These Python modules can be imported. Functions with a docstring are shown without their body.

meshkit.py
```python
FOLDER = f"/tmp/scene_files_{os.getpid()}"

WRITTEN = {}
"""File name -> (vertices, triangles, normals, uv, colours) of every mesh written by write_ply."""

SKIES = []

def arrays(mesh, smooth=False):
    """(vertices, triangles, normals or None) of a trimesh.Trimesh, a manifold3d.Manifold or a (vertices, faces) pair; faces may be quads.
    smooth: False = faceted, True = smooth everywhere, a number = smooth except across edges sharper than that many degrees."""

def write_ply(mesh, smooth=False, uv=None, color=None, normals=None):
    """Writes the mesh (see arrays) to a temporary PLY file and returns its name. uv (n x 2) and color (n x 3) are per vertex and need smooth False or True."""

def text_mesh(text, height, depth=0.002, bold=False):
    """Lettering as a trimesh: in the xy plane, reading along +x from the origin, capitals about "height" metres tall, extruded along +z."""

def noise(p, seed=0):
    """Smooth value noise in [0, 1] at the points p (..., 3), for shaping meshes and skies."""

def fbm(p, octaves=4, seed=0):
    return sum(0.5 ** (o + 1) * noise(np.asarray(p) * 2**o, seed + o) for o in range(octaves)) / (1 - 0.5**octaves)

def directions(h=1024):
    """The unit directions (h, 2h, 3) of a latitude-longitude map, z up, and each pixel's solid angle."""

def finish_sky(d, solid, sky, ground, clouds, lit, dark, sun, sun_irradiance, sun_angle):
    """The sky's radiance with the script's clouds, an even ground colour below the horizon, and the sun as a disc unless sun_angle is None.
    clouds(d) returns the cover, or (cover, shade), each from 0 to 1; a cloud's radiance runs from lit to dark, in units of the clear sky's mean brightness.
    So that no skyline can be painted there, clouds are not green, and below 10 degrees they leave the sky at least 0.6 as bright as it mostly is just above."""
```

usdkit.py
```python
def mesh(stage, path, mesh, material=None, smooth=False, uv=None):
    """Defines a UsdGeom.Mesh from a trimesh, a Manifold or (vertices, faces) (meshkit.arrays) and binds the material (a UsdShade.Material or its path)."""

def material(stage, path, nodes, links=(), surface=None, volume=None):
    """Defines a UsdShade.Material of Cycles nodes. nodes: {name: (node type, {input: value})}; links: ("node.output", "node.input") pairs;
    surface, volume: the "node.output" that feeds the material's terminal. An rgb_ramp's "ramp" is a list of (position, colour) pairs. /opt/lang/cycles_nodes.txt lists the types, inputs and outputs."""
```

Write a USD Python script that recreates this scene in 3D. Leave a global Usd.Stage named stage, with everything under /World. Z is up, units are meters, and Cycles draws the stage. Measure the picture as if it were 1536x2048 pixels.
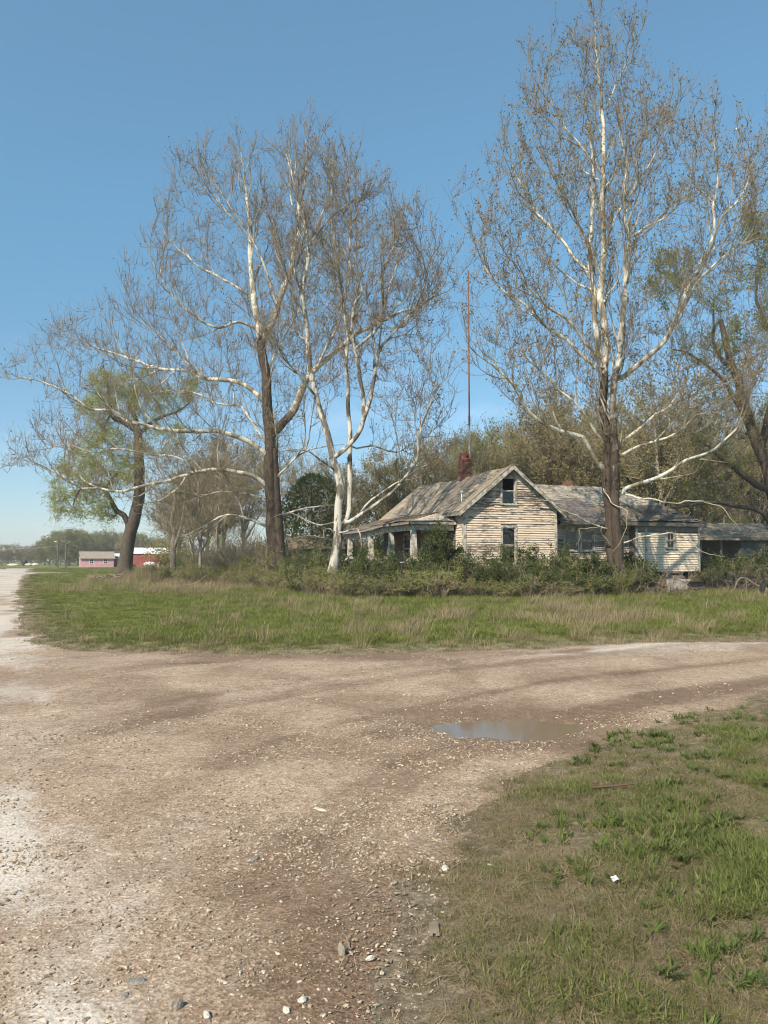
import math, random
import numpy as np
import shapely, shapely.geometry as sg
import trimesh
from scipy.spatial import cKDTree
from pxr import Usd, UsdGeom, UsdLux, UsdShade, Gf, Sdf, Vt
import usdkit, meshkit

stage = Usd.Stage.CreateInMemory()
UsdGeom.SetStageUpAxis(stage, 'Z')
UsdGeom.SetStageMetersPerUnit(stage, 1.0)
UsdGeom.Xform.Define(stage, '/World')
T = Sdf.ValueTypeNames

# ------------------------------------------------------------------ camera, sky, sun
EYE = 1.6
PITCH = math.atan(96 / 1536)
EXPOSURE = 0.74
SUN_DIR = np.array([-0.55, -0.82, 0.86]); SUN_DIR = SUN_DIR / np.linalg.norm(SUN_DIR)
SUN_ELEV = math.asin(SUN_DIR[2]); SUN_ROT = math.atan2(SUN_DIR[0], SUN_DIR[1])
cam = UsdGeom.Camera.Define(stage, '/World/camera')
cam.CreateHorizontalApertureAttr(36.0); cam.CreateVerticalApertureAttr(48.0)
cam.CreateFocalLengthAttr(36.0); cam.CreateFStopAttr(0.0)
cam.CreateClippingRangeAttr(Gf.Vec2f(0.05, 20000))
cam.AddTranslateOp().Set(Gf.Vec3d(0, 0, EYE))
cam.AddRotateXOp().Set(90 + math.degrees(PITCH))
cam.CreateExposureAttr(EXPOSURE)
sun = UsdLux.DistantLight.Define(stage, '/World/sun')
sun.CreateIntensityAttr(1.1); sun.CreateAngleAttr(0.55); sun.CreateNormalizeAttr(True)
sun.CreateColorAttr(Gf.Vec3f(1.0, 0.90, 0.76))
zax = Gf.Vec3d(*SUN_DIR)
sun.AddTransformOp().Set(Gf.Matrix4d().SetRotate(Gf.Rotation(Gf.Vec3d(0, 0, 1), zax)))
usdkit.material(stage, '/World/Looks/sky', {
    'sky': ('sky_texture', {'sky_type': 'single_scattering', 'sun_disc': False, 'sun_elevation': SUN_ELEV, 'sun_rotation': SUN_ROT,
                            'altitude': 100.0, 'air_density': 1.0, 'aerosol_density': 0.25, 'ozone_density': 2.5}),
    'co': ('texture_coordinate', {}), 'mp': ('mapping', {'scale': (3.0, 3.0, 11.0)}),
    'n': ('noise_texture', {'scale': 1.6, 'detail': 6.0, 'roughness': 0.6}),
    'r': ('map_range', {'from_min': 0.54, 'from_max': 0.85, 'to_min': 0.0, 'to_max': 0.28, 'clamp': True}),
    'sx': ('separate_xyz', {}),
    'lo': ('map_range', {'from_min': 0.05, 'from_max': 0.30, 'to_min': 1.0, 'to_max': 0.0, 'clamp': True}),
    'm': ('math', {'math_type': 'multiply'}),
    'mix': ('mix_color', {'b': (9.0, 9.0, 9.2), 'use_clamp': False, 'use_clamp_result': False}),
    'ti': ('mix_color', {'blend_type': 'multiply', 'fac': 1.0, 'use_clamp': False, 'use_clamp_result': False}),
    'el': ('rgb_ramp', {'ramp': [(0.0, (0.46, 0.465, 0.51)), (0.10, (0.46, 0.52, 0.54)), (0.26, (0.47, 0.61, 0.59)), (0.42, (0.60, 0.79, 0.72)), (0.6, (0.74, 0.90, 0.80)), (1.0, (0.76, 0.92, 0.82))]}),
    'bg': ('background_shader', {'strength': 0.145})},
    [('co.generated', 'mp.vector'), ('mp.vector', 'n.vector'), ('n.fac', 'r.value'), ('co.generated', 'sx.vector'), ('sx.z', 'lo.value'),
     ('r.result', 'm.value1'), ('lo.result', 'm.value2'), ('m.value', 'mix.fac'), ('sky.color', 'ti.a'), ('sx.z', 'el.fac'), ('el.color', 'ti.b'), ('ti.result', 'mix.a'), ('mix.result', 'bg.color')], surface='bg.background')
dome = UsdLux.DomeLight.Define(stage, '/World/sky')
UsdShade.MaterialBindingAPI.Apply(dome.GetPrim()).Bind(UsdShade.Material.Get(stage, '/World/Looks/sky'))
dome.GetPrim().SetCustomDataByKey('kind', 'structure')

# ------------------------------------------------------------------ helpers
rng = np.random.default_rng(7)
_F = np.array([0, math.cos(PITCH), math.sin(PITCH)]); _U = np.array([0, -math.sin(PITCH), math.cos(PITCH)])

def ray(px, py):
    return _F + (px - 768) / 1536 * np.array([1.0, 0, 0]) + (1024 - py) / 1536 * _U

def at(px, py, depth):
    d = ray(px, py)
    return np.array([0, 0, EYE]) + d * (depth / d[1])

def gnd(px, py):
    d = ray(px, py)
    p = np.array([0, 0, EYE]) + d * (-EYE / d[2])
    return p[:2]

used = {}
def numbered(path):
    n = used.get(path, -1) + 1
    used[path] = n
    return path if n == 0 else f'{path}_{n:03d}'

def tag(prim, label=None, cat=None, group=None, kind=None):
    p = prim.GetPrim() if hasattr(prim, 'GetPrim') else prim
    for k, v in (('label', label), ('category', cat), ('group', group), ('kind', kind)):
        if v: p.SetCustomDataByKey(k, v)
    return p

def thing(name, label, cat, loc=(0, 0, 0), rotz=0.0, group=None, scale=None, kind=None):
    x = UsdGeom.Xform.Define(stage, numbered('/World/' + name))
    x.AddTranslateOp().Set(Gf.Vec3d(*map(float, loc)))
    if rotz: x.AddRotateZOp().Set(float(math.degrees(rotz)))
    if scale is not None:
        x.AddScaleOp().Set(Gf.Vec3f(*(map(float, scale) if np.ndim(scale) else (float(scale),) * 3)))
    return tag(x, label, cat, group, kind)

def mesh(name, m, mat, parent=None, smooth=False, attrs=None, label=None, cat=None, group=None, kind=None):
    base = (str(parent.GetPath()) if parent is not None else '/World') + '/' + name
    p = usdkit.mesh(stage, numbered(base), m, '/World/Looks/' + mat, smooth=smooth)
    for k, v in (attrs or {}).items():
        UsdGeom.PrimvarsAPI(p).CreatePrimvar(k, T.FloatArray, 'vertex').Set(Vt.FloatArray.FromNumpy(np.asarray(v, np.float32)))
    return tag(p, label, cat, group, kind)

def copy_of(src, name, label, loc, rotz=0.0, scale=1.0, group=None):
    x = UsdGeom.Xform.Define(stage, numbered('/World/' + name))
    x.AddTranslateOp().Set(Gf.Vec3d(*map(float, loc)))
    x.AddRotateZOp().Set(float(math.degrees(rotz)))
    x.AddScaleOp().Set(Gf.Vec3f(*(map(float, scale) if np.ndim(scale) else (float(scale),) * 3)))
    x.GetPrim().GetReferences().AddInternalReference(src.GetPath()); x.GetPrim().SetInstanceable(True)
    return tag(x, label, src.GetCustomDataByKey('category'), group)

class Soup:
    def __init__(s): s.v, s.f, s.a, s.n = [], [], {}, 0
    def add(s, v, f, **attrs):
        v = np.asarray(v, float); f = np.asarray(f, int)
        if f.shape[1] == 4: f = np.vstack([f[:, [0, 1, 2]], f[:, [0, 2, 3]]])
        s.v.append(v); s.f.append(f + s.n); s.n += len(v)
        for k, x in attrs.items(): s.a.setdefault(k, []).append(np.broadcast_to(np.asarray(x, float), (len(v),)))
        return s
    def box(s, a, b, **attrs):
        (x0, y0, z0), (x1, y1, z1) = a, b
        v = [(x0, y0, z0), (x1, y0, z0), (x1, y1, z0), (x0, y1, z0), (x0, y0, z1), (x1, y0, z1), (x1, y1, z1), (x0, y1, z1)]
        f = [(0, 3, 2, 1), (4, 5, 6, 7), (0, 1, 5, 4), (1, 2, 6, 5), (2, 3, 7, 6), (3, 0, 4, 7)]
        return s.add(v, f, **attrs)
    def beam(s, p, q, w, h, up=(0, 0, 1), **attrs):
        """a bar of section w x h from p to q"""
        p, q = np.asarray(p, float), np.asarray(q, float); t = q - p; t /= np.linalg.norm(t)
        if abs(np.dot(t, np.asarray(up, float))) > .98: up = (0, 1, 0) if abs(t[1]) < .9 else (1, 0, 0)
        a = np.cross(t, up); a /= np.linalg.norm(a); b = np.cross(a, t)
        v = [c + i * a * w / 2 + j * b * h / 2 for c in (p, q) for i, j in ((-1, -1), (1, -1), (1, 1), (-1, 1))]
        return s.add(v, [(0, 1, 2, 3), (7, 6, 5, 4), (0, 4, 5, 1), (1, 5, 6, 2), (2, 6, 7, 3), (3, 7, 4, 0)], **attrs)
    def mesh(s, m, **attrs): return s.add(np.array(m.vertices), np.array(m.faces), **attrs)
    def tube(s, pts, rad, sides, **attrs):
        v, f = tube(pts, rad, sides)
        at_ = {k: (np.repeat(np.asarray(x, float), sides) if np.ndim(x) else x) for k, x in attrs.items()}
        return s.add(v, f, **at_)
    @property
    def data(s): return np.vstack(s.v), np.vstack(s.f)
    def attrs(s): return {k: np.concatenate(x) for k, x in s.a.items()}
    def make(s, name, mat, parent=None, **kw):
        return mesh(name, s.data, mat, parent, attrs=s.attrs(), **kw)

def tube(pts, rad, sides):
    p = np.asarray(pts, float); n = len(p)
    rad = np.broadcast_to(np.asarray(rad, float), (n,))
    t = np.gradient(p, axis=0); t /= np.linalg.norm(t, axis=1, keepdims=True) + 1e-12
    a = np.cross(t[0], (0, 0, 1.0) if abs(t[0, 2]) < 0.9 else (1.0, 0, 0)); a /= np.linalg.norm(a)
    A = np.empty_like(p)
    for i in range(n):
        a = a - t[i] * a.dot(t[i]); a /= np.linalg.norm(a) + 1e-12; A[i] = a
    B = np.cross(t, A)
    ang = np.arange(sides) * 2 * np.pi / sides
    v = p[:, None] + rad[:, None, None] * (np.cos(ang)[None, :, None] * A[:, None] + np.sin(ang)[None, :, None] * B[:, None])
    i, j = np.meshgrid(np.arange(n - 1), np.arange(sides), indexing='ij')
    q = np.stack([i * sides + j, i * sides + (j + 1) % sides, (i + 1) * sides + (j + 1) % sides, (i + 1) * sides + j], -1).reshape(-1, 4)
    return v.reshape(-1, 3), np.vstack([q[:, [0, 1, 2]], q[:, [0, 2, 3]]])

def many_tubes(P, R, sides=3):
    """P (m,k,3) polylines of equal length with radii R (m,k): all as thin tubes at once."""
    m, k, _ = P.shape
    t = np.gradient(P, axis=1); t /= np.linalg.norm(t, axis=2, keepdims=True) + 1e-12
    ref = np.where(np.abs(t[:, :1, 2:]) < 0.9, np.array([0, 0, 1.0]), np.array([1.0, 0, 0]))
    a = np.cross(t, np.broadcast_to(ref, t.shape)); a /= np.linalg.norm(a, axis=2, keepdims=True) + 1e-12
    b = np.cross(t, a)
    ang = np.arange(sides) * 2 * np.pi / sides
    v = P[:, :, None] + R[:, :, None, None] * (np.cos(ang)[None, None, :, None] * a[:, :, None] + np.sin(ang)[None, None, :, None] * b[:, :, None])
    i, j = np.meshgrid(np.arange(k - 1), np.arange(sides), indexing='ij')
    q = np.stack([i * sides + j, i * sides + (j + 1) % sides, (i + 1) * sides + (j + 1) % sides, (i + 1) * sides + j], -1).reshape(-1, 4)
    q = np.vstack([q[:, [0, 1, 2]], q[:, [0, 2, 3]]])
    f = (q[None] + (np.arange(m) * k * sides)[:, None, None]).reshape(-1, 3)
    return v.reshape(-1, 3), f, np.repeat(R.reshape(-1), sides)

def unit(v): return v / (np.linalg.norm(v, axis=-1, keepdims=True) + 1e-12)

def leaf_quads(pos, size, r, up=0.3, narrow=0.55):
    """small two-triangle folded leaves with random facing at pos (n,3)"""
    n = len(pos)
    d = unit(r.normal(size=(n, 3)) + np.array([0, 0, up])); e = unit(np.cross(d, r.normal(size=(n, 3))))
    nrm = np.cross(d, e); s = np.asarray(size).reshape(-1, 1) * np.ones((n, 1))
    a = pos; c = pos + d * s
    m = pos + d * s * 0.5 + nrm * s * 0.1
    v = np.stack([a, m + e * s * narrow / 2, c, m - e * s * narrow / 2], 1).reshape(-1, 3)
    f = (np.array([[0, 1, 2], [0, 2, 3]])[None] + (np.arange(n) * 4)[:, None, None]).reshape(-1, 3)
    return v, f

def catmull(P, step):
    P = np.asarray(P, float)
    Q = np.vstack([2 * P[0] - P[1], P, 2 * P[-1] - P[-2]]); out = []
    for i in range(1, len(Q) - 2):
        n = max(2, int(np.linalg.norm(Q[i + 1] - Q[i]) / step))
        t = np.linspace(0, 1, n, endpoint=False)[:, None]
        a, b, c, d = Q[i - 1], Q[i], Q[i + 1], Q[i + 2]
        out.append(0.5 * (2 * b + (c - a) * t + (2 * a - 5 * b + 4 * c - d) * t**2 + (-a + 3 * b - 3 * c + d) * t**3))
    out.append(P[-1:])
    return np.vstack(out)

def scatter(name, protos, pos, yaw, scale, idx, label=None, cat=None, tilt=None, parent=None, kind='stuff'):
    path = numbered('/World/' + name)
    pi = UsdGeom.PointInstancer.Define(stage, path)
    for k, (m, mat, sm) in enumerate(protos):
        usdkit.mesh(stage, f'{path}/variant_{k:03d}', m, '/World/Looks/' + mat, smooth=sm)
    pi.CreatePrototypesRel().SetTargets([f'{path}/variant_{k:03d}' for k in range(len(protos))])
    n = len(pos)
    pi.CreateProtoIndicesAttr(Vt.IntArray.FromNumpy(np.asarray(idx, np.int32)))
    pi.CreatePositionsAttr(Vt.Vec3fArray.FromNumpy(np.asarray(pos, np.float32)))
    sc = np.asarray(scale, np.float32); sc = np.repeat(sc[:, None], 3, 1) if sc.ndim == 1 else sc
    pi.CreateScalesAttr(Vt.Vec3fArray.FromNumpy(sc))
    q = np.stack([np.cos(yaw / 2), 0 * yaw, 0 * yaw, np.sin(yaw / 2)], 1)
    if tilt is not None:
        ta, tp = tilt
        q2 = np.stack([np.cos(ta / 2), np.sin(ta / 2) * np.cos(tp), np.sin(ta / 2) * np.sin(tp), 0 * ta], 1)
        w1, x1, y1, z1 = q2.T; w2, x2, y2, z2 = q.T
        q = np.stack([w1*w2-x1*x2-y1*y2-z1*z2, w1*x2+x1*w2+y1*z2-z1*y2, w1*y2-x1*z2+y1*w2+z1*x2, w1*z2+x1*y2-y1*x2+z1*w2], 1)
    pi.CreateOrientationsAttr(Vt.QuathArray([Gf.Quath(float(a), float(b), float(c), float(d)) for a, b, c, d in q]))
    return tag(pi, label, cat, None, kind)

# ------------------------------------------------------------------ materials
def M(name, nodes, links, surface='p.BSDF'):
    return usdkit.material(stage, '/World/Looks/' + name, nodes, links, surface=surface)

def simple(name, c0, c1, scale=6.0, rough=0.8, bump=0.0, bscale=40.0, stretch=(1, 1, 1), rnd=0.25, spec=0.3, mid=(0.35, 0.65), metallic=0.0, detail=6.0):
    """two-colour noise in object space, with each object's own slight tone"""
    n = {'co': ('texture_coordinate', {}), 'mp': ('mapping', {'scale': stretch}), 'n': ('noise_texture', {'scale': scale, 'detail': detail, 'roughness': 0.62}),
         'r': ('rgb_ramp', {'ramp': [(0, c0), (mid[0], c0), (mid[1], c1), (1, c1)]}),
         'oi': ('object_info', {}), 'mr': ('map_range', {'to_min': 1 - rnd, 'to_max': 1 + rnd}), 'hv': ('hsv', {}),
         'p': ('principled_bsdf', {'roughness': rough, 'specular_ior_level': spec, 'metallic': metallic})}
    l = [('co.object', 'mp.vector'), ('mp.vector', 'n.vector'), ('n.fac', 'r.fac'), ('oi.random', 'mr.value'), ('mr.result', 'hv.value'), ('r.color', 'hv.color'), ('hv.color', 'p.base_color')]
    if bump:
        n['bn'] = ('noise_texture', {'scale': bscale, 'detail': 5.0}); n['bp'] = ('bump', {'strength': bump, 'distance': 0.02})
        l += [('mp.vector', 'bn.vector'), ('bn.fac', 'bp.height'), ('bp.normal', 'p.normal')]
    return M(name, n, l)

def leafy(name, ramp, trans=0.35, island=True, objrnd=0.2, rough=0.55):
    n = {'g': ('geometry', {}), 'oi': ('object_info', {}), 'r': ('rgb_ramp', {'ramp': ramp}),
         'mr': ('map_range', {'to_min': 1 - objrnd, 'to_max': 1 + objrnd}), 'hv': ('hsv', {}),
         'p': ('principled_bsdf', {'roughness': rough, 'specular_ior_level': 0.25}), 't': ('translucent_bsdf', {}), 'x': ('mix_closure', {'fac': trans})}
    l = [('g.random_per_island' if island else 'oi.random', 'r.fac'), ('oi.random', 'mr.value'), ('mr.result', 'hv.value'), ('r.color', 'hv.color'),
         ('hv.color', 'p.base_color'), ('hv.color', 't.color'), ('p.BSDF', 'x.closure1'), ('t.BSDF', 'x.closure2')]
    return M(name, n, l, 'x.closure')

# bark: 'girth' (radius in metres) and 'brown' (0 pale upper bark .. 1 brown flaky bark) come from the branches themselves
def bark(name, pale, blotch, brown0, brown1, twig, bl_at=(0.50, 0.60), sc=2.2):
    n = {'co': ('geometry', {}), 'gi': ('attribute', {'attribute': 'girth'}), 'br': ('attribute', {'attribute': 'brown'}),
         'mp': ('mapping', {'scale': (1, 1, 0.45)}), 'mp2': ('mapping', {'scale': (1, 1, 0.22)}),
         'n1': ('noise_texture', {'scale': sc, 'detail': 5.0, 'roughness': 0.55}), 'r1': ('rgb_ramp', {'ramp': [(0, pale), (bl_at[0], pale), (bl_at[1], blotch), (1, blotch)]}),
         'n2': ('noise_texture', {'scale': 14.0, 'detail': 6.0, 'roughness': 0.7}), 'r2': ('rgb_ramp', {'ramp': [(0.3, brown0), (0.7, brown1)]}),
         'n3': ('noise_texture', {'scale': 3.0, 'detail': 4.0}), 'ad': ('math', {'math_type': 'add'}),
         'bs': ('map_range', {'from_min': 0.85, 'from_max': 1.15, 'to_min': 0.0, 'to_max': 1.0, 'clamp': True}),
         'mx': ('mix_color', {}), 'tw': ('map_range', {'from_min': 0.013, 'from_max': 0.045, 'to_min': 1.0, 'to_max': 0.0, 'clamp': True}), 'mt': ('mix_color', {'b': twig}),
         'bp': ('bump', {'strength': 0.8, 'distance': 0.03}),
         'p': ('principled_bsdf', {'roughness': 0.85, 'specular_ior_level': 0.2})}
    l = [('co.position', 'mp.vector'), ('co.position', 'mp2.vector'), ('mp.vector', 'n1.vector'), ('n1.fac', 'r1.fac'), ('mp2.vector', 'n2.vector'), ('n2.fac', 'r2.fac'),
         ('co.position', 'n3.vector'), ('n3.fac', 'ad.value1'), ('br.fac', 'ad.value2'), ('ad.value', 'bs.value'), ('bs.result', 'mx.fac'), ('r1.color', 'mx.a'), ('r2.color', 'mx.b'),
         ('gi.fac', 'tw.value'), ('tw.result', 'mt.fac'), ('mx.result', 'mt.a'), ('mt.result', 'p.base_color'), ('n2.fac', 'bp.height'), ('bp.normal', 'p.normal')]
    return M(name, n, l)

bark('sycamore_bark', (0.58, 0.54, 0.45), (0.22, 0.19, 0.135), (0.028, 0.021, 0.015), (0.105, 0.08, 0.057), (0.19, 0.155, 0.10), bl_at=(0.46, 0.56))
bark('white_sycamore_bark', (0.45, 0.42, 0.355), (0.13, 0.11, 0.085), (0.05, 0.042, 0.033), (0.26, 0.23, 0.18), (0.19, 0.155, 0.105), bl_at=(0.46, 0.54), sc=3.4)
bark('dark_bark', (0.11, 0.085, 0.06), (0.07, 0.052, 0.038), (0.04, 0.031, 0.024), (0.13, 0.10, 0.075), (0.13, 0.105, 0.07))
bark('grey_bark', (0.29, 0.25, 0.20), (0.19, 0.16, 0.125), (0.11, 0.09, 0.07), (0.25, 0.21, 0.165), (0.27, 0.225, 0.15))
leafy('sycamore_buds', [(0, (0.22, 0.155, 0.075)), (0.3, (0.31, 0.255, 0.11)), (0.6, (0.36, 0.335, 0.11)), (1, (0.36, 0.37, 0.11))], 0.3)
leafy('brown_buds', [(0, (0.19, 0.12, 0.07)), (0.6, (0.27, 0.19, 0.11)), (1, (0.29, 0.25, 0.11))], 0.25)
leafy('willow_leaves', [(0, (0.29, 0.30, 0.07)), (0.5, (0.41, 0.41, 0.105)), (1, (0.50, 0.48, 0.15))], 0.4)
leafy('fresh_leaves', [(0, (0.19, 0.21, 0.045)), (0.5, (0.28, 0.32, 0.07)), (1, (0.38, 0.40, 0.11))], 0.4)
leafy('olive_leaves', [(0, (0.25, 0.21, 0.08)), (0.5, (0.34, 0.31, 0.105)), (1, (0.39, 0.385, 0.135))], 0.35)
leafy('hazy_leaves', [(0, (0.23, 0.22, 0.08)), (0.5, (0.31, 0.31, 0.11)), (1, (0.38, 0.37, 0.15))], 0.35)
leafy('shrub_leaves', [(0, (0.085, 0.11, 0.026)), (0.5, (0.15, 0.18, 0.042)), (0.85, (0.23, 0.25, 0.068)), (1, (0.33, 0.29, 0.12))], 0.45)
leafy('cedar_leaves', [(0, (0.07, 0.095, 0.025)), (1, (0.14, 0.17, 0.05))], 0.15)
leafy('green_grass', [(0, (0.15, 0.17, 0.045)), (0.5, (0.235, 0.255, 0.075)), (0.7, (0.33, 0.31, 0.125)), (1, (0.54, 0.45, 0.28))], 0.35, objrnd=0.3)
leafy('short_grass', [(0, (0.13, 0.135, 0.04)), (0.35, (0.26, 0.26, 0.085)), (0.6, (0.42, 0.37, 0.185)), (1, (0.68, 0.59, 0.40))], 0.3, objrnd=0.3)
leafy('dry_grass', [(0, (0.28, 0.215, 0.125)), (0.6, (0.45, 0.37, 0.235)), (1, (0.60, 0.51, 0.36))], 0.25, objrnd=0.25)
leafy('field_grass', [(0, (0.17, 0.185, 0.046)), (0.5, (0.27, 0.28, 0.075)), (0.8, (0.37, 0.36, 0.125)), (1, (0.52, 0.45, 0.24))], 0.35, objrnd=0.32)
leafy('weed_leaves', [(0, (0.095, 0.125, 0.03)), (0.6, (0.145, 0.175, 0.044)), (1, (0.21, 0.225, 0.07))], 0.3, objrnd=0.2)
simple('stick_wood', (0.16, 0.12, 0.085), (0.30, 0.235, 0.165), 5, rnd=0.35)
simple('bare_wood', (0.13, 0.105, 0.08), (0.27, 0.225, 0.175), 3.0, stretch=(1, 1, 1), bump=0.3)
# peeling cream paint on weathered clapboard
M('clapboard_paint', {
    'co': ('texture_coordinate', {}), 'mp': ('mapping', {'scale': (1.0, 1.0, 5.0)}), 'mg': ('mapping', {'scale': (1.2, 1.2, 30.0)}),
    'n': ('noise_texture', {'scale': 2.2, 'detail': 8.0, 'roughness': 0.72}), 'g': ('noise_texture', {'scale': 3.0, 'detail': 4.0}),
    'b': ('noise_texture', {'scale': 0.55, 'detail': 3.0}), 'oi': ('object_info', {}),
    'a1': ('math', {'math_type': 'multiply_add', 'value2': 0.55}), 'a2': ('math', {'math_type': 'multiply_add', 'value2': 0.10}),
    'f': ('map_range', {'from_min': 0.80, 'from_max': 0.93, 'to_min': 0.0, 'to_max': 1.0, 'clamp': True}),
    'paint': ('rgb_ramp', {'ramp': [(0.3, (0.53, 0.43, 0.325)), (0.7, (0.68, 0.56, 0.43))]}),
    'wood': ('rgb_ramp', {'ramp': [(0.3, (0.085, 0.065, 0.05)), (0.7, (0.24, 0.19, 0.145))]}),
    'mx': ('mix_color', {}), 'bp': ('bump', {'strength': 0.5, 'distance': 0.01}),
    'p': ('principled_bsdf', {'roughness': 0.75, 'specular_ior_level': 0.3})},
    [('co.object', 'mp.vector'), ('co.object', 'mg.vector'), ('mp.vector', 'n.vector'), ('mg.vector', 'g.vector'), ('co.object', 'b.vector'),
     ('b.fac', 'a1.value1'), ('n.fac', 'a1.value3'), ('oi.random', 'a2.value1'), ('a1.value', 'a2.value3'), ('a2.value', 'f.value'),
     ('g.fac', 'paint.fac'), ('g.fac', 'wood.fac'), ('f.result', 'mx.fac'), ('paint.color', 'mx.a'), ('wood.color', 'mx.b'), ('mx.result', 'p.base_color'), ('n.fac', 'bp.height'), ('bp.normal', 'p.normal')])
M('clapboard_cream', {
    'co': ('texture_coordinate', {}), 'mp': ('mapping', {'scale': (1.0, 1.0, 5.0)}), 'mg': ('mapping', {'scale': (1.2, 1.2, 30.0)}),
    'n': ('noise_texture', {'scale': 2.2, 'detail': 8.0, 'roughness': 0.72}), 'g': ('noise_texture', {'scale': 3.0, 'detail': 4.0}),
    'b': ('noise_texture', {'scale': 0.55, 'detail': 3.0}), 'oi': ('object_info', {}),
    'a1': ('math', {'math_type': 'multiply_add', 'value2': 0.55}), 'a2': ('math', {'math_type': 'multiply_add', 'value2': 0.10}),
    'f': ('map_range', {'from_min': 0.90, 'from_max': 1.02, 'to_min': 0.0, 'to_max': 1.0, 'clamp': True}),
    'paint': ('rgb_ramp', {'ramp': [(0.3, (0.70, 0.57, 0.42)), (0.7, (0.82, 0.68, 0.515))]}),
    'wood': ('rgb_ramp', {'ramp': [(0.3, (0.085, 0.065, 0.05)), (0.7, (0.24, 0.19, 0.145))]}),
    'mx': ('mix_color', {}), 'bp': ('bump', {'strength': 0.5, 'distance': 0.01}),
    'p': ('principled_bsdf', {'roughness': 0.75, 'specular_ior_level': 0.3})},
    [('co.object', 'mp.vector'), ('co.object', 'mg.vector'), ('mp.vector', 'n.vector'), ('mg.vector', 'g.vector'), ('co.object', 'b.vector'),
     ('b.fac', 'a1.value1'), ('n.fac', 'a1.value3'), ('oi.random', 'a2.value1'), ('a1.value', 'a2.value3'), ('a2.value', 'f.value'),
     ('g.fac', 'paint.fac'), ('g.fac', 'wood.fac'), ('f.result', 'mx.fac'), ('paint.color', 'mx.a'), ('wood.color', 'mx.b'), ('mx.result', 'p.base_color'), ('n.fac', 'bp.height'), ('bp.normal', 'p.normal')])
M('trim_paint', {
    'co': ('texture_coordinate', {}), 'n': ('noise_texture', {'scale': 4.5, 'detail': 8.0, 'roughness': 0.7}),
    'r': ('rgb_ramp', {'ramp': [(0.44, (0.50, 0.465, 0.395)), (0.58, (0.20, 0.17, 0.135)), (0.8, (0.11, 0.09, 0.07))]}),
    'bp': ('bump', {'strength': 0.4, 'distance': 0.01}), 'p': ('principled_bsdf', {'roughness': 0.7})},
    [('co.object', 'n.vector'), ('n.fac', 'r.fac'), ('r.color', 'p.base_color'), ('n.fac', 'bp.height'), ('bp.normal', 'p.normal')])
def shingle_mat(name, ramp):
    M(name, {'g': ('geometry', {}), 'r': ('rgb_ramp', {'ramp': ramp}), 'co': ('texture_coordinate', {}),
             'n': ('noise_texture', {'scale': 1.3, 'detail': 7.0, 'roughness': 0.7}), 'm2': ('map_range', {'from_min': 0.3, 'from_max': 0.7, 'to_min': 0.55, 'to_max': 1.25}),
             'hv': ('hsv', {}), 'n2': ('noise_texture', {'scale': 60.0, 'detail': 3.0}), 'bp': ('bump', {'strength': 0.5, 'distance': 0.01}),
             'p': ('principled_bsdf', {'roughness': 0.9, 'specular_ior_level': 0.2})},
      [('g.random_per_island', 'r.fac'), ('co.object', 'n.vector'), ('n.fac', 'm2.value'), ('m2.result', 'hv.value'), ('r.color', 'hv.color'), ('hv.color', 'p.base_color'),
       ('co.object', 'n2.vector'), ('n2.fac', 'bp.height'), ('bp.normal', 'p.normal')])
shingle_mat('roof_shingles', [(0, (0.32, 0.268, 0.20)), (0.5, (0.43, 0.365, 0.28)), (0.9, (0.53, 0.455, 0.36)), (1, (0.20, 0.165, 0.125))])
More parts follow.
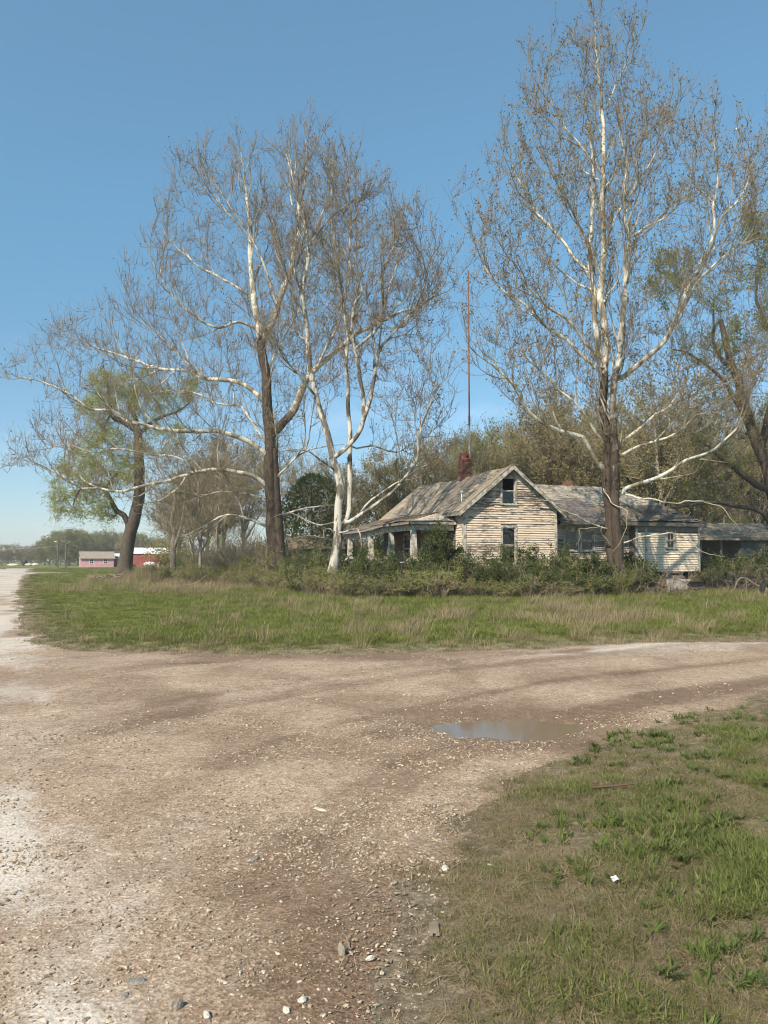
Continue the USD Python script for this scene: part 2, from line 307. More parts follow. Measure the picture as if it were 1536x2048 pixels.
shingle_mat('pale_shingles', [(0, (0.44, 0.385, 0.30)), (0.5, (0.56, 0.495, 0.40)), (0.85, (0.68, 0.605, 0.495)), (1, (0.24, 0.195, 0.15))])
shingle_mat('brown_shingles', [(0, (0.22, 0.172, 0.125)), (0.5, (0.33, 0.268, 0.20)), (1, (0.46, 0.39, 0.31))])
simple('brick', (0.17, 0.072, 0.048), (0.28, 0.135, 0.095), 9, bump=0.4, rnd=0.3)
simple('mortar', (0.22, 0.17, 0.14), (0.32, 0.26, 0.21), 12)
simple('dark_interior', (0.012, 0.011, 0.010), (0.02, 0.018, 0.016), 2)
simple('porch_siding', (0.10, 0.085, 0.07), (0.19, 0.165, 0.135), 4, stretch=(1, 1, 6))  # siding colour darkened to carry the shade under the porch roof
simple('red_stick', (0.11, 0.06, 0.04), (0.18, 0.10, 0.065), 6)
simple('plank_grey', (0.13, 0.115, 0.10), (0.25, 0.22, 0.19), 4, stretch=(1, 1, 6), bump=0.3)
simple('steel_rust', (0.18, 0.075, 0.056), (0.27, 0.12, 0.092), 3, rough=0.6, stretch=(1, 1, 0.4))
simple('galvanised', (0.30, 0.29, 0.27), (0.42, 0.41, 0.39), 3, rough=0.5)
simple('white_metal', (0.62, 0.62, 0.60), (0.74, 0.74, 0.72), 3, rough=0.45)
simple('white_roof_metal', (0.60, 0.61, 0.61), (0.76, 0.76, 0.75), 0.7, rough=0.5, rnd=0.05)
simple('pink_paint', (0.46, 0.245, 0.255), (0.60, 0.345, 0.36), 1.2, rnd=0.08)
simple('red_paint', (0.22, 0.055, 0.040), (0.33, 0.10, 0.075), 0.9, rnd=0.15)
simple('tan_shingles', (0.22, 0.18, 0.145), (0.30, 0.25, 0.20), 3)
simple('grey_siding', (0.10, 0.105, 0.105), (0.16, 0.165, 0.165), 2.0, rnd=0.15)
simple('black_plastic', (0.018, 0.018, 0.02), (0.035, 0.035, 0.037), 5, rough=0.5)
simple('rubber', (0.025, 0.024, 0.022), (0.05, 0.047, 0.042), 8, rough=0.8)
simple('tarp', (0.20, 0.185, 0.16), (0.32, 0.30, 0.265), 2.5, rough=0.7, bump=0.4, bscale=6)
simple('pole_wood', (0.085, 0.07, 0.055), (0.14, 0.12, 0.095), 3, stretch=(1, 1, 0.3))
simple('orange_cloth', (0.45, 0.24, 0.08), (0.6, 0.36, 0.15), 5)
def stone(name, c0, c1, rnd=0.3): simple(name, c0, c1, 22, rough=0.9, bump=0.6, bscale=60, rnd=rnd)
stone('white_stone', (0.40, 0.36, 0.295), (0.56, 0.51, 0.43), 0.1)
stone('grey_stone', (0.20, 0.172, 0.135), (0.32, 0.275, 0.215), 0.15)
stone('slate_stone', (0.16, 0.145, 0.12), (0.24, 0.22, 0.185), 0.1)
stone('tan_stone', (0.36, 0.29, 0.21), (0.48, 0.39, 0.29), 0.2)
M('gravel_stone', {'oi': ('object_info', {}), 'r': ('rgb_ramp', {'ramp': [(0, (0.15, 0.106, 0.066)), (0.3, (0.27, 0.205, 0.135)), (0.55, (0.37, 0.295, 0.205)), (0.93, (0.50, 0.43, 0.33)), (0.97, (0.28, 0.205, 0.14)), (1, (0.19, 0.175, 0.155))]}),
    'co': ('texture_coordinate', {}), 'n': ('noise_texture', {'scale': 3.0, 'detail': 5.0}), 'm': ('map_range', {'from_min': 0.3, 'from_max': 0.7, 'to_min': 0.75, 'to_max': 1.15}), 'hv': ('hsv', {}),
    'p': ('principled_bsdf', {'roughness': 0.9, 'specular_ior_level': 0.25})},
  [('oi.random', 'r.fac'), ('co.object', 'n.vector'), ('n.fac', 'm.value'), ('m.result', 'hv.value'), ('r.color', 'hv.color'), ('hv.color', 'p.base_color')])
M('window_glass', {'t': ('transparent_bsdf', {'color': (0.75, 0.77, 0.76)}), 'g': ('glossy_bsdf', {'roughness': 0.03, 'color': (0.9, 0.9, 0.9)}), 'x': ('mix_closure', {'fac': 0.05})},
  [('t.BSDF', 'x.closure1'), ('g.BSDF', 'x.closure2')], 'x.closure')
M('puddle_water', {'g': ('geometry', {}), 'n': ('noise_texture', {'scale': 6.0, 'detail': 2.0}), 'bp': ('bump', {'strength': 0.04, 'distance': 0.01}),
    'p': ('principled_bsdf', {'base_color': (0.175, 0.128, 0.083), 'roughness': 0.06, 'ior': 1.33, 'specular_ior_level': 0.34})},
  [('g.position', 'n.vector'), ('n.fac', 'bp.height'), ('bp.normal', 'p.normal')])
# gravel of the road: 'pale' (spread limestone) and 'damp' (wet dark soil) are laid down with the sheet
M('road_gravel', {
    'g': ('geometry', {}), 'pa': ('attribute', {'attribute': 'pale'}), 'da': ('attribute', {'attribute': 'damp'}),
    'v': ('voronoi_texture', {'scale': 55.0, 'randomness': 1.0}), 'v2': ('voronoi_texture', {'scale': 130.0}), 'n': ('noise_texture', {'scale': 9.0, 'detail': 9.0, 'roughness': 0.72}),
    'nb': ('noise_texture', {'scale': 0.9, 'detail': 6.0, 'roughness': 0.65}),
    'sc': ('separate_color', {}), 'a': ('math', {'math_type': 'multiply_add', 'value2': 0.30}), 'a2': ('math', {'math_type': 'multiply_add', 'value2': 0.32}), 'sc2': ('separate_color', {}), 'b': ('math', {'math_type': 'multiply_add', 'value2': 0.45}), 'c': ('math', {'math_type': 'multiply_add', 'value2': 0.25}), 'n5': ('math', {'math_type': 'multiply_add', 'value2': 0.60, 'value3': -0.28}),
    'soil': ('rgb_ramp', {'ramp': [(0.10, (0.12, 0.080, 0.051)), (0.35, (0.22, 0.153, 0.101)), (0.55, (0.31, 0.226, 0.156)), (0.75, (0.43, 0.333, 0.245)), (0.95, (0.60, 0.495, 0.39))]}),
    'stone': ('rgb_ramp', {'ramp': [(0.12, (0.20, 0.155, 0.115)), (0.40, (0.34, 0.28, 0.215)), (0.65, (0.45, 0.39, 0.32)), (0.95, (0.57, 0.515, 0.445))]}),
    'mx': ('mix_color', {}), 'dk': ('mix_color', {'blend_type': 'multiply', 'b': (0.56, 0.50, 0.45)}),
    'ph': ('math', {'math_type': 'multiply_add', 'value2': 0.5}), 'pf': ('map_range', {'from_min': 0.40, 'from_max': 0.85, 'clamp': True}),
    'ro': ('map_range', {'to_min': 0.9, 'to_max': 0.55}),
    'h': ('math', {'math_type': 'multiply_add', 'value2': 0.6}), 'bp': ('bump', {'strength': 0.7, 'distance': 0.010}),
    'p': ('principled_bsdf', {'specular_ior_level': 0.2})},
  [('g.position', 'v.vector'), ('g.position', 'v2.vector'), ('g.position', 'n.vector'), ('g.position', 'nb.vector'), ('v.color', 'sc.color'),
   ('sc.r', 'a.value1'), ('n.fac', 'n5.value1'), ('n5.value', 'a.value3'), ('v2.color', 'sc2.color'), ('sc2.g', 'a2.value1'), ('a.value', 'a2.value3'), ('nb.fac', 'b.value1'), ('a2.value', 'b.value3'), ('b.value', 'c.value3'), ('pa.fac', 'c.value1'),
   ('b.value', 'soil.fac'), ('c.value', 'stone.fac'),
   ('n.fac', 'ph.value1'), ('pa.fac', 'ph.value3'), ('ph.value', 'pf.value'), ('pf.result', 'mx.fac'), ('soil.color', 'mx.a'), ('stone.color', 'mx.b'),
   ('mx.result', 'dk.a'), ('da.fac', 'dk.fac'), ('dk.result', 'p.base_color'), ('da.fac', 'ro.value'), ('ro.result', 'p.roughness'),
   ('v.distance', 'h.value1'), ('n.fac', 'h.value3'), ('h.value', 'bp.height'), ('bp.normal', 'p.normal')])
M('field_soil', {
    'g': ('geometry', {}), 'dr': ('attribute', {'attribute': 'dry'}), 'n': ('noise_texture', {'scale': 14.0, 'detail': 9.0, 'roughness': 0.78}), 'nb': ('noise_texture', {'scale': 0.25, 'detail': 5.0}),
    'gr': ('rgb_ramp', {'ramp': [(0.3, (0.095, 0.105, 0.035)), (0.5, (0.15, 0.165, 0.052)), (0.7, (0.25, 0.23, 0.105))]}),
    'so': ('rgb_ramp', {'ramp': [(0.32, (0.075, 0.056, 0.036)), (0.5, (0.19, 0.150, 0.098)), (0.68, (0.40, 0.33, 0.225))]}),
    'ad': ('math', {'math_type': 'multiply_add', 'value2': 0.6}), 'f': ('map_range', {'from_min': 0.45, 'from_max': 0.85, 'clamp': True}),
    'mx': ('mix_color', {}), 'bp': ('bump', {'strength': 0.8, 'distance': 0.03}), 'p': ('principled_bsdf', {'roughness': 0.95, 'specular_ior_level': 0.1})},
  [('g.position', 'n.vector'), ('g.position', 'nb.vector'), ('n.fac', 'gr.fac'), ('n.fac', 'so.fac'), ('nb.fac', 'ad.value1'), ('dr.fac', 'ad.value3'), ('ad.value', 'f.value'), ('f.result', 'mx.fac'),
   ('gr.color', 'mx.a'), ('so.color', 'mx.b'), ('mx.result', 'p.base_color'), ('n.fac', 'bp.height'), ('bp.normal', 'p.normal')])

# ------------------------------------------------------------------ ground, roads, puddles
def smooth01(x, a, b):
    t = np.clip((x - a) / (b - a), 0, 1); return t * t * (3 - 2 * t)
def xy0(p): return np.concatenate([p, np.zeros(p.shape[:-1] + (1,))], -1)

far_edge = [gnd(*p) for p in ((62, 1139), (44, 1160), (34, 1185), (36, 1230), (48, 1265), (82, 1288), (120, 1300), (240, 1304), (370, 1307), (600, 1312), (800, 1310), (960, 1302), (1150, 1291), (1290, 1287), (1400, 1285), (1536, 1284))] + [np.array(p) for p in ((12, 16.6), (20, 19.2), (60, 28))]
near_edge = [np.array(p) for p in ((60, 24), (20, 15.2), (12, 12.9), (7.5, 10.9))] + [gnd(*p) for p in ((1536, 1398), (1400, 1425), (1250, 1462), (1170, 1490), (1080, 1522), (1000, 1562), (930, 1640), (880, 1750), (850, 1880), (830, 2048))] + [np.array((0.05, 1.0)), np.array((-0.4, -14))]
road_dir = unit(gnd(62, 1139) - gnd(48, 1265)); road_nrm = np.array([-road_dir[1], road_dir[0]])
edge0 = gnd(48, 1265)
far_right = far_edge[0] + road_dir * 22
left = [edge0 + road_dir * s + road_nrm * 7.6 for s in (-32, 0, 40, 120)]
cross = sg.Polygon([(-240, 128), (-70, 139), (-52, 140.5), (-20, 141), (-20, 142.6), (-52, 144.5), (-80, 147), (-240, 136)])
apron = sg.Polygon([gnd(40, 1149), gnd(132, 1148), gnd(130, 1145.5), gnd(52, 1144.5)])
gravel = sg.Polygon(far_edge + near_edge + left + [far_right]).buffer(0).union(cross).union(apron)
grass_near = sg.Polygon(near_edge[:-1] + [np.array((0.05, -10)), np.array((60, -10))]).buffer(0)
near_line = sg.LineString(near_edge); far_line = sg.LineString(far_edge[6:])
shapely.prepare(gravel)

def road_sd(xy):
    """signed distance to the gravel's edge, negative on the gravel"""
    p = shapely.points(xy[:, 0], xy[:, 1])
    d = shapely.distance(p, gravel.boundary)
    return np.where(shapely.contains(gravel, p), -d, d)

PUDDLE = gnd(1016, 1453); PUD2 = gnd(402, 1323)
def pud(xy, c, ax, ay, ang):
    d = xy - c; ca, sa = math.cos(ang), math.sin(ang)
    u = d[:, 0] * ca + d[:, 1] * sa; v = -d[:, 0] * sa + d[:, 1] * ca
    w = (meshkit.fbm(xy0(xy * 2.8 + 11), 4) - 0.5) * 1.5
    return (u / ax) ** 2 + (v / ay) ** 2 + w
def height(xy, sd):
    h = 0.07 * (meshkit.fbm(xy0(xy * 0.35), 3, 3) - 0.5) + 0.022 * (meshkit.fbm(xy0(xy * 2.6), 3, 9) - 0.5)
    h = h + 0.07 * smooth01(sd, 0.0, 1.2)
    h *= smooth01(np.hypot(xy[:, 0], xy[:, 1]), 0.5, 3.0) * 0.6 + 0.4
    d2 = ((xy - PUDDLE) ** 2 / np.array([1.5, 1.0]) ** 2).sum(1); k = np.exp(-d2 ** 2); h = h * (1 - k) + 0.0 * k
    h = h - 0.078 * np.exp(-pud(xy, PUDDLE, 0.86, 0.50, 0.05)) - 0.05 * np.exp(-pud(xy, PUD2, 0.5, 0.35, 0))
    return h
def Hxy(xy):
    xy = np.atleast_2d(np.asarray(xy, float)); return height(xy, road_sd(xy))

def axis(lo, hi, c, s0, g):
    out = [c]
    while out[-1] < hi: out.append(out[-1] + max(s0, g * (out[-1] - c)))
    neg = [c]
    while neg[-1] > lo: neg.append(neg[-1] - max(s0, g * (c - neg[-1])))
    return np.array(neg[:0:-1] + out)
gx = axis(-1400, 1400, 0.4, 0.075, 0.026); gy = np.concatenate([axis(-25, 2.4, 2.4, 0.2, 0.2)[:-1], axis(2.4, 2600, 2.4, 0.075, 0.018)])
GX, GY = np.meshgrid(gx, gy); GP = np.stack([GX.ravel(), GY.ravel()], 1)
g_sd = road_sd(GP); g_h = height(GP, g_sd)
ny, nx = GX.shape; ii, jj = np.meshgrid(np.arange(ny - 1), np.arange(nx - 1), indexing='ij')
quads = np.stack([ii * nx + jj, ii * nx + jj + 1, (ii + 1) * nx + jj + 1, (ii + 1) * nx + jj], -1).reshape(-1, 4)
near_d = shapely.distance(shapely.points(GP[:, 0], GP[:, 1]), near_line)
in_near = shapely.contains(grass_near, shapely.points(GP[:, 0], GP[:, 1]))
dry = np.where(in_near, 0.85 - 0.55 * smooth01(near_d, 0.4, 2.2), 0.55 - 0.45 * smooth01(g_sd, 0.1, 1.6))
gq = quads[(g_sd[quads] > -1.0).any(1) | (np.abs(GP[quads[:, 0], 1]) > 150)]
def compact(v, f, *attrs):
    u, inv = np.unique(f, return_inverse=True)
    return v[u], inv.reshape(f.shape), [a[u] for a in attrs]
v, f, (a_dry,) = compact(np.column_stack([GP, g_h]), gq, dry)
mesh('ground', (v, f), 'field_soil', smooth=True, attrs={'dry': a_dry}, kind='structure')

edge_n = (meshkit.fbm(xy0(GP * 1.1), 4, 21) - 0.5) * 1.5
s_al = (GP - edge0) @ road_dir; t_ac = (GP - edge0) @ road_nrm           # along and across the main road
far_d = shapely.distance(shapely.points(GP[:, 0], GP[:, 1]), far_line)
st1 = meshkit.fbm(np.stack([s_al * 0.35, t_ac * 1.7, 0 * s_al], 1), 5, 4)
st2 = meshkit.fbm(np.stack([near_d * 1.6, (GP[:, 0] - GP[:, 1]) * 0.28, 0 * s_al], 1), 5, 8)
bl = meshkit.fbm(xy0(GP * 0.9), 5, 14)
on_main = smooth01(t_ac, -1.5, 0.6)
pale = on_main * (0.62 + 2.6 * (st1 - 0.5) + 2.2 * (bl - 0.5)) + on_main * 0.25 * smooth01(GP[:, 1], 9, 20) + on_main * 0.22 * smooth01(t_ac, 0.4, 2.0)
lane = smooth01(GP[:, 0], 0.5, 4.0) * (1 - smooth01(far_d, 0.9, 2.6)) * smooth01(far_d, 0.0, 0.3)
pale = np.maximum(pale, lane * (0.50 + 1.8 * (st2 - 0.5)))
pale = np.maximum(pale, (0.15 + 1.3 * (st2 - 0.55) + 0.8 * (bl - 0.5)) * 0.8)
pale = np.clip(pale + 0.25 * (meshkit.fbm(xy0(GP * 5), 3, 2) - 0.5), 0, 1)
track = lambda d, c, w: np.exp(-((d - c) / w) ** 2)
damp = (0.75 * track(near_d, 0.55, 0.30) + 0.55 * track(near_d, 2.15, 0.3) + 0.35 * track(near_d, 3.6, 0.35)) * (0.25 + 0.75 * smooth01(GP[:, 0], 0.2, 3.0)) * smooth01(st2, 0.36, 0.6)
damp += 0.9 * smooth01(GP[:, 0], -3.6, -2.4) * (1 - smooth01(GP[:, 0], 1.2, 2.6)) * (1 - smooth01(far_d, 0.35, 1.2)) * smooth01(bl, 0.25, 0.5)
damp += 1.6 * np.exp(-pud(GP, PUDDLE, 1.15, 0.72, 0.05) * 0.8) + 0.5 * np.exp(-pud(GP, PUD2, 0.8, 0.5, 0) * 0.7)
damp += 0.5 * smooth01(st2, 0.56, 0.70) * (1 - on_main) + 0.5 * smooth01(bl, 0.53, 0.66) * (1 - 0.7 * on_main) + 0.35 * on_main * smooth01(0.5 - bl, 0.02, 0.12)
damp += 0.55 * smooth01(GP[:, 0], -1.2, -0.5) * (1 - smooth01(GP[:, 1], 3.2, 4.6)) * smooth01(bl, 0.38, 0.6)
damp = np.clip(damp, 0, 1); pale = pale * (1 - 0.8 * damp)
rq = quads[(g_sd[quads] < 0.9).any(1)]
rz = g_h + np.clip(-(g_sd + edge_n * 0.55) * 0.05, -0.05, 0.014) + 0.012 * (meshkit.fbm(xy0(GP * 9), 2, 5) - 0.5) * (g_sd < 0)
v, f, (a_p, a_d) = compact(np.column_stack([GP, rz]), rq, pale, damp)
mesh('gravel_road', (v, f), 'road_gravel', smooth=True, attrs={'pale': a_p, 'damp': a_d}, kind='structure')

def puddle(c, rx, ry, drop):
    lv = (float(Hxy([c])[0]) + drop) if drop > -.01 else drop
    a = np.linspace(0, 2 * np.pi, 48, endpoint=False)
    vv = np.vstack([[(*c, lv)], np.column_stack([c[0] + rx * np.cos(a), c[1] + ry * np.sin(a), np.full(48, lv)])])
    mesh('puddle', (vv, [(0, 1 + i, 1 + (i + 1) % 48) for i in range(48)]), 'puddle_water', smooth=True, kind='structure')
puddle(PUDDLE, 1.7, 1.2, -0.0225)
puddle(PUD2, 0.8, 0.5, 0.030)

# ------------------------------------------------------------------ the farmhouse
HX, HY, HROT = 3.75, 36.0, math.radians(20)
house = thing('farmhouse', 'abandoned cream clapboard farmhouse with peeling paint, grey shingle roofs and brick chimney', 'house', (HX, HY, 0), HROT)
ZE, ZA, WID, LEN, ZF = 4.10, 6.10, 5.0, 11.0, 0.80
SL = (ZA - ZE) / (WID / 2)

def part(name, kind_mesh, mat, parent=house, **kw): return mesh(name, kind_mesh, mat, parent, **kw)

def wall(name, origin, direction, poly, holes, thick=0.10):
    """a wall slab standing in the plane origin + s*direction (2D house coordinates), set behind its boards; returns the prim"""
    sh = sg.Polygon(poly)
    for h in holes: sh = sh.difference(sg.box(*h))
    m = trimesh.creation.extrude_polygon(sh, thick, engine='earcut')
    d = np.array([*direction, 0.0]); n = np.array([direction[1], -direction[0], 0.0])   # outward normal is to the right of the direction
    v = np.array(m.vertices)
    w = np.array([*origin, 0.0]) + v[:, :1] * d + v[:, 1:2] * np.array([0, 0, 1.0]) - v[:, 2:] * n - 0.012 * n
    return part(name, (w, np.array(m.faces)[:, ::-1]), 'plank_grey'), d, n

def clapboards(parent, origin, d, n, poly, holes, z0, z1, pitch=0.112, rs=None, lost=0.03, mat='clapboard_paint'):
    """one bevelled board per course and run, clipped to the wall's outline and openings"""
    rs = rs or np.random.default_rng(5); sh = sg.Polygon(poly); z = z0; o = np.array([*origin, 0.0])
    while z < z1 - 0.02:
        zm = z + pitch * 0.5
        row = sh.intersection(sg.LineString([(-50, zm), (50, zm)]))
        for h in holes:
            if h[1] - 0.02 < zm < h[3] + 0.02: row = row.difference(sg.box(h[0], -50, h[2], 50))
        for g in getattr(row, 'geoms', [row]):
            if g.is_empty or g.geom_type != 'LineString': continue
            a, b = sorted((g.coords[0][0], g.coords[-1][0]))
            if b - a < 0.08: continue
            cuts = [a] + ([a + (b - a) * rs.uniform(0.3, 0.7)] if b - a > 3.2 else []) + [b]
            for q in range(len(cuts) - 1):
                p0, p1 = cuts[q] + 0.002, cuts[q + 1] - 0.003
                if rs.random() < lost: p1 -= (p1 - p0) * rs.uniform(0.1, 0.5)
                s0, s1 = rs.normal(0, 0.004), rs.normal(0, 0.006); t = 0.036 + rs.uniform(0, 0.010); lo = pitch * rs.uniform(.16, .24)
                prof = [(0.0, lo), (t, lo - .006), (t, lo + 0.006), (0.012, pitch + 0.004), (0.0, pitch + 0.004)]
                vv = [o + d * x + n * k + np.array([0, 0, z + dz + off]) for x, off in ((p0, s0), (p1, s1)) for k, dz in prof]
                ff = [(0, 1, 2), (0, 2, 3), (0, 3, 4), (5, 7, 6), (5, 8, 7), (5, 9, 8)]
                for k in range(5):
                    k2 = (k + 1) % 5; ff += [(k, k + 5, k2 + 5), (k, k2 + 5, k2)]
                part('clapboard', (np.array(vv), np.array(ff)[:, ::-1]), mat if callable(mat) is False else mat(p0, p1), parent)
        z += pitch

def window(origin, d, n, x0, z0, x1, z1, panes=(1, 2), glass=True, parent=house, frame=0.09, lost=()):
    """casing, sill, sashes with muntins and a pane in each opening"""
    o = np.array([*origin, 0.0])
    P = lambda x, k, z: o + d * x + n * k + np.array([0, 0, z])
    def bar(s, xa, za, xb, zb, k0, k1):
        v = [P(x, k, z) for z in (za, zb) for x, k in ((xa, k0), (xb, k0), (xb, k1), (xa, k1))]
        s.add(v, [(0, 3, 2, 1), (4, 5, 6, 7), (0, 1, 5, 4), (1, 2, 6, 5), (2, 3, 7, 6), (3, 0, 4, 7)])
    w = UsdGeom.Xform.Define(stage, numbered(f'{parent.GetPath()}/window')).GetPrim()
    s = Soup(); F = frame
    bar(s, x0 - F, z0, x0, z1, -0.06, 0.055); bar(s, x1, z0, x1 + F, z1, -0.06, 0.055); bar(s, x0 - F, z1, x1 + F, z1 + F * 1.2, -0.06, 0.06)
    s.make('frame', 'trim_paint', w)
    s = Soup(); bar(s, x0 - F - 0.04, z0 - 0.055, x1 + F + 0.04, z0 - 0.002, -0.06, 0.095); s.make('sill', 'trim_paint', w)
    nx_, nz_ = panes; zs = np.linspace(z0, z1, nz_ + 1); xs = np.linspace(x0, x1, nx_ + 1)
    s = Soup()
    for k in range(nz_):
        kk = -0.045 if k == 0 else -0.02
        bar(s, x0, zs[k] + 0.001, x1, zs[k] + 0.045, kk, kk + 0.03); bar(s, x0, zs[k + 1] - 0.045, x1, zs[k + 1] - 0.001, kk, kk + 0.03)
        for x in (x0 + 0.002, x1 - 0.042): bar(s, x, zs[k] + 0.045, x + 0.04, zs[k + 1] - 0.045, kk, kk + 0.03)
        for x in xs[1:-1]: bar(s, x - 0.012, zs[k] + 0.045, x + 0.012, zs[k + 1] - 0.045, kk, kk + 0.03)
    s.make('sash', 'trim_paint', w)
    if glass:
        for k in range(nz_):
            for q in range(nx_):
                if (k, q) in lost: continue
                kk = -0.03 if k == 0 else -0.005
                s = Soup(); bar(s, xs[q] + 0.03, zs[k] + 0.04, xs[q + 1] - 0.03, zs[k + 1] - 0.04, kk - 0.004, kk); s.make('pane', 'window_glass', w)

def shingles(parent, origin, du, ds, width, length, poly, mat, rs, tab=0.30, expo=0.15, wob=None, name='shingles', stuff=True, lift=0.0):
    """courses of separate tabs on the plane origin + u*du + s*ds (s runs down the slope from the top), clipped to poly in (u, s)"""
    o = np.array(origin, float); du = np.array(du, float); ds = np.array(ds, float); nn = np.cross(du, ds); nn = nn * np.sign(nn[2])
    sh = sg.Polygon(poly); s = Soup(); r = 0
    q = length - expo
    while q > -expo:
        a, b = max(q, 0.0), min(q + expo * 1.35, length)
        row = sh.intersection(sg.LineString([(-60, (max(q, 0) + min(q + expo, length)) / 2), (60, (max(q, 0) + min(q + expo, length)) / 2)]))
        for g in getattr(row, 'geoms', [row]):
            if g.is_empty or g.geom_type != 'LineString': continue
            lo, hi = sorted((g.coords[0][0], g.coords[-1][0])); x = lo - (r % 2) * tab / 2
            while x < hi:
                w0, w1 = max(x + 0.004, lo), min(x + tab - 0.004, hi); x += tab
                if w1 - w0 < 0.02 or rs.random() < 0.012: continue
                j = rs.normal(0, 0.008, 4); k0 = 0.006 + lift; k1 = 0.018 + lift + rs.uniform(0, 0.012) + (rs.random() < 0.05) * 0.02
                pts = [(w0, a, k0), (w1, a, k0), (w1, b + j[0], k1), (w0, b + j[1], k1)]
                top = [o + du * u + ds * ss + nn * (k + 0.010) for u, ss, k in pts]; bot = [o + du * u + ds * ss + nn * (k - 0.006) for u, ss, k in pts[2:]]
                vv = np.array(top + bot)
                if wob is not None: vv[:, 2] += wob(vv)
                s.add(vv, [(0, 1, 2), (0, 2, 3), (3, 2, 4), (3, 4, 5)])
        q -= expo; r += 1
    return s.make(name, mat, parent, kind='stuff' if stuff else None)

rsh = np.random.default_rng(11)
Z0 = np.array([0, 0, 1.0])
# gable front
gable = [(0, ZF - 0.1), (WID, ZF - 0.1), (WID, ZE), (WID / 2, ZA), (0, ZE)]
h_up = (2.02, 4.28, 2.72, 5.55); h_lo = (2.02, 1.45, 2.72, 3.15)
pad = lambda h, f=0.09: (h[0] - f, h[1] - 0.06, h[2] + f, h[3] + f * 1.2)
wp, d, n = wall('front_wall', (0, 0), (1, 0), gable, [h_up, h_lo])
clapboards(wp, (0, 0), d, n, [(0.09, ZF - 0.1), (WID - 0.09, ZF - 0.1), (WID - 0.09, ZE), (WID / 2, ZA - 0.05), (0.09, ZE)], [pad(h_up), pad(h_lo)], ZF - 0.05, ZA - 0.1, rs=rsh)
window((0, 0), d, n, *h_up, panes=(1, 2), glass=True, lost=((1, 0),))
window((0, 0), d, n, *h_lo, panes=(1, 2))
# left wall, along the porch
lh_w = (7.4, 1.45, 8.2, 3.0); lh_d = (5.0, ZF, 5.95, 2.95); lh_w2 = (2.3, 1.45, 3.2, 3.0)          # measured from the back corner
lholes = [(LEN - 3.0, 1.45, LEN - 2.2, 3.0), (LEN - 5.0, ZF + 0.02, LEN - 4.1, 2.95), (LEN - 7.6, 1.45, LEN - 6.7, 3.0)]
wl, d, n = wall('side_wall', (0, LEN), (0, -1), [(0, ZF - 0.1), (LEN - 0.12, ZF - 0.1), (LEN - 0.12, ZE + 0.02), (0, ZE + 0.02)], lholes)
clapboards(wl, (0, LEN), d, n, [(0, ZF - 0.1), (LEN - 0.86, ZF - 0.1), (LEN - 0.86, ZE - 0.06), (0, ZE - 0.06)], [pad(h) for h in lholes], ZF - 0.05, ZE - 0.05, rs=rsh, lost=0.0, pitch=0.15, mat='porch_siding')  # boards under the porch roof, with its shade put into their colour
clapboards(wl, (0, LEN), d, n, [(LEN - 0.85, ZF - 0.1), (LEN - 0.10, ZF - 0.1), (LEN - 0.10, ZE - 0.06), (LEN - 0.85, ZE - 0.06)], [], ZF - 0.05, ZE - 0.05, rs=rsh, lost=0.0)
window((0, LEN), d, n, *lholes[0], panes=(1, 2)); window((0, LEN), d, n, *lholes[2], panes=(1, 2))
door = part('front_door', trimesh.creation.box((0.05, 0.88, 2.1)).apply_translation((0.06, 4.55, ZF + 1.08)), 'bare_wood')
mesh('handle', trimesh.creation.icosphere(1, 0.035).apply_translation((0.02, 4.2, ZF + 1.0)), 'steel_rust', door)
s = Soup(); s.box((-0.05, 4.0, ZF + .02), (0.0, 4.1, 3.03)); s.box((-0.05, 5.0, ZF + .02), (0.0, 5.1, 3.03)); s.box((-0.052, 3.96, 3.03), (0.0, 5.14, 3.14)); s.make('door_frame', 'trim_paint', house)
# right and back walls, floor
part('side_wall', trimesh.creation.box((0.1, LEN - 0.3, ZE - ZF)).apply_translation((WID - 0.062, LEN / 2, (ZE + ZF) / 2)), 'plank_grey')
wb, d, n = wall('back_wall', (WID, LEN), (-1, 0), gable, [])
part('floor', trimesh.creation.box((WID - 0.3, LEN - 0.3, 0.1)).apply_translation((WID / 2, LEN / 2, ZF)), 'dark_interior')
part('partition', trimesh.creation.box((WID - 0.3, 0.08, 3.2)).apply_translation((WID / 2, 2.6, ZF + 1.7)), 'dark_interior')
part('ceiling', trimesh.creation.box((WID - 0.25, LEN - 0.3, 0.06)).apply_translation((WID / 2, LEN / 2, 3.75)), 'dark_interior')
# corner boards
s = Soup(); s.box((-0.035, -0.055, ZF - 0.12), (0.085, 0.0, ZE - 0.02)); s.box((-0.055, -0.052, ZF - 0.12), (-0.036, 0.10, ZE - 0.05)); s.make('corner_board', 'trim_paint', house)
s = Soup(); s.box((WID - 0.085, -0.055, ZF - 0.12), (WID + 0.035, 0.0, ZE - 0.02)); s.make('corner_board', 'trim_paint', house)
part('foundation', trimesh.creation.box((WID - 0.1, LEN - 0.1, ZF)).apply_translation((WID / 2, LEN / 2, ZF / 2 - 0.1)), 'mortar')
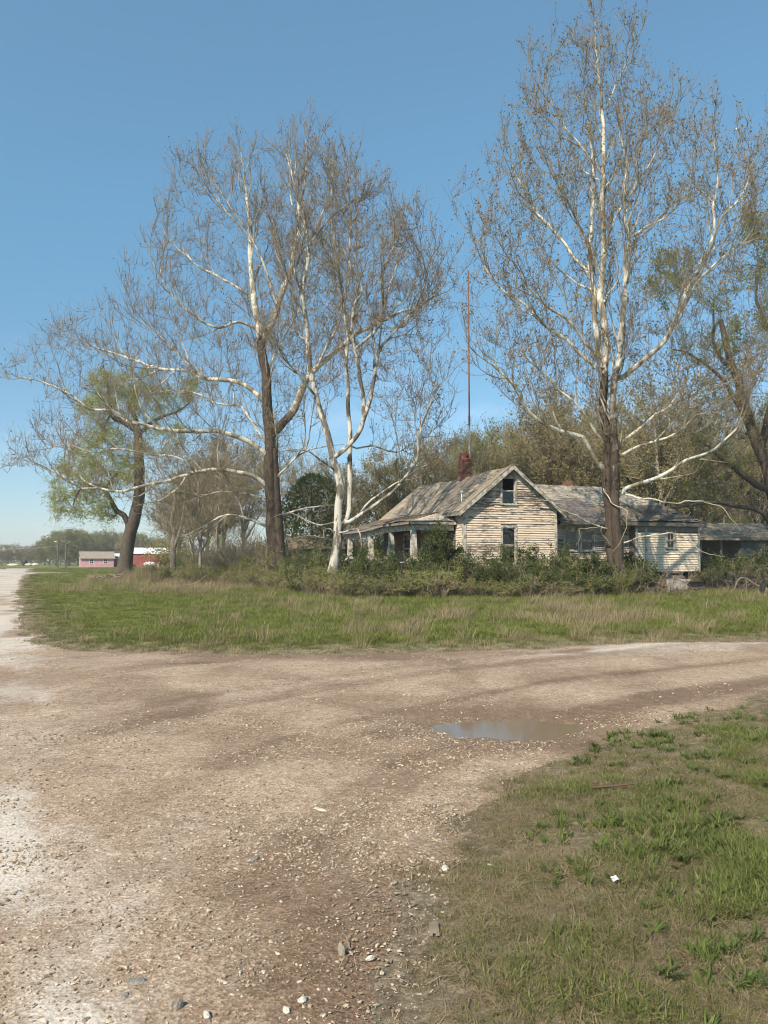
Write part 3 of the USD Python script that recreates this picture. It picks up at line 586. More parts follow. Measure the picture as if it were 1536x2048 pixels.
# main roof: overhangs 0.3 at the gables and 0.35 at the eaves
OV, EV = 0.30, 0.38
sag = lambda p: -0.10 * np.sin(np.clip((p[:, 1] + OV) / (LEN + 2 * OV), 0, 1) * np.pi) - 0.035 * np.sin(p[:, 1] * 2.1) * np.clip(1 - np.abs(p[:, 0] - WID / 2) / 2.6, 0, 1)
sl = math.hypot(1, SL); L = (WID / 2 + EV) * sl
roof = UsdGeom.Xform.Define(stage, numbered(f'{house.GetPath()}/roof')).GetPrim()
for sx in (-1, 1):
    ds = np.array([sx / sl, 0, -SL / sl]); o = np.array([WID / 2, -OV, ZA + 0.05])
    W = LEN + 2 * OV
    shingles(roof, o, (0, 1, 0), ds, W, L, [(0, 0), (W, 0), (W, L), (0, L)], 'roof_shingles', rsh, wob=sag)
    m = 24; tt = np.linspace(0, W, m + 1); vv = []
    for t in tt:
        for ss in (0, L / 2, L):
            for k in (0.0, -0.07): vv.append(o + np.array([0, t, 0]) + ds * ss + np.array([0, 0, k]))
    vv = np.array(vv); vv[:, 2] += sag(vv); vv = vv.reshape(m + 1, 3, 2, 3); ids = np.arange(vv[..., 0].size).reshape(m + 1, 3, 2); ff = []
    for a in range(m):
        for b in range(2):
            for k in range(2): ff.append((ids[a, b, k], ids[a + 1, b, k], ids[a + 1, b + 1, k], ids[a, b + 1, k]))
        ff.append((ids[a, 2, 0], ids[a + 1, 2, 0], ids[a + 1, 2, 1], ids[a, 2, 1]))
    for a in (0, m):
        for b in range(2): ff.append((ids[a, b, 0], ids[a, b + 1, 0], ids[a, b + 1, 1], ids[a, b, 1]))
    mesh('deck', (vv.reshape(-1, 3), np.array(ff)), 'plank_grey', roof)
    # barge boards along the rakes, fascia and frieze
    for yy in (-OV - 0.02, LEN + OV + 0.02):
        p = o.copy(); p[1] = yy; q = p + ds * L
        s = Soup(); a3 = np.array([0, 0.018, 0]); vv2 = [p - a3, q - a3, q - a3 - Z0 * 0.21, p - a3 - Z0 * 0.21, p + a3, q + a3, q + a3 - Z0 * 0.21, p + a3 - Z0 * 0.21]
        s.add(vv2, [(0, 1, 2, 3), (7, 6, 5, 4), (0, 4, 5, 1), (1, 5, 6, 2), (2, 6, 7, 3), (3, 7, 4, 0)]); s.make('barge_board', 'trim_paint', roof)
    # frieze board under the rake on the wall
    p = np.array([WID / 2, -0.05, ZA - 0.02]); q = p + ds * (WID / 2 - 0.02) * sl; vv2 = [p, q, q - Z0 * 0.2, p - Z0 * 0.26, p + (0, .03, 0), q + (0, .03, 0), q + (0, .03, -.2), p + (0, .03, -.26)]
    s = Soup(); s.add(np.array(vv2), [(0, 1, 2, 3), (7, 6, 5, 4), (0, 4, 5, 1), (1, 5, 6, 2), (2, 6, 7, 3), (3, 7, 4, 0)]); s.make('frieze_board', 'trim_paint', roof)
    xe = WID / 2 + sx * (WID / 2 + EV)
    zq = ZA + 0.05 - L * SL / sl
    s = Soup(); s.box((xe - 0.02, -OV, zq - 0.17), (xe + 0.015, LEN + OV, zq - 0.075)); s.make('fascia', 'plank_grey', roof)
# chimney: courses of bricks narrowing to an arched top with a hole in its side
chim = UsdGeom.Xform.Define(stage, numbered(f'{house.GetPath()}/chimney')).GetPrim()
cy, cx, cw = 5.0, WID / 2, 0.56
zc, zt = ZA - 0.35, 7.42
rb = np.random.default_rng(3); row = 0; z = zc
part_core = Soup(); part_core.box((cx - cw / 2 + 0.05, cy - cw / 2 + 0.05, zc), (cx + cw / 2 - 0.05, cy + cw / 2 - 0.05, zt - 0.52)); part_core.make('core', 'mortar', chim)
while z < zt:
    k = (z - (zt - 0.50)) / 0.50; half = cw / 2 * (math.sqrt(max(1 - k * k * 0.86, 0.05)) if k > 0 else 1)
    for side in range(4):
        lo, hi = -half, half; x = lo - (row % 2) * 0.10
        while x < hi - 0.02:
            a, b = max(x, lo), min(x + 0.20, hi); x += 0.205
            if b - a < 0.03: continue
            if side == 0 and k > -0.05 and k < 0.62 and a > -0.06 and a < 0.16: continue      # the hole
            aa, bb = (a, b - 0.012)
            dpt = rb.uniform(-0.008, 0.008)
            lo_y = -half - dpt
            bx = [(aa, lo_y), (bb, lo_y), (bb, lo_y + 0.09), (aa, lo_y + 0.09)]
            th = side * math.pi / 2; ca, sa = math.cos(th), math.sin(th)
            pts = [(cx + p * ca - q * sa, cy + p * sa + q * ca) for p, q in bx]
            vv = [(p, q, z + hz) for hz in (0, 0.062) for p, q in pts]
            mesh('brick', (vv, np.array([(0, 3, 2, 1), (4, 5, 6, 7), (0, 1, 5, 4), (1, 2, 6, 5), (2, 3, 7, 6), (3, 0, 4, 7)])), 'brick', chim)
    z += 0.072; row += 1
# little broken vent on the left slope
vt = Soup(); vb = np.array([0.35, 0.95, 4.42]); vt.tube([vb, vb + (0, 0, .42)], .035, 8); vt.mesh(trimesh.creation.icosphere(2, .09).apply_scale((1, 1, .8)).apply_translation(vb + (0, 0, .47))); vt.beam(vb + (0, 0, .2), vb + (.25, -.05, -.1), .02, .02)
vt.make('roof_vent', 'white_metal', house)

# ---- kitchen wing on the right
WZ, WT, WR, WE = 0.85, 3.40, 5.72, 3.56
UX0, UX1, UX2 = 5.05, 10.07, 14.14
V1, V2, VB, VR = 0.95, 0.44, 7.4, 4.0
wh1 = (1.05, 2.08, 1.80, 3.10); wh2 = (2.05, 2.08, 2.75, 3.10); wdoor = (0.10, WZ, 0.46, 3.12)
wm, d, n = wall('wing_wall', (UX0, V1), (1, 0), [(0, WZ), (UX1 - UX0, WZ), (UX1 - UX0, WT), (0, WT)], [wh1, wh2])
clapboards(wm, (UX0, V1), d, n, [(0.02, WZ), (UX1 - UX0 - 0.02, WZ), (UX1 - UX0 - 0.02, WT - 0.2), (0.02, WT - 0.2)], [pad(wh1), pad(wh2, 0.11), (0.05, WZ, 0.42, 3.12)], WZ, WT - 0.2, rs=rsh)
window((UX0, V1), d, n, *wh1, panes=(1, 2)); window((UX0, V1), d, n, *wh2, panes=(1, 2))
s = Soup(); s.box((UX0 + 0.07, V1 - 0.05, WZ), (UX0 + 0.40, V1 - 0.01, 3.10)); s.make('dark_door', 'bare_wood', house)
s = Soup(); s.box((UX0, V1 - 0.05, WT - 0.2), (UX1 - .03, V1 - 0.012, WT)); s.make('frieze_board', 'trim_paint', house)
wh3 = (1.98, 2.22, 2.46, 3.04)
wr, d, n = wall('wing_wall', (UX1, V2), (1, 0), [(0, WZ + 0.12), (UX2 - UX1, WZ + 0.12), (UX2 - UX1, WT), (0, WT)], [wh3])
clapboards(wr, (UX1, V2), d, n, [(0.1, WZ + 0.12), (UX2 - UX1 - 0.09, WZ + 0.12), (UX2 - UX1 - 0.09, WT - 0.32), (0.1, WT - 0.32)], [pad(wh3), (0.56, WZ, 0.70, 3.3)], WZ + 0.13, WT - 0.3, pitch=0.128, rs=rsh, lost=0.0, mat='clapboard_cream')
window((UX1, V2), d, n, *wh3, panes=(2, 2))
s = Soup(); s.box((UX1 + 0.1, V2 - 0.05, WT - 0.32), (UX2 - 0.09, V2 - 0.012, WT)); s.make('frieze_board', 'plank_grey', house)  # grey here paints in the shading under the eave
for xa, xb in ((-0.03, 0.09), (0.57, 0.69), (UX2 - UX1 - 0.085, UX2 - UX1 + 0.035)):
    s = Soup(); s.box((UX1 + xa, V2 - 0.058, WZ + 0.1), (UX1 + xb, V2, WT - 0.01)); s.make('corner_board', 'trim_paint', house)
s = Soup(); s.box((UX2 - 0.1, V2 + 0.1, WZ + .1), (UX2 - 0.002, VB, WT)); s.make('wing_wall', 'plank_grey', house)
s = Soup(); s.box((UX1, V2 + 0.1, WZ + .1), (UX1 + 0.1, V1 + 0.1, WT)); s.make('wing_wall', 'plank_grey', house)
s = Soup(); s.box((UX0, VB - .1, WZ), (UX2 - .12, VB, WT)); s.make('wing_wall', 'plank_grey', house)
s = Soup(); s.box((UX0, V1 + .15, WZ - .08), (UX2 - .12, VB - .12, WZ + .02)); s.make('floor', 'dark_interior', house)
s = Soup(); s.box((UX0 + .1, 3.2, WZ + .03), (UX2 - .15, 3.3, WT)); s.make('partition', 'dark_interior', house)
for k, (x, y) in enumerate(((UX0 + 1, V1 + .3), (UX1 + .3, V2 + .3), (UX1 + 2.2, V2 + .3), (UX2 - .3, V2 + .3), (UX2 - .3, 4), (UX2 - .3, 7))):
    s = Soup(); s.box((x - .2, y - .2, -.1), (x + .2, y + .2, WZ - .09 if k == 0 else WZ + .1)); s.make('foundation_block', 'mortar', house)
wroof = UsdGeom.Xform.Define(stage, numbered(f'{house.GetPath()}/wing_roof')).GetPrim()
VE, UE, UR = 0.18, 14.52, 11.3
rise = WR - WE; run = VR - VE; fl = math.hypot(run, rise)
wsag = lambda p: -0.07 * np.sin(np.clip((p[:, 0] - 5) / 9.5, 0, 1) * np.pi * 2.0) * np.clip((WR - p[:, 2]), 0, 1)
ds = np.array([0, -run / fl, -rise / fl]); o = np.array([3.4, VR, WR])
upper = fl * 0.55
shingles(wroof, o, (1, 0, 0), ds, 12, fl, [(0, 0), (UR - 3.4, 0), (UR - 3.4 + (UE - UR) * .55, upper), (0.9, upper)], 'pale_shingles', rsh, name='pale_shingles', wob=wsag)
shingles(wroof, o + ds * upper, (1, 0, 0), ds, 12, fl - upper, [(0.9, 0), (UR - 3.4 + (UE - UR) * .55, 0), (UE - 3.4, fl - upper), (1.95, fl - upper)], 'brown_shingles', rsh, name='brown_shingles', wob=wsag, lift=0.004)
hl = math.hypot(UE - UR, rise); dh = np.array([(UE - UR) / hl, 0, -rise / hl]); hd = VR - VE
shingles(wroof, np.array([UR, VR, WR]), (0, 1, 0), dh, 9, hl, [(0, 0), (0.01, 0), (hd, hl), (-hd, hl)], 'brown_shingles', rsh, name='brown_shingles')
def slab(pts, t=0.06):
    pts = np.asarray(pts, float); k = len(pts); v = np.vstack([pts, pts - (0, 0, t)])
    f = [(0, i, i + 1) for i in range(1, k - 1)] + [(k, k + i + 1, k + i) for i in range(1, k - 1)]
    for i in range(k): j = (i + 1) % k; f += [(i, k + i, k + j), (i, k + j, j)]
    return v, np.array(f)
VB2 = 2 * VR - VE
mesh('deck', slab([(5.38, VE, WE - .02), (UE, VE, WE - .02), (UR, VR, WR - .02), (4.3, VR, WR - .02)]), 'plank_grey', wroof)
mesh('deck', slab([(UE, VE + .01, WE - .02), (UE, VB2, WE - .02), (UR, VR + .01, WR - .02)]), 'plank_grey', wroof)
mesh('deck', slab([(UE, VB2, WE - .02), (5.2, VB2, WE - .02), (4.3, VR, WR - .02), (UR, VR, WR - .02)]), 'brown_shingles', wroof)
s = Soup(); s.box((5.40, VE - .03, WE - .17), (UE + .03, VE - .002, WE - .03)); s.box((UE + .003, VE, WE - .17), (UE + .035, VB2, WE - .03)); s.make('fascia', 'plank_grey', wroof)
s = Soup(); s.box((5.40, VE + .02, WE - .20), (UX1 - .05, V1 - .07, WE - .172)); s.box((UX1 - .04, VE + .02, WE - .2), (UE, V2 - .08, WE - .172)); s.make('soffit', 'trim_paint', wroof)
s = Soup(); s.mesh(trimesh.creation.box((.5, .45, .5)).apply_translation((8.6, VR + .3, WR + .05))); s.make('brick_stub', 'brick', wroof, label='low stub of a second brick chimney behind the ridge')

# ---- the porch along the left side
PX, PL0, PL1 = -2.35, 0.80, 11.6
PZ, PF = 3.36, 0.78
porch_z = lambda v: -0.16 * smooth01(v, 4.5, 8.0) if np.ndim(v) else float(-0.16 * smooth01(np.array([v]), 4.5, 8.0)[0])
s = Soup(); s.box((PX + .05, PL0 + .05, PF - .18), (-.07, PL1, PF - .03)); s.make('porch_floor', 'plank_grey', house)
for k in range(14):
    a = PX + .02 + k * .166; s = Soup(); s.box((a, PL0, PF - .028), (a + .158, PL1, PF)); s.make('floor_board', 'bare_wood', house)
cols = [PL0 + .22, PL0 + 3.25, PL0 + 6.4, PL0 + 10.2]
for v in cols:
    pier = UsdGeom.Xform.Define(stage, numbered(f'{house.GetPath()}/porch_pier')).GetPrim(); x, y = PX + .22, v; half = .24
    s = Soup(); s.box((x - half + .03, y - half + .03, -.1), (x + half - .03, y + half - .03, 1.53)); s.make('core', 'mortar', pier)
    z, row = .62, 0
    while z < 1.53:
        for side in range(4):
            a = -half - (row % 2) * .1
            while a < half - .02:
                p0, p1 = max(a, -half), min(a + .2, half) - .012; a += .205
                if p1 - p0 < .03: continue
                th = side * math.pi / 2; ca, sa = math.cos(th), math.sin(th); j = rb.uniform(-.005, .005)
                pts = [(x + p * ca - q * sa, y + p * sa + q * ca) for p, q in ((p0, -half - j), (p1, -half - j), (p1, -half + .08), (p0, -half + .08))]
                mesh('brick', ([(p, q, z + hz) for hz in (0, .062) for p, q in pts], np.array([(0, 3, 2, 1), (4, 5, 6, 7), (0, 1, 5, 4), (1, 2, 6, 5), (2, 3, 7, 6), (3, 0, 4, 7)])), 'brick', pier)
        z += .072; row += 1
    s = Soup(); w0, w1 = .29, .18
    vv = [(x + i * w, y + j * w, zz) for w, zz in ((w0, 1.535), (w0, 1.60), (w1, 1.74)) for i, j in ((-1, -1), (1, -1), (1, 1), (-1, 1))]
    ff = [(0, 3, 2, 1), (8, 9, 10, 11)] + [(b + k, b + (k + 1) % 4, b + 4 + (k + 1) % 4, b + 4 + k) for b in (0, 4) for k in range(4)]
    s.add(vv, ff); s.make('pier_cap', 'tarp', house)
    tz = PZ - .36 + porch_z(v); lean = rb.uniform(-.02, .02)
    vv = [(x + lean * q + i * w, y + j * w, zz) for q, w, zz in ((0, .145, 1.742), (1, .11, tz)) for i, j in ((-1, -1), (1, -1), (1, 1), (-1, 1))]
    s = Soup(); s.add(vv, [(0, 3, 2, 1), (4, 5, 6, 7), (0, 1, 5, 4), (1, 2, 6, 5), (2, 3, 7, 6), (3, 0, 4, 7)]); s.make('porch_column', 'trim_paint', house)
def polybeam(name, pts, w, h, mat, parent=house):
    s = Soup()
    for p, q in zip(pts[:-1], pts[1:]): s.beam(p, q, w, h)
    return s.make(name, mat, parent)
bv = np.linspace(PL0 + .1, PL1 - .4, 9)
polybeam('porch_beam', [(PX + .2, v, PZ - .20 + porch_z(v)) for v in bv], .16, .31, 'trim_paint')
polybeam('porch_beam', [(PX + .29, PL0 + .2, PZ - .2), (-.08, PL0 + .2, PZ - .2)], .16, .31, 'trim_paint')
polybeam('fascia', [(PX - .13, v, PZ - .02 + porch_z(v)) for v in np.linspace(PL0 - .1, PL1 - .2, 9)], .025, .11, 'plank_grey')
polybeam('fascia', [(PX - .1, PL0 - .145, PZ - .02), (-.08, PL0 - .145, PZ - .02)], .025, .11, 'trim_paint')
s = Soup(); s.box((PX, PL0 + .05, PZ - .05), (-.08, 6, PZ - .03)); s.make('porch_ceiling', 'trim_paint', house)
# rails between the piers and the picket balustrade on the near end
for a, b in zip(cols[:-1], cols[1:]):
    polybeam('railing', [(PX + .22, a + .25, 1.50), (PX + .22, b - .25, 1.47)], .09, .05, 'trim_paint')
polybeam('railing', [(PX + .48, PL0 + .22, 1.52), (-.1, PL0 + .22, 1.50)], .09, .05, 'trim_paint')
for k in range(14):
    x = PX + .56 + k * .122; s = Soup(); s.beam((x, PL0 + .22, PF), (x + rb.normal(0, .012), PL0 + .22, 1.475), .05, .025, up=(0, 1, 0)); s.make('baluster', 'trim_paint', house)
proof = UsdGeom.Xform.Define(stage, numbered(f'{house.GetPath()}/porch_roof')).GetPrim()
E, TOPZ = .15, 4.02
o = np.array([0, PL0 - E, TOPZ]); run = -(PX - E); drop = TOPZ - PZ - .05; fl = math.hypot(run, drop); ds = np.array([-run / fl, 0, -drop / fl]); Wp = PL1 - PL0 + 2 * E; hipu = 1.5
pw = lambda p: np.where(p[:, 0] < -.4, -0.16 * smooth01(p[:, 1], 4.5, 8.0) * np.clip(-p[:, 0] / 2.4, 0, 1) - .04 * np.sin(p[:, 1] * 1.7 + 1) * np.clip(-p[:, 0] / 2.4, 0, 1), 0)
shingles(proof, o, (0, 1, 0), ds, Wp, fl, [(hipu, 0), (Wp, 0), (Wp, fl), (0, fl)], 'brown_shingles', rsh, wob=pw)
hl = math.hypot(hipu, drop); dh = np.array([0, -hipu / hl, -drop / hl])
shingles(proof, (0, PL0 - E + hipu, TOPZ), (1, 0, 0), dh, run, hl, [(-.01, 0), (0, 0), (0, hl), (-run, hl)], 'pale_shingles', rsh)
mesh('deck', slab([(0, PL0 - E + hipu, TOPZ - .02), (-run, PL0 - E, PZ + .03), (-run, 6, PZ + .03), (0, 6, TOPZ - .02)], .04), 'plank_grey', proof)
mesh('deck', slab([(0, 6, TOPZ - .02), (-run, 6, PZ + .0), (-run, PL1 + E, PZ - .15), (0, PL1 + E, TOPZ - .02)], .04), 'plank_grey', proof)
mesh('deck', slab([(0, PL0 - E, PZ + .03), (-run, PL0 - E, PZ + .03), (0, PL0 - E + hipu, TOPZ - .02)], .04), 'plank_grey', proof)

# ------------------------------------------------------------------ trees
def grow(limbs, att, step=0.32, infl=3.2, kill=0.55, iters=130, seed=1, up=0.10, wander=0.25, maxn=14000, tip=0.0105, expo=2.35, rcap=0.10, side=0):
    """limbs: dicts with pts (k,3), r0, r1, b0, b1 (how brown), on (name of the limb it leaves). Returns nodes, parents, radii, brown, limb chains.
    Branches then grow from the limbs towards the points att, as light-seeking shoots do."""
    r = np.random.default_rng(seed); pos, par, rad, brn, chains = [], [], [], [], {}
    for L in limbs:
        if L.get('bare'):
            k_ = np.concatenate([[0], np.cumsum(np.linalg.norm(np.diff(L['pts'], axis=0), axis=1))]); q_ = np.linspace(0, k_[-1], max(4, int(k_[-1] / (step * .45))))
            P = np.column_stack([np.interp(q_, k_, L['pts'][:, i]) for i in range(3)])
        else: P = catmull(L['pts'], step)
        n = len(P)
        t = np.linspace(0, 1, n)
        wob = L.get('wob', 0.16)
        nz = np.stack([meshkit.fbm(np.column_stack([t * len(P) * step * 0.9, np.full(n, 7.3 * k + seed), np.full(n, len(pos) * .37)]), 3, 17) - 0.5 for k in range(3)], 1)
        P = P + nz * 2 * wob * (np.minimum(1, t * 6) * np.minimum(1, 1.0))[:, None]
        R = L['r0'] * (1 - t) ** L.get('p', 0.85) + L['r1'] * (1 - (1 - t) ** L.get('p', 0.85)); B = np.interp(t, [0, L.get('bt', 0.3), 1], [L['b0'], L['b1'], L['b1']])
        base = len(pos)
        if L.get('on') is None: parent0 = -1
        else:
            ch = np.array(chains[L['on']]); parent0 = int(ch[np.argmin(np.linalg.norm(np.array([pos[i] for i in ch]) - P[0], axis=1))])
            P[0] = 0.7 * np.array(pos[parent0]) + 0.3 * P[0]
        for k in range(n):
            pos.append(P[k]); par.append(parent0 if k == 0 else base + k - 1); rad.append(R[k]); brn.append(B[k])
        chains[L['name']] = list(range(base, base + n))
    nl = len(pos); pos = np.array(pos); par = np.array(par); lim_rad = np.array(rad); brn = np.array(brn)
    # side branches that leave the limbs at an angle and turn up, and shoots off those
    tree_att = cKDTree(att); b_pos, b_par, b_rad = [], [], []
    def shoots(src, lens, spacing, ang, r0f, upw, lim):
        made = []
        for c, frm in src:
            if len(c) < 3: continue
            P = np.array([pos[i] if i < nl else b_pos[i - nl] for i in c]); seg = np.linalg.norm(np.diff(P, axis=0), axis=1); cum = np.concatenate([[0], np.cumsum(seg)]); tot = cum[-1]
            s_ = tot * frm + r.uniform(0, spacing)
            while s_ < tot:
                k = int(np.clip(np.searchsorted(cum, s_), 1, len(c) - 1)); tg = unit(P[k] - P[k - 1]); q = unit(np.cross(tg, r.normal(size=3)) + np.array([0, 0, .35])); a = r.uniform(*ang)
                d = unit(tg * math.cos(a) + q * math.sin(a)); ln = r.uniform(*lens) * (.55 + .45 * (1 - s_ / tot)) ; m = max(2, int(ln / step)); pr = c[k]; p = P[k].copy(); ch = [pr]
                R0 = min((lim_rad[pr] if pr < nl else b_rad[pr - nl]) * .62, r0f * (1 + ln * .9))
                for j in range(m):
                    d = unit(d + np.array([0, 0, upw]) + r.normal(size=3) * .13); p = p + d * step
                    if tree_att.query(p)[0] > 1.25: break
                    b_pos.append(p.copy()); b_par.append(pr); b_rad.append(max(R0 * (1 - .72 * (j + 1) / m), tip)); pr = nl + len(b_pos) - 1; ch.append(pr)
                if len(ch) > 2: made.append((ch, .2))
                s_ += spacing * r.uniform(.6, 1.4)
        return made
    if side:
        m1 = shoots([(chains[L['name']], L.get('free', .25) * .9) for L in limbs if not L.get('bare')], (1.6 * side, 4.2 * side), .62 * side, (.45, .95), .0125, .10, 0)
        m1 += shoots([(chains[L['name']], .2) for L in limbs if L.get('bare')], (.5, 1.5), .7, (.5, 1.1), .0105, .04, 0)
        m2 = shoots(m1, (.8 * side, 2.0 * side), .62 * side, (.4, .9), .0085, .10, 0)
    alive = np.ones(len(att), bool)
    ok = np.zeros(nl, bool)
    for L in limbs:
        c = chains[L['name']]; ok[c[int(len(c) * (.8 if L.get('bare') else L.get('free', 0.25))):]] = True
    grown_dir = np.zeros((nl, 3)); P = [pos]; Pa = [par]
    nb = len(b_pos); allpos, allpar, can = pos, par, ok.copy()
    if nb: allpos = np.vstack([pos, b_pos]); allpar = np.concatenate([par, b_par]); can = np.concatenate([ok, np.ones(nb, bool)]); alive[cKDTree(allpos).query(att)[0] < kill * .8] = False
    stale = np.zeros(len(allpos), int)
    for it in range(iters):
        a = np.nonzero(alive)[0]
        if len(a) == 0 or len(allpos) > maxn: break
        idx = np.nonzero(can & (stale < 6))[0]
        if len(idx) == 0: break
        d, k = cKDTree(allpos[idx]).query(att[a], distance_upper_bound=infl)
        hit = np.isfinite(d)
        if not hit.any(): break
        k = idx[k[hit]]; dirs = unit(att[a[hit]] - allpos[k])
        uniq, inv = np.unique(k, return_inverse=True)
        acc = np.zeros((len(uniq), 3)); np.add.at(acc, inv, dirs)
        acc = unit(acc) + np.array([0, 0, up]) + r.normal(size=(len(uniq), 3)) * wander
        newp = allpos[uniq] + unit(acc) * step
        stale[uniq] += 1
        near = cKDTree(allpos).query(newp)[0] > step * 0.35
        newp, pa = newp[near], uniq[near]
        if len(newp) == 0: continue
        allpos = np.vstack([allpos, newp]); allpar = np.concatenate([allpar, pa]); can = np.concatenate([can, np.ones(len(newp), bool)]); stale = np.concatenate([stale, np.zeros(len(newp), int)])
        dd = cKDTree(newp).query(att[a])[0]; alive[a[dd < kill]] = False
    n = len(allpos); w = np.zeros(n); kids = np.bincount(allpar[allpar >= 0], minlength=n)
    acc = np.zeros(n)
    for i in range(n - 1, nl - 1, -1):
        ri = max(tip, acc[i] ** (1 / expo) if acc[i] > 0 else tip); w[i] = ri
        acc[allpar[i]] += ri ** expo
    R = w.copy(); R[:nl] = lim_rad
    if nb: R[nl:nl + nb] = np.maximum(np.array(b_rad), np.minimum(w[nl:nl + nb], np.array(b_rad) * 1.35))
    for i in range(nl, n): R[i] = min(R[i], rcap, R[allpar[i]] * 0.92)
    brown = np.concatenate([brn, np.zeros(n - nl)])
    for i in range(nl, n): brown[i] = brown[allpar[i]] * 0.82
    return allpos, allpar, R, brown, chains, nl

def tree_mesh_parts(name, tree, pos, par, R, brown, chains, nl, mat, trunk_names, twigs=None, leaves=None, flare=0.0, seed=3):
    """trunk > meshes per traced limb, the grown branches and the twigs; leaves if any"""
    r = np.random.default_rng(seed)
    for nm, c in chains.items():
        p, q = pos[c], R[c].copy()
        if flare and nm in trunk_names and nm == trunk_names[0]:
            h = p[:, 2] - p[0, 2]; q = q * (1 + flare * np.exp(-h / 0.55))
        sides = 14 if nm in trunk_names else 8
        p2 = catmull(p[::2] if len(p) % 2 else np.vstack([p[::2], p[-1:]]), 0.2) if nm in trunk_names else p
        t_old = np.linspace(0, 1, len(p)); t_new = np.linspace(0, 1, len(p2))
        q2 = np.interp(t_new, t_old, q); b2 = np.interp(t_new, t_old, brown[c])
        v, f = tube(p2, q2, sides)
        if nm in trunk_names:
            cen = np.repeat(p2, sides, 0); rr = np.repeat(q2, sides)[:, None]
            v = cen + (v - cen) * (1 + 0.30 * (meshkit.fbm(v * (1.8, 1.8, 0.7), 4, 5)[:, None] - 0.5) + (0.28 * np.exp(-(v[:, 2:3] - p[0, 2]) / 0.5) * np.sin(np.arctan2((v - cen)[:, 1], (v - cen)[:, 0]) * 5)[:, None] if flare and nm == trunk_names[0] else 0))
        mesh('trunk' if nm in trunk_names else 'limb', (v, f), mat, tree, smooth=True, attrs={'girth': np.repeat(q2, sides), 'brown': np.repeat(b2, sides)})
    n = len(pos); kids = [[] for _ in range(n)]
    for i in range(nl, n): kids[par[i]].append(i)
    s = Soup(); starts = [(par[i], i) for i in range(nl, n) if par[i] < nl]
    while starts:
        a, i = starts.pop(); ch = [a, i]
        while kids[i]:
            ks = sorted(kids[i], key=lambda k: -R[k])
            for k in ks[1:]: starts.append((i, k))
            i = ks[0]; ch.append(i)
        q = R[ch].copy(); q[0] = min(q[0], q[1] * 1.15)
        m = q.max()
        s.tube(pos[ch], q, 7 if m > .08 else 5 if m > .03 else 4 if m > .015 else 3, girth=q, brown=brown[ch])
    if s.n: s.make('branches', mat, tree, smooth=True, kind='stuff')
    tips = np.arange(nl, n)
    thin = tips[R[tips] < 0.022]
    out = None
    if twigs and len(thin):
        m = twigs['n']; k = r.choice(thin, m)
        dirp = unit(pos[k] - pos[par[k]])
        d = unit(dirp * twigs.get('along', 0.5) + r.normal(size=(m, 3)) * twigs.get('spread', 0.55) + np.array([0, 0, twigs.get('up', 0.5)]))
        ln = r.uniform(*twigs['len'], m); t = np.linspace(0, 1, 5)
        bend = r.normal(size=(m, 3)) * 0.14 + np.array([0, 0, twigs.get('curl', 0.20)])
        start = pos[par[k]] + (pos[k] - pos[par[k]]) * r.random((m, 1))
        P = start[:, None] + d[:, None] * (t[None, :, None] * ln[:, None, None]) + bend[:, None] * (t[None, :, None] ** 2 * ln[:, None, None])
        P[:, 1:] += r.normal(size=(m, 4, 3)) * 0.022
        Rr = np.broadcast_to(np.array([1.0, .85, .7, .55, .35])[None] * twigs.get('r', 0.0085), (m, 5))
        v, f, g = many_tubes(P, Rr, 3)
        mesh('twigs', (v, f), mat, tree, smooth=True, attrs={'girth': g, 'brown': np.zeros(len(g))}, kind='stuff')
        out = P
    if leaves and out is not None:
        m = leaves['n']; a = r.integers(0, len(out), m) if leaves.get('pick') is None else leaves['pick'](out, m, r); tt = r.beta(*leaves.get('beta', (2.2, 1.1)), m) * 3.999
        i0 = tt.astype(int); fr = (tt - i0)[:, None]; p = out[a, i0] * (1 - fr) + out[a, i0 + 1] * fr + r.normal(size=(m, 3)) * leaves.get('jit', 0.03)
        v, f = leaf_quads(p, r.uniform(*leaves['size'], m), r, up=leaves.get('up', 0.2), narrow=leaves.get('narrow', 0.6))
        mesh('young_leaves', (v, f), leaves['mat'], tree, kind='stuff')
    return out

def limb(name, px, d0, d1, r0, r1, on=None, b=(0.0, 0.0), **kw):
    px = np.array(px, float); k = np.concatenate([[0], np.cumsum(np.hypot(*np.diff(px, axis=0).T))]); k /= k[-1]
    pts = np.array([at(x, y, d0 + (d1 - d0) * t) for (x, y), t in zip(px, k)])
    return dict(name=name, pts=pts, r0=r0, r1=r1, on=on, b0=b[0], b1=b[1], **kw)

def crown_points(poly, depth, n, seed, thick=0.9, off=0.0, power=1.0, minhalf=1.0, bias=None):
    """points filling a crown of revolution-like thickness behind its outline"""
    r = np.random.default_rng(seed); sh = sg.Polygon(poly).buffer(0); x0, y0, x1, y1 = sh.bounds; out = []
    shapely.prepare(sh)
    while len(out) < n:
        q = np.column_stack([r.uniform(x0, x1, 4 * n), r.uniform(y0, y1, 4 * n)])
        q = q[shapely.contains(sh, shapely.points(q[:, 0], q[:, 1]))]
        for x, y in q[:n]:
            row = sh.intersection(sg.LineString([(x0 - 5, y), (x1 + 5, y)]))
            a, _, b, _ = row.bounds
            half = max((b - a) / 2 / 1536 * depth, minhalf); t = np.clip((x - (a + b) / 2) / ((b - a) / 2 + 1e-6), -1, 1)
            dz = math.sqrt(max(1 - t * t, 0.05)) * half * thick
            out.append(at(x, y, depth + off + r.uniform(-1, 1) * dz))
            if len(out) >= n: break
    return np.array(out)

def based(limbs, att, base):
    for L in limbs: L['pts'] = L['pts'] - base
    return limbs, att - base

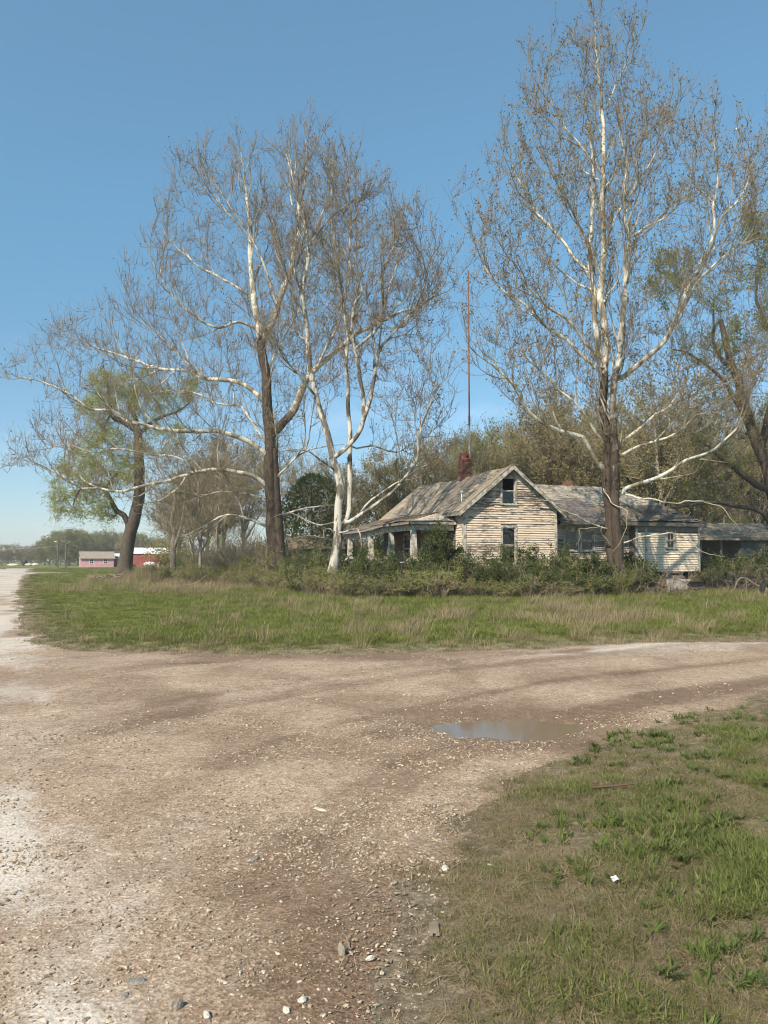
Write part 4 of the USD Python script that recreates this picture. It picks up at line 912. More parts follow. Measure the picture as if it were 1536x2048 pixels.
# --- tree A: tall sycamore in front of the kitchen wing
DA = 34.5
A = [limb('trunk', [(1231, 1194), (1230, 1150), (1224, 1085), (1221, 1030), (1218, 955), (1214, 873), (1208, 810), (1205, 765), (1205, 735)], DA, DA, .26, .17, b=(1, .75), bt=.8, free=.55),
     limb('trunk2', [(1244, 1197), (1240, 1140), (1236, 1090), (1232, 1040), (1230, 980), (1228, 920), (1228, 860), (1228, 800), (1232, 757), (1242, 686), (1246, 603), (1247, 541), (1256, 476), (1251, 435), (1244, 373), (1250, 331), (1243, 262), (1255, 200)], DA - .15, DA - 1.2, .24, .02, 'trunk', b=(1, .25), bt=.75, p=1.1, free=.35),
     limb('stem', [(1205, 745), (1212, 700), (1206, 624), (1204, 541), (1206, 497), (1206, 414), (1204, 352), (1207, 290), (1204, 220), (1196, 124), (1190, 62), (1182, 2)], DA, DA + .6, .165, .014, 'trunk', b=(.5, 0), bt=.15, free=.1),
     limb('stem2', [(1205, 760), (1199, 707), (1192, 645), (1186, 583), (1181, 521), (1182, 489), (1184, 435), (1187, 393), (1188, 350), (1178, 270), (1165, 180)], DA, DA + 1.4, .14, .014, 'trunk', b=(.4, 0), bt=.15, free=.1)]
def la(*a, **k): A.append(limb(*a, **k))
la('l1', [(1231, 1003), (1252, 976), (1293, 962), (1335, 947), (1376, 922), (1418, 906), (1447, 881), (1480, 844), (1500, 780)], DA, DA - 3, .10, .016, 'trunk2', b=(.6, 0), bt=.06)
la('l2', [(1201, 940), (1186, 910), (1165, 877), (1124, 864), (1095, 848), (1066, 827), (1049, 806), (1041, 786), (1016, 757), (983, 728), (954, 707), (943, 690)], DA, DA - 2.5, .125, .014, 'trunk', b=(.5, 0), bt=.05, free=.3)
la('l3', [(1231, 893), (1273, 862), (1314, 827), (1355, 802), (1380, 794), (1430, 770), (1500, 760)], DA, DA + 2, .085, .014, 'trunk2', b=(.4, 0), bt=.1)
la('l4', [(1233, 918), (1264, 898), (1314, 881), (1355, 864), (1400, 830), (1450, 822)], DA, DA - 3.5, .075, .012, 'trunk2', b=(.4, 0), bt=.1)
la('l5', [(1232, 765), (1260, 744), (1298, 711), (1331, 682), (1360, 628), (1376, 583), (1397, 545), (1409, 518), (1430, 464), (1430, 393), (1434, 331), (1425, 260)], DA, DA + 1.0, .125, .014, 'trunk2', b=(.5, .35), bt=.3, p=.7)
la('l6', [(1430, 464), (1447, 435), (1488, 381), (1502, 331), (1520, 290)], DA + .9, DA + 2.2, .06, .012, 'l5', b=(.2, 0))
la('l7', [(1362, 625), (1400, 560), (1440, 520), (1490, 480), (1512, 440), (1508, 400)], DA + .5, DA - 1.5, .07, .012, 'l5')
la('l8', [(1197, 724), (1182, 699), (1157, 666), (1132, 637), (1095, 612), (1057, 575), (1038, 545), (1024, 521)], DA, DA - 2, .09, .012, 'trunk', b=(.2, 0))
la('l9', [(1200, 745), (1161, 707), (1132, 678), (1086, 649), (1053, 612), (999, 575), (962, 525), (946, 470)], DA, DA + 1.5, .09, .012, 'trunk', b=(.2, 0))
la('l10', [(1184, 555), (1148, 513), (1124, 484), (1086, 443), (1061, 406), (1032, 344), (1016, 290)], DA + .8, DA + 2.5, .085, .012, 'stem2')
la('l11', [(1204, 345), (1165, 298), (1132, 257), (1107, 215), (1078, 174), (1057, 132)], DA + .3, DA - .8, .06, .011, 'stem')
la('l12', [(1207, 228), (1227, 186), (1240, 153), (1260, 104), (1269, 62), (1268, 45)], DA + .5, DA + 1.2, .04, .010, 'stem')
la('l13', [(1251, 410), (1273, 360), (1298, 331), (1331, 273), (1347, 232), (1352, 190)], DA - .9, DA - 2, .05, .011, 'trunk2', b=(.4, .1))
la('l14', [(1257, 478), (1293, 455), (1331, 439), (1376, 381), (1392, 340)], DA - .8, DA - 2.5, .055, .011, 'trunk2', b=(.4, .1))
la('l15', [(1204, 560), (1180, 500), (1150, 430), (1120, 380), (1095, 330), (1075, 262)], DA + .2, DA - 2.2, .06, .011, 'stem')
la('l16', [(1206, 500), (1232, 440), (1252, 400), (1275, 330), (1290, 250)], DA, DA + 2.6, .055, .011, 'stem')
la('l17', [(1220, 990), (1206, 976), (1222, 1005), (1256, 1022), (1254, 1050), (1240, 1085), (1226, 1104)], DA - .2, DA - 1.6, .034, .012, 'trunk', wob=.09, bare=1)
la('l18', [(1216, 900), (1180, 850), (1145, 800), (1110, 770), (1075, 740), (1040, 705), (1000, 690)], DA, DA + 2.5, .065, .012, 'trunk', b=(.3, 0))
la('l19', [(1234, 985), (1300, 1000), (1350, 1005), (1400, 1003), (1440, 1014), (1480, 1060)], DA, DA - 2.6, .045, .012, 'trunk2', b=(.3, 0), bare=1)
la('l20', [(1228, 1090), (1262, 1082), (1290, 1072), (1340, 1066), (1378, 1078), (1395, 1096), (1420, 1108), (1450, 1114)], DA, DA - 2.2, .045, .012, 'trunk2', b=(.6, 0), bt=.2, wob=.10, bare=1)
la('l21', [(1222, 1060), (1200, 1055), (1165, 1035), (1130, 1020), (1095, 1004), (1060, 995), (1025, 1000)], DA, DA - 2, .045, .011, 'trunk', b=(.5, 0), bt=.2, bare=1)
la('l22', [(1226, 1100), (1200, 1052), (1160, 1060), (1152, 1092)], DA - .1, DA - 1.8, .032, .012, 'trunk', b=(.4, 0), bare=1)
polyA = [(1182, 16), (1150, 38), (1128, 63), (1105, 103), (1058, 136), (1018, 193), (1000, 249), (985, 282), (955, 334), (940, 353), (936, 460), (945, 560), (938, 690), (960, 735), (985, 790), (1040, 850), (1100, 930), (1160, 940), (1200, 900), (1260, 930), (1340, 925), (1420, 900), (1500, 850), (1560, 800), (1600, 740), (1600, 381), (1545, 306), (1500, 216), (1468, 244), (1430, 207), (1400, 254), (1370, 277), (1352, 193), (1320, 165), (1300, 108), (1268, 59), (1250, 80), (1215, 108), (1196, 42)]
attA = crown_points(polyA, DA, 5600, 5, thick=0.85)
baseA = at(1234, 1194, DA) * (1, 1, 0); baseA[2] = Hxy(baseA[:2])[0] - .05
A, attA = based(A, attA, baseA)
treeA = thing('sycamore_tree', 'tallest sycamore with twin pale stems, growing in front of the kitchen wing of the farmhouse', 'tree', baseA)
R_ = grow(A, attA, seed=2, up=.25, wander=.18, maxn=12500, side=1.1)
tree_mesh_parts('A', treeA, *R_, 'sycamore_bark', ('trunk', 'trunk2', 'stem', 'stem2'), flare=.75,
                twigs=dict(n=9500, len=(.3, .95), up=.85, spread=.42, curl=.25, r=.0098), leaves=dict(n=27000, size=(.04, .15), mat='sycamore_buds', beta=(2.4, 1.0), jit=.035))

# --- tree B: dark-trunked sycamore on the left
DB = 48.0
Bl = [limb('trunk', [(553, 1168), (549, 1120), (546, 1050), (543, 994), (541, 930), (541, 886), (537, 830), (534, 779), (530, 730), (524, 684)], DB, DB, .44, .26, b=(1, .85), bt=.9, free=.6),
      limb('trunk2', [(568, 1168), (562, 1120), (556, 1060), (552, 1000), (550, 950), (549, 900)], DB - .3, DB, .36, .18, 'trunk', b=(1, 1), free=.9),
      limb('stem', [(525, 690), (518, 655), (508, 602), (501, 538), (499, 488), (499, 437), (492, 380), (486, 330), (480, 290)], DB, DB + 1, .24, .015, 'trunk', b=(.7, 0), bt=.12, free=.2),
      limb('stem2', [(526, 688), (539, 655), (554, 615), (575, 560), (592, 496), (598, 450), (594, 390), (580, 330), (566, 285)], DB, DB - 1, .25, .015, 'trunk', b=(.7, 0), bt=.12, free=.2)]
def lb(*a, **k): Bl.append(limb(*a, **k))
lb('r1', [(549, 868), (566, 845), (592, 815), (608, 772), (629, 740), (665, 707), (697, 682), (722, 664), (758, 646), (794, 629), (847, 607), (880, 590)], DB, DB + 3.5, .27, .02, 'trunk', b=(1, 0), bt=.22, free=.35)
lb('r2', [(758, 646), (772, 600), (790, 540), (800, 480), (806, 430)], DB + 2.6, DB + 3, .08, .012, 'r1')
lb('r3', [(634, 735), (655, 690), (680, 640), (700, 560), (715, 470), (712, 380)], DB + 1.2, DB - .5, .10, .012, 'r1')
lb('a1', [(536, 910), (507, 890), (472, 872), (440, 863), (423, 862), (374, 864), (309, 856), (283, 846), (254, 843), (225, 822), (182, 820), (150, 795), (114, 775), (70, 758), (32, 752), (5, 745)], DB, DB - 4, .165, .013, 'trunk', b=(.4, 0), bt=.08)
lb('a2', [(531, 808), (504, 779), (472, 763), (440, 760), (407, 755), (374, 742), (325, 737), (277, 726), (228, 706), (180, 690), (130, 683)], DB, DB + 3, .16, .012, 'trunk', b=(.4, 0), bt=.08)
lb('a3', [(541, 975), (504, 951), (472, 944), (439, 938), (391, 945), (342, 960), (309, 967), (277, 975), (228, 983), (195, 976), (163, 976), (120, 950), (70, 925), (20, 915)], DB, DB - 3, .145, .012, 'trunk', b=(.4, 0), bt=.08)
lb('a4', [(391, 944), (370, 920), (342, 911), (309, 911), (270, 903), (228, 898), (180, 905), (130, 890), (60, 905)], DB - 1.6, DB - 3.5, .07, .011, 'a3')
lb('a5', [(546, 1058), (504, 1040), (472, 1030), (454, 1028), (436, 1033), (410, 1051), (374, 1068), (339, 1079)], DB, DB - 2, .10, .014, 'trunk', b=(.6, 0), bt=.2)
lb('a6', [(541, 900), (520, 868), (507, 851), (482, 815), (460, 812), (436, 808), (400, 790), (350, 782), (290, 790)], DB, DB + 2.5, .10, .012, 'trunk', b=(.5, .1))
lb('a7', [(550, 960), (579, 926), (608, 904), (647, 895), (690, 890)], DB, DB - 1.5, .085, .012, 'trunk', b=(.3, 0))
lb('a8', [(551, 1035), (590, 1022), (630, 1015), (672, 1008)], DB, DB + 1.5, .075, .02, 'trunk', b=(.4, 0))
lb('a9', [(520, 660), (480, 645), (440, 655), (400, 640), (350, 600), (320, 550), (290, 480)], DB, DB - 2, .11, .012, 'stem', b=(.2, 0))
lb('a10', [(508, 600), (470, 570), (420, 545), (380, 520), (335, 470), (325, 420)], DB + .3, DB + 2.5, .09, .012, 'stem')
lb('a11', [(500, 480), (460, 430), (420, 380), (385, 330), (345, 320)], DB + .6, DB - 1, .07, .011, 'stem')
lb('a12', [(555, 612), (530, 540), (500, 470), (450, 400), (420, 345), (405, 300)], DB, DB - 2.5, .09, .011, 'stem2')
lb('a13', [(576, 558), (610, 500), (640, 440), (660, 380), (665, 310)], DB - .4, DB + 2, .09, .011, 'stem2')
lb('a14', [(536, 740), (560, 690), (580, 650), (610, 600), (625, 540)], DB, DB + 2, .09, .012, 'trunk', b=(.4, .1))
lb('a15', [(407, 755), (370, 720), (330, 680), (290, 650), (255, 600)], DB + 1.2, DB + 1, .07, .011, 'a2')
lb('a16', [(439, 938), (436, 900), (440, 865), (430, 845), (434, 830)], DB - 1, DB - 1.4, .05, .012, 'a3')
lb('a17', [(548, 1000), (480, 985), (430, 985), (380, 1000), (340, 1015)], DB, DB - 3, .06, .012, 'trunk', b=(.3, 0))
polyB = [(2, 748), (35, 705), (105, 640), (125, 614), (190, 627), (255, 596), (285, 500), (318, 430), (322, 360), (345, 334), (390, 316), (425, 303), (470, 283), (520, 290), (560, 277), (610, 274), (650, 290), (690, 342), (740, 386), (760, 421), (840, 465), (890, 535), (900, 605), (840, 660), (760, 690), (700, 760), (640, 820), (600, 900), (560, 1000), (480, 1060), (400, 1090), (330, 1095), (270, 1050), (210, 1010), (130, 990), (70, 960), (0, 925), (10, 880), (70, 870), (60, 830), (90, 800), (40, 770)]
attB = crown_points(polyB, DB, 5200, 8, thick=.8, minhalf=2.0)
baseB = at(558, 1168, DB) * (1, 1, 0); baseB[2] = Hxy(baseB[:2])[0] - .05
Bl, attB = based(Bl, attB, baseB)
treeB = thing('sycamore_tree', 'wide sycamore with dark brown double trunk and long pale limbs reaching left over the lawn', 'tree', baseB)
R_ = grow(Bl, attB, seed=4, step=.40, infl=4.0, kill=.72, up=.18, wander=.20, maxn=12000, rcap=.11, tip=.013, side=1.45)
tree_mesh_parts('B', treeB, *R_, 'sycamore_bark', ('trunk', 'trunk2', 'stem', 'stem2'), flare=.5,
                twigs=dict(n=11000, len=(.4, 1.1), up=.75, spread=.48, curl=.25, r=.0125), leaves=dict(n=11500, size=(.07, .15), mat='brown_buds', beta=(2.2, 1.0), jit=.04))

# --- tree C: white sycamore beside the porch
DC = 35.0
C = [limb('trunk', [(663, 1188), (666, 1150), (670, 1119), (676, 1048), (681, 994), (673, 940), (666, 915)], DC, DC, .25, .145, b=(.62, 0), bt=.75, free=.7),
     limb('stem', [(666, 915), (656, 869), (643, 829), (633, 793), (624, 743), (616, 700), (609, 636), (606, 600), (602, 581), (613, 538), (619, 488), (610, 437), (605, 403), (612, 330), (610, 245)], DC, DC + .8, .15, .012, 'trunk', b=(0, 0), free=.3),
     limb('stem2', [(667, 918), (686, 901), (711, 872), (726, 843), (727, 800), (720, 761), (715, 715), (706, 686), (702, 657), (712, 606), (723, 580), (698, 520), (702, 445), (696, 370), (698, 300)], DC, DC - 1, .11, .012, 'trunk', b=(.3, .1), free=.35),
     limb('stem3', [(686, 1052), (692, 1040), (699, 1018), (697, 994), (699, 940), (699, 869), (696, 797), (695, 725), (692, 672), (688, 600), (676, 530), (668, 460), (660, 400), (652, 335)], DC + .1, DC + 1.6, .125, .011, 'trunk', free=.45)]
def lc(*a, **k): C.append(limb(*a, **k))
lc('c1', [(727, 838), (740, 800), (747, 754), (758, 700), (776, 675), (804, 643), (829, 618), (867, 593), (892, 564), (898, 530)], DC - .4, DC + 1.5, .10, .011, 'stem2')
lc('c2', [(720, 690), (757, 650), (770, 581), (761, 560), (780, 510), (799, 471), (806, 420)], DC - .7, DC - 2, .07, .011, 'stem2')
lc('c3', [(684, 1053), (715, 1033), (758, 1004), (787, 983), (812, 954), (830, 929), (837, 897), (844, 851), (862, 800), (876, 761), (868, 745)], DC, DC - 1.6, .095, .012, 'trunk', b=(.2, 0), wob=.06)
lc('c4', [(690, 1052), (720, 1030), (745, 1000), (790, 970), (830, 945), (870, 915), (920, 880)], DC + .1, DC + 2, .06, .012, 'trunk', b=(.2, 0))
lc('c5', [(664, 1066), (661, 1058), (647, 1060), (648, 1076), (629, 1072), (600, 1073), (575, 1080)], DC - .2, DC - 1.5, .045, .014, 'trunk', wob=.03)
lc('c6', [(676, 1066), (690, 1064), (715, 1058), (722, 1080), (722, 1100), (716, 1112)], DC - .2, DC - 1.2, .045, .015, 'trunk', wob=.02)
lc('c7', [(634, 795), (600, 750), (570, 720), (555, 690), (520, 670)], DC, DC - 2, .06, .011, 'stem')
lc('c8', [(610, 640), (590, 590), (570, 540), (545, 490), (530, 420)], DC + .4, DC + 2, .055, .011, 'stem')
lc('c9', [(619, 490), (650, 450), (690, 410), (720, 395), (752, 388)], DC + .5, DC - .8, .05, .011, 'stem')
lc('c10', [(830, 618), (850, 560), (845, 510), (835, 450)], DC + .9, DC + .2, .045, .011, 'c1')
lc('c11', [(673, 945), (650, 925), (620, 905), (585, 900), (555, 905)], DC, DC - 1.8, .05, .012, 'trunk')
lc('c12', [(700, 900), (740, 893), (790, 905), (840, 880), (880, 870)], DC, DC + 2.2, .045, .011, 'stem2')
lc('c13', [(672, 1040), (640, 1050), (610, 1040), (580, 1028), (550, 1035)], DC, DC + 1.5, .04, .012, 'trunk')
polyC = [(610, 263), (650, 285), (700, 329), (760, 387), (752, 427), (840, 440), (890, 489), (905, 551), (935, 595), (905, 640), (890, 700), (905, 770), (880, 830), (900, 880), (840, 930), (780, 900), (740, 840), (680, 800), (640, 760), (590, 760), (520, 680), (525, 569), (520, 445), (560, 356)]
attC = crown_points(polyC, DC, 3300, 12, thick=.8, minhalf=1.2)
baseC = at(664, 1188, DC) * (1, 1, 0); baseC[2] = Hxy(baseC[:2])[0] - .05
C, attC = based(C, attC, baseC)
treeC = thing('sycamore_tree', 'white barked forked sycamore standing beside the porch of the farmhouse', 'tree', baseC)
R_ = grow(C, attC, seed=6, step=.34, up=.18, wander=.20, maxn=8500, side=1.1)
tree_mesh_parts('C', treeC, *R_, 'white_sycamore_bark', ('trunk', 'stem', 'stem2', 'stem3'), flare=.35,
                twigs=dict(n=5800, len=(.3, .9), up=.65, spread=.52, curl=.2, r=.0102), leaves=dict(n=7500, size=(.055, .12), mat='brown_buds', beta=(2.2, 1.0)))

# --- tree D: old willow coming into leaf, beyond the lawn
DD = 72.0
D = [limb('trunk', [(248, 1147), (251, 1120), (257, 1080), (268, 1040), (277, 1000), (279, 950), (276, 900), (278, 868), (272, 858)], DD, DD, .64, .38, b=(1, 1), free=.6),
     limb('d1', [(274, 862), (250, 845), (232, 836), (220, 828), (219, 800), (217, 770), (214, 745)], DD, DD - 1, .32, .06, 'trunk', wob=.15, b=(1, 1)),
     limb('d2', [(274, 860), (268, 830), (258, 818), (265, 800), (280, 790), (300, 770)], DD, DD + 2, .28, .05, 'trunk', b=(1, 1)),
     limb('d3', [(276, 870), (300, 850), (330, 832), (352, 825), (385, 800)], DD, DD + 1, .2, .04, 'trunk', b=(1, 1)),
     limb('d4', [(262, 1062), (248, 1030), (236, 1022), (222, 1000), (208, 980), (190, 970), (170, 976), (155, 985), (148, 1010)], DD, DD - 2, .30, .05, 'trunk', b=(1, 1)),
     limb('d5', [(208, 980), (225, 955), (240, 945), (255, 950)], DD - 1, DD + 1, .15, .05, 'd4', b=(1, 1)),
     limb('d6', [(222, 830), (214, 842), (205, 860), (198, 872)], DD - .6, DD - 1.5, .14, .04, 'd1', b=(1, 1))]
def blob(cx, cy, rx, ry, n, dep, seed):
    r = np.random.default_rng(seed); a = r.uniform(0, 2 * np.pi, n); q = np.sqrt(r.random(n))
    return np.array([at(cx + rx * q_ * math.cos(b), cy + ry * q_ * math.sin(b), dep + r.normal() * rx / 1536 * dep * .6) for b, q_ in zip(a, q)])
blobsD = [(208, 765, 34, 32, 130), (190, 815, 40, 34, 120), (245, 790, 40, 38, 120), (160, 925, 40, 40, 130), (205, 900, 50, 40, 170), (250, 920, 40, 40, 100), (135, 975, 40, 40, 130), (120, 1010, 25, 30, 60), (190, 1010, 40, 34, 120), (200, 960, 50, 30, 110), (380, 775, 30, 34, 70), (310, 800, 40, 40, 80), (330, 880, 40, 40, 60), (290, 760, 30, 30, 60)]
attD = np.vstack([blob(a, b, c, d, n, DD, i) for i, (a, b, c, d, n) in enumerate(blobsD)])
baseD = at(248, 1147, DD) * (1, 1, 0); baseD[2] = Hxy(baseD[:2])[0] - .05
D, attD = based(D, attD, baseD)
treeD = thing('willow_tree', 'old leaning dark trunked willow with tufts of pale new leaves, beside the red barn', 'tree', baseD)
R_ = grow(D, attD, seed=9, step=.55, infl=7, kill=.8, up=.05, wander=.35, maxn=4000, tip=.016, rcap=.12)
tree_mesh_parts('D', treeD, *R_, 'dark_bark', ('trunk',), flare=.35, twigs=dict(n=3600, len=(.6, 1.6), up=.15, spread=.7, curl=-.12, r=.012),
                leaves=dict(n=36000, size=(.12, .24), mat='willow_leaves', beta=(1.2, 1.0), jit=.12, narrow=.4, up=-.3))

# --- tree E: dark cottonwood at the right edge, partly out of frame
DE = 47.0
E = [limb('trunk', [(1575, 1175), (1560, 1080), (1548, 985), (1530, 930), (1508, 870), (1490, 820), (1476, 760), (1455, 700), (1440, 640)], DE, DE, .50, .14, b=(1, 1), free=.4),
     limb('e1', [(1546, 985), (1500, 960), (1470, 940), (1440, 915), (1418, 892), (1400, 880)], DE, DE - 2, .24, .05, 'trunk', b=(1, 1)),
     limb('e2', [(1505, 862), (1470, 800), (1440, 755), (1410, 730), (1380, 708), (1345, 700)], DE, DE + 1, .20, .04, 'trunk', b=(1, 1)),
     limb('e3', [(1560, 1080), (1520, 1025), (1480, 1015), (1440, 1005), (1400, 1008), (1350, 1015), (1300, 1018)], DE - 1, DE - 5, .17, .04, 'trunk', b=(1, 1)),
     limb('e4', [(1520, 900), (1545, 800), (1550, 700), (1530, 640), (1515, 600), (1512, 540)], DE, DE - 1, .28, .04, 'trunk', b=(1, 1)),
     limb('e5', [(1470, 745), (1430, 700), (1425, 650), (1428, 590)], DE, DE + 1, .13, .03, 'trunk', b=(1, 1)),
     limb('e6', [(1545, 800), (1570, 700), (1580, 600), (1575, 480)], DE, DE + 2, .2, .04, 'e4', b=(1, 1))]
blobsE = [(1480, 680, 40, 40, 120), (1510, 470, 40, 40, 90), (1545, 540, 40, 60, 120), (1330, 570, 42, 30, 60), (1340, 520, 50, 25, 40), (1450, 780, 60, 60, 140), (1560, 640, 50, 60, 120), (1390, 700, 50, 40, 70), (1480, 560, 40, 40, 70), (1420, 900, 60, 50, 90), (1500, 880, 60, 60, 100), (1380, 980, 60, 40, 80), (1600, 800, 60, 90, 120), (1430, 600, 50, 40, 60)]
attE = np.vstack([blob(a, b, c, d, n, DE, 40 + i) for i, (a, b, c, d, n) in enumerate(blobsE)])
baseE = at(1575, 1175, DE) * (1, 1, 0); baseE[2] = Hxy(baseE[:2])[0] - .05
E, attE = based(E, attE, baseE)
treeE = thing('cottonwood_tree', 'dark limbed cottonwood with tufts of fresh green leaves at the right edge', 'tree', baseE)
R_ = grow(E, attE, seed=12, step=.45, infl=6, kill=.7, up=.1, wander=.35, maxn=5000, tip=.012, rcap=.10)
greens = np.array([at(x, y, DE) for x, y in ((1480, 680), (1515, 470), (1545, 540), (1330, 570), (1560, 640), (1340, 520))]) - baseE
def pick_green(out, m, r):
    d = cKDTree(greens[:, [0, 2]]).query(out[:, 2][:, [0, 2]])[0]; w = np.where(d < 1.6, 1.0, 0.30); return r.choice(len(out), m, p=w / w.sum())
tree_mesh_parts('E', treeE, *R_, 'dark_bark', ('trunk',), flare=.3, twigs=dict(n=4600, len=(.4, 1.2), up=.4, spread=.65, curl=.1, r=.0105),
                leaves=dict(n=20000, size=(.08, .17), mat='fresh_leaves', beta=(1.2, 1.0), jit=.09, pick=pick_green))

# --- two slim young trees in the rough grass on the left
for (px, py, top, lean, dep, lab) in ((345, 1162, 900, 8, 56, 'slim young tree with a split grey trunk in rough grass, right of the red barn'), (402, 1166, 935, -6, 50, 'thin crooked sapling leaning in rough grass, left of the dark trunked sycamore')):
    w = 1.35 if px == 345 else 0.7
    S = [limb('trunk', [(px, py), (px + lean * .3, py - 60), (px + lean * .2, py - 120), (px + lean, top + 60), (px + lean * 1.6, top)], dep, dep, .17 * w, .03, b=(.6, .4), free=.3),
         limb('fork', [(px + 1, py - 62), (px + 14, py - 100), (px + 24, py - 150), (px + 34, top + 20)], dep, dep - 1, .10 * w, .02, 'trunk', b=(.5, .4)),
         limb('fork2', [(px + 1, py - 80), (px - 16, py - 110), (px - 30, py - 150), (px - 38, py - 190)], dep, dep + 1, .07 * w, .02, 'trunk', b=(.5, .4))]
    att = np.vstack([blob(px + 4, (top + py - 100) / 2, 62, (py - 90 - top) / 2, 420, dep, px), blob(px - 20, py - 110, 40, 30, 60, dep, px + 1)])
    b = at(px, py, dep) * (1, 1, 0); b[2] = Hxy(b[:2])[0] - .05
    S, att = based(S, att, b)
    t = thing('young_tree', lab, 'tree', b)
    R_ = grow(S, att, seed=px, step=.42, infl=4.5, kill=.6, up=.12, wander=.4, maxn=1800, tip=.011, rcap=.06)
    tree_mesh_parts('S', t, *R_, 'grey_bark', ('trunk',), flare=.2, twigs=dict(n=900, len=(.4, 1.1), up=.4, spread=.6, curl=.1, r=.0105), leaves=dict(n=900, size=(.06, .12), mat='olive_leaves'))

# --- woodland trees: six kinds, each placed many times
def wood_tree(name, label, h, width, seed, mat, leafmat, nleaf, lsize, ntwig, trunk_r, n_att=520, low=.25, forks=2, loc=(0, 0, 0), rotz=0, scale=1.0, group=None, twr=.0125, tl=(.5, 1.5), jit=.10):
    r = np.random.default_rng(seed); top = h * .8
    bend = r.normal(size=2) * .5
    tr = [(0, 0, -.1), (bend[0] * .2, bend[1] * .2, h * .2), (bend[0] * .7, bend[1] * .5, h * .45), (bend[0], bend[1], top)]
    ls = [dict(name='trunk', pts=np.array(tr, float), r0=trunk_r, r1=.03, on=None, b0=.7, b1=.3, free=low, wob=.18)]
    for k in range(forks):
        a = r.uniform(0, 2 * np.pi); z = h * r.uniform(.18, .4); p0 = np.array([bend[0] * z / h, bend[1] * z / h, z]); d = np.array([math.cos(a), math.sin(a), 0]) * width * r.uniform(.2, .38)
        ls.append(dict(name=f'f{k}', pts=np.array([p0, p0 + d * .4 + (0, 0, h * .14), p0 + d + (0, 0, h * r.uniform(.3, .5))]), r0=trunk_r * .6, r1=.025, on='trunk', b0=.5, b1=.3, free=.2, wob=.2))
    q = r.normal(size=(n_att * 3, 3)); q = unit(q) * (r.random((n_att * 3, 1)) ** .45)
    pts = q * np.array([width / 2, width / 2, h * (1 - low) / 2]) + np.array([bend[0], bend[1], h * (low + (1 - low) / 2)])
    pts = pts[meshkit.noise(pts * .45, seed) > .36][:n_att]
    t = thing(name, label, 'tree', loc, rotz, group, scale)
    R_ = grow(ls, pts, seed=seed, step=.5, infl=5, kill=.75, up=.25, wander=.38, maxn=1500, tip=.017, rcap=.09)
    tree_mesh_parts(name, t, *R_, mat, ('trunk',), flare=.3, seed=seed, twigs=dict(n=ntwig, len=tl, up=.75, spread=.45, curl=.15, r=twr), leaves=dict(n=nleaf, size=lsize, mat=leafmat, jit=jit, beta=(1.2, 1.0)) if nleaf else None)
    return t
WOODS = 'woodland trees behind the farmhouse'
L_bare = 'bare grey woodland tree in the thicket behind the farmhouse'; L_bud = 'woodland tree in olive bud behind the farmhouse'; L_green = 'leafing green tree in the woods behind the farmhouse'
def place(px, depth): 
    p = at(px, 1120, depth)[:2]; return np.array([p[0], p[1], float(Hxy(p)[0]) - .05])
rw = np.random.default_rng(31)
kinds = {
    'bare': dict(name='bare_tree', label=L_bare, h=13, width=7.0, seed=101, mat='grey_bark', leafmat='brown_buds', nleaf=900, lsize=(.08, .16), ntwig=1300, trunk_r=.19),
    'bare2': dict(name='bare_tree', label=L_bare, h=12, width=5.0, seed=102, mat='grey_bark', leafmat='olive_leaves', nleaf=2600, lsize=(.08, .17), ntwig=1200, trunk_r=.14, forks=3),
    'bud': dict(name='budding_tree', label=L_bud, h=13, width=8.0, seed=103, mat='grey_bark', leafmat='olive_leaves', nleaf=7500, lsize=(.11, .22), ntwig=1300, trunk_r=.2),
    'bud2': dict(name='budding_tree', label=L_bud, h=11, width=7.0, seed=104, mat='dark_bark', leafmat='olive_leaves', nleaf=8000, lsize=(.10, .21), ntwig=1200, trunk_r=.17, forks=3),
    'green': dict(name='green_tree', label=L_green, h=11, width=7.0, seed=105, mat='dark_bark', leafmat='fresh_leaves', nleaf=7500, lsize=(.12, .24), ntwig=1500, trunk_r=.18, low=.18),
}
protos = {}
def wood(kind, px, depth, s):
    loc = place(px, depth); rot = rw.uniform(0, 6.28); sc = (s * rw.uniform(.9, 1.1), s * rw.uniform(.9, 1.1), s)
    if kind not in protos: protos[kind] = wood_tree(loc=loc, rotz=rot, scale=sc, group=WOODS + ' (' + kinds[kind]['label'].split(' woodland')[0].split(' tree')[0] + ')', **kinds[kind])
    else: copy_of(protos[kind], kinds[kind]['name'], kinds[kind]['label'], loc, rot, sc, group=WOODS + ' (' + kinds[kind]['label'].split(' woodland')[0].split(' tree')[0] + ')')
def top_at(px): return np.interp(px, [300, 400, 480, 600, 700, 800, 880, 950, 1000, 1060, 1120, 1200, 1300, 1400, 1536], [900, 860, 870, 865, 890, 870, 845, 855, 850, 820, 790, 790, 800, 790, 780])
for row, (dep, n) in enumerate(((63, 13), (75, 15), (90, 15))):
    for k in range(n):
        px = 300 + (k + rw.uniform(.1, .9)) / n * 1330
        if dep == 63 and 690 < px < 1110: dd = dep + 2
        else: dd = dep + rw.uniform(-4, 4)
        hh = (1120 - top_at(min(px, 1536)) - rw.uniform(-10, 70)) / 1536 * dd + 1.6
        p = rw.random()
        kind = ('bare' if p < .3 else 'bare2' if p < .65 else 'bud' if p < .85 else 'bud2') if px < 960 else ('bare' if p < .12 else 'bare2' if p < .3 else 'bud' if p < .62 else 'bud2' if p < .88 else 'green')
        wood(kind, px, dd, hh / kinds[kind]['h'])
for k in range(14): wood('bud2' if k % 3 else 'green', 930 + k * 52 + rw.uniform(-20, 20), 108 + rw.uniform(-6, 8), rw.uniform(.95, 1.25))
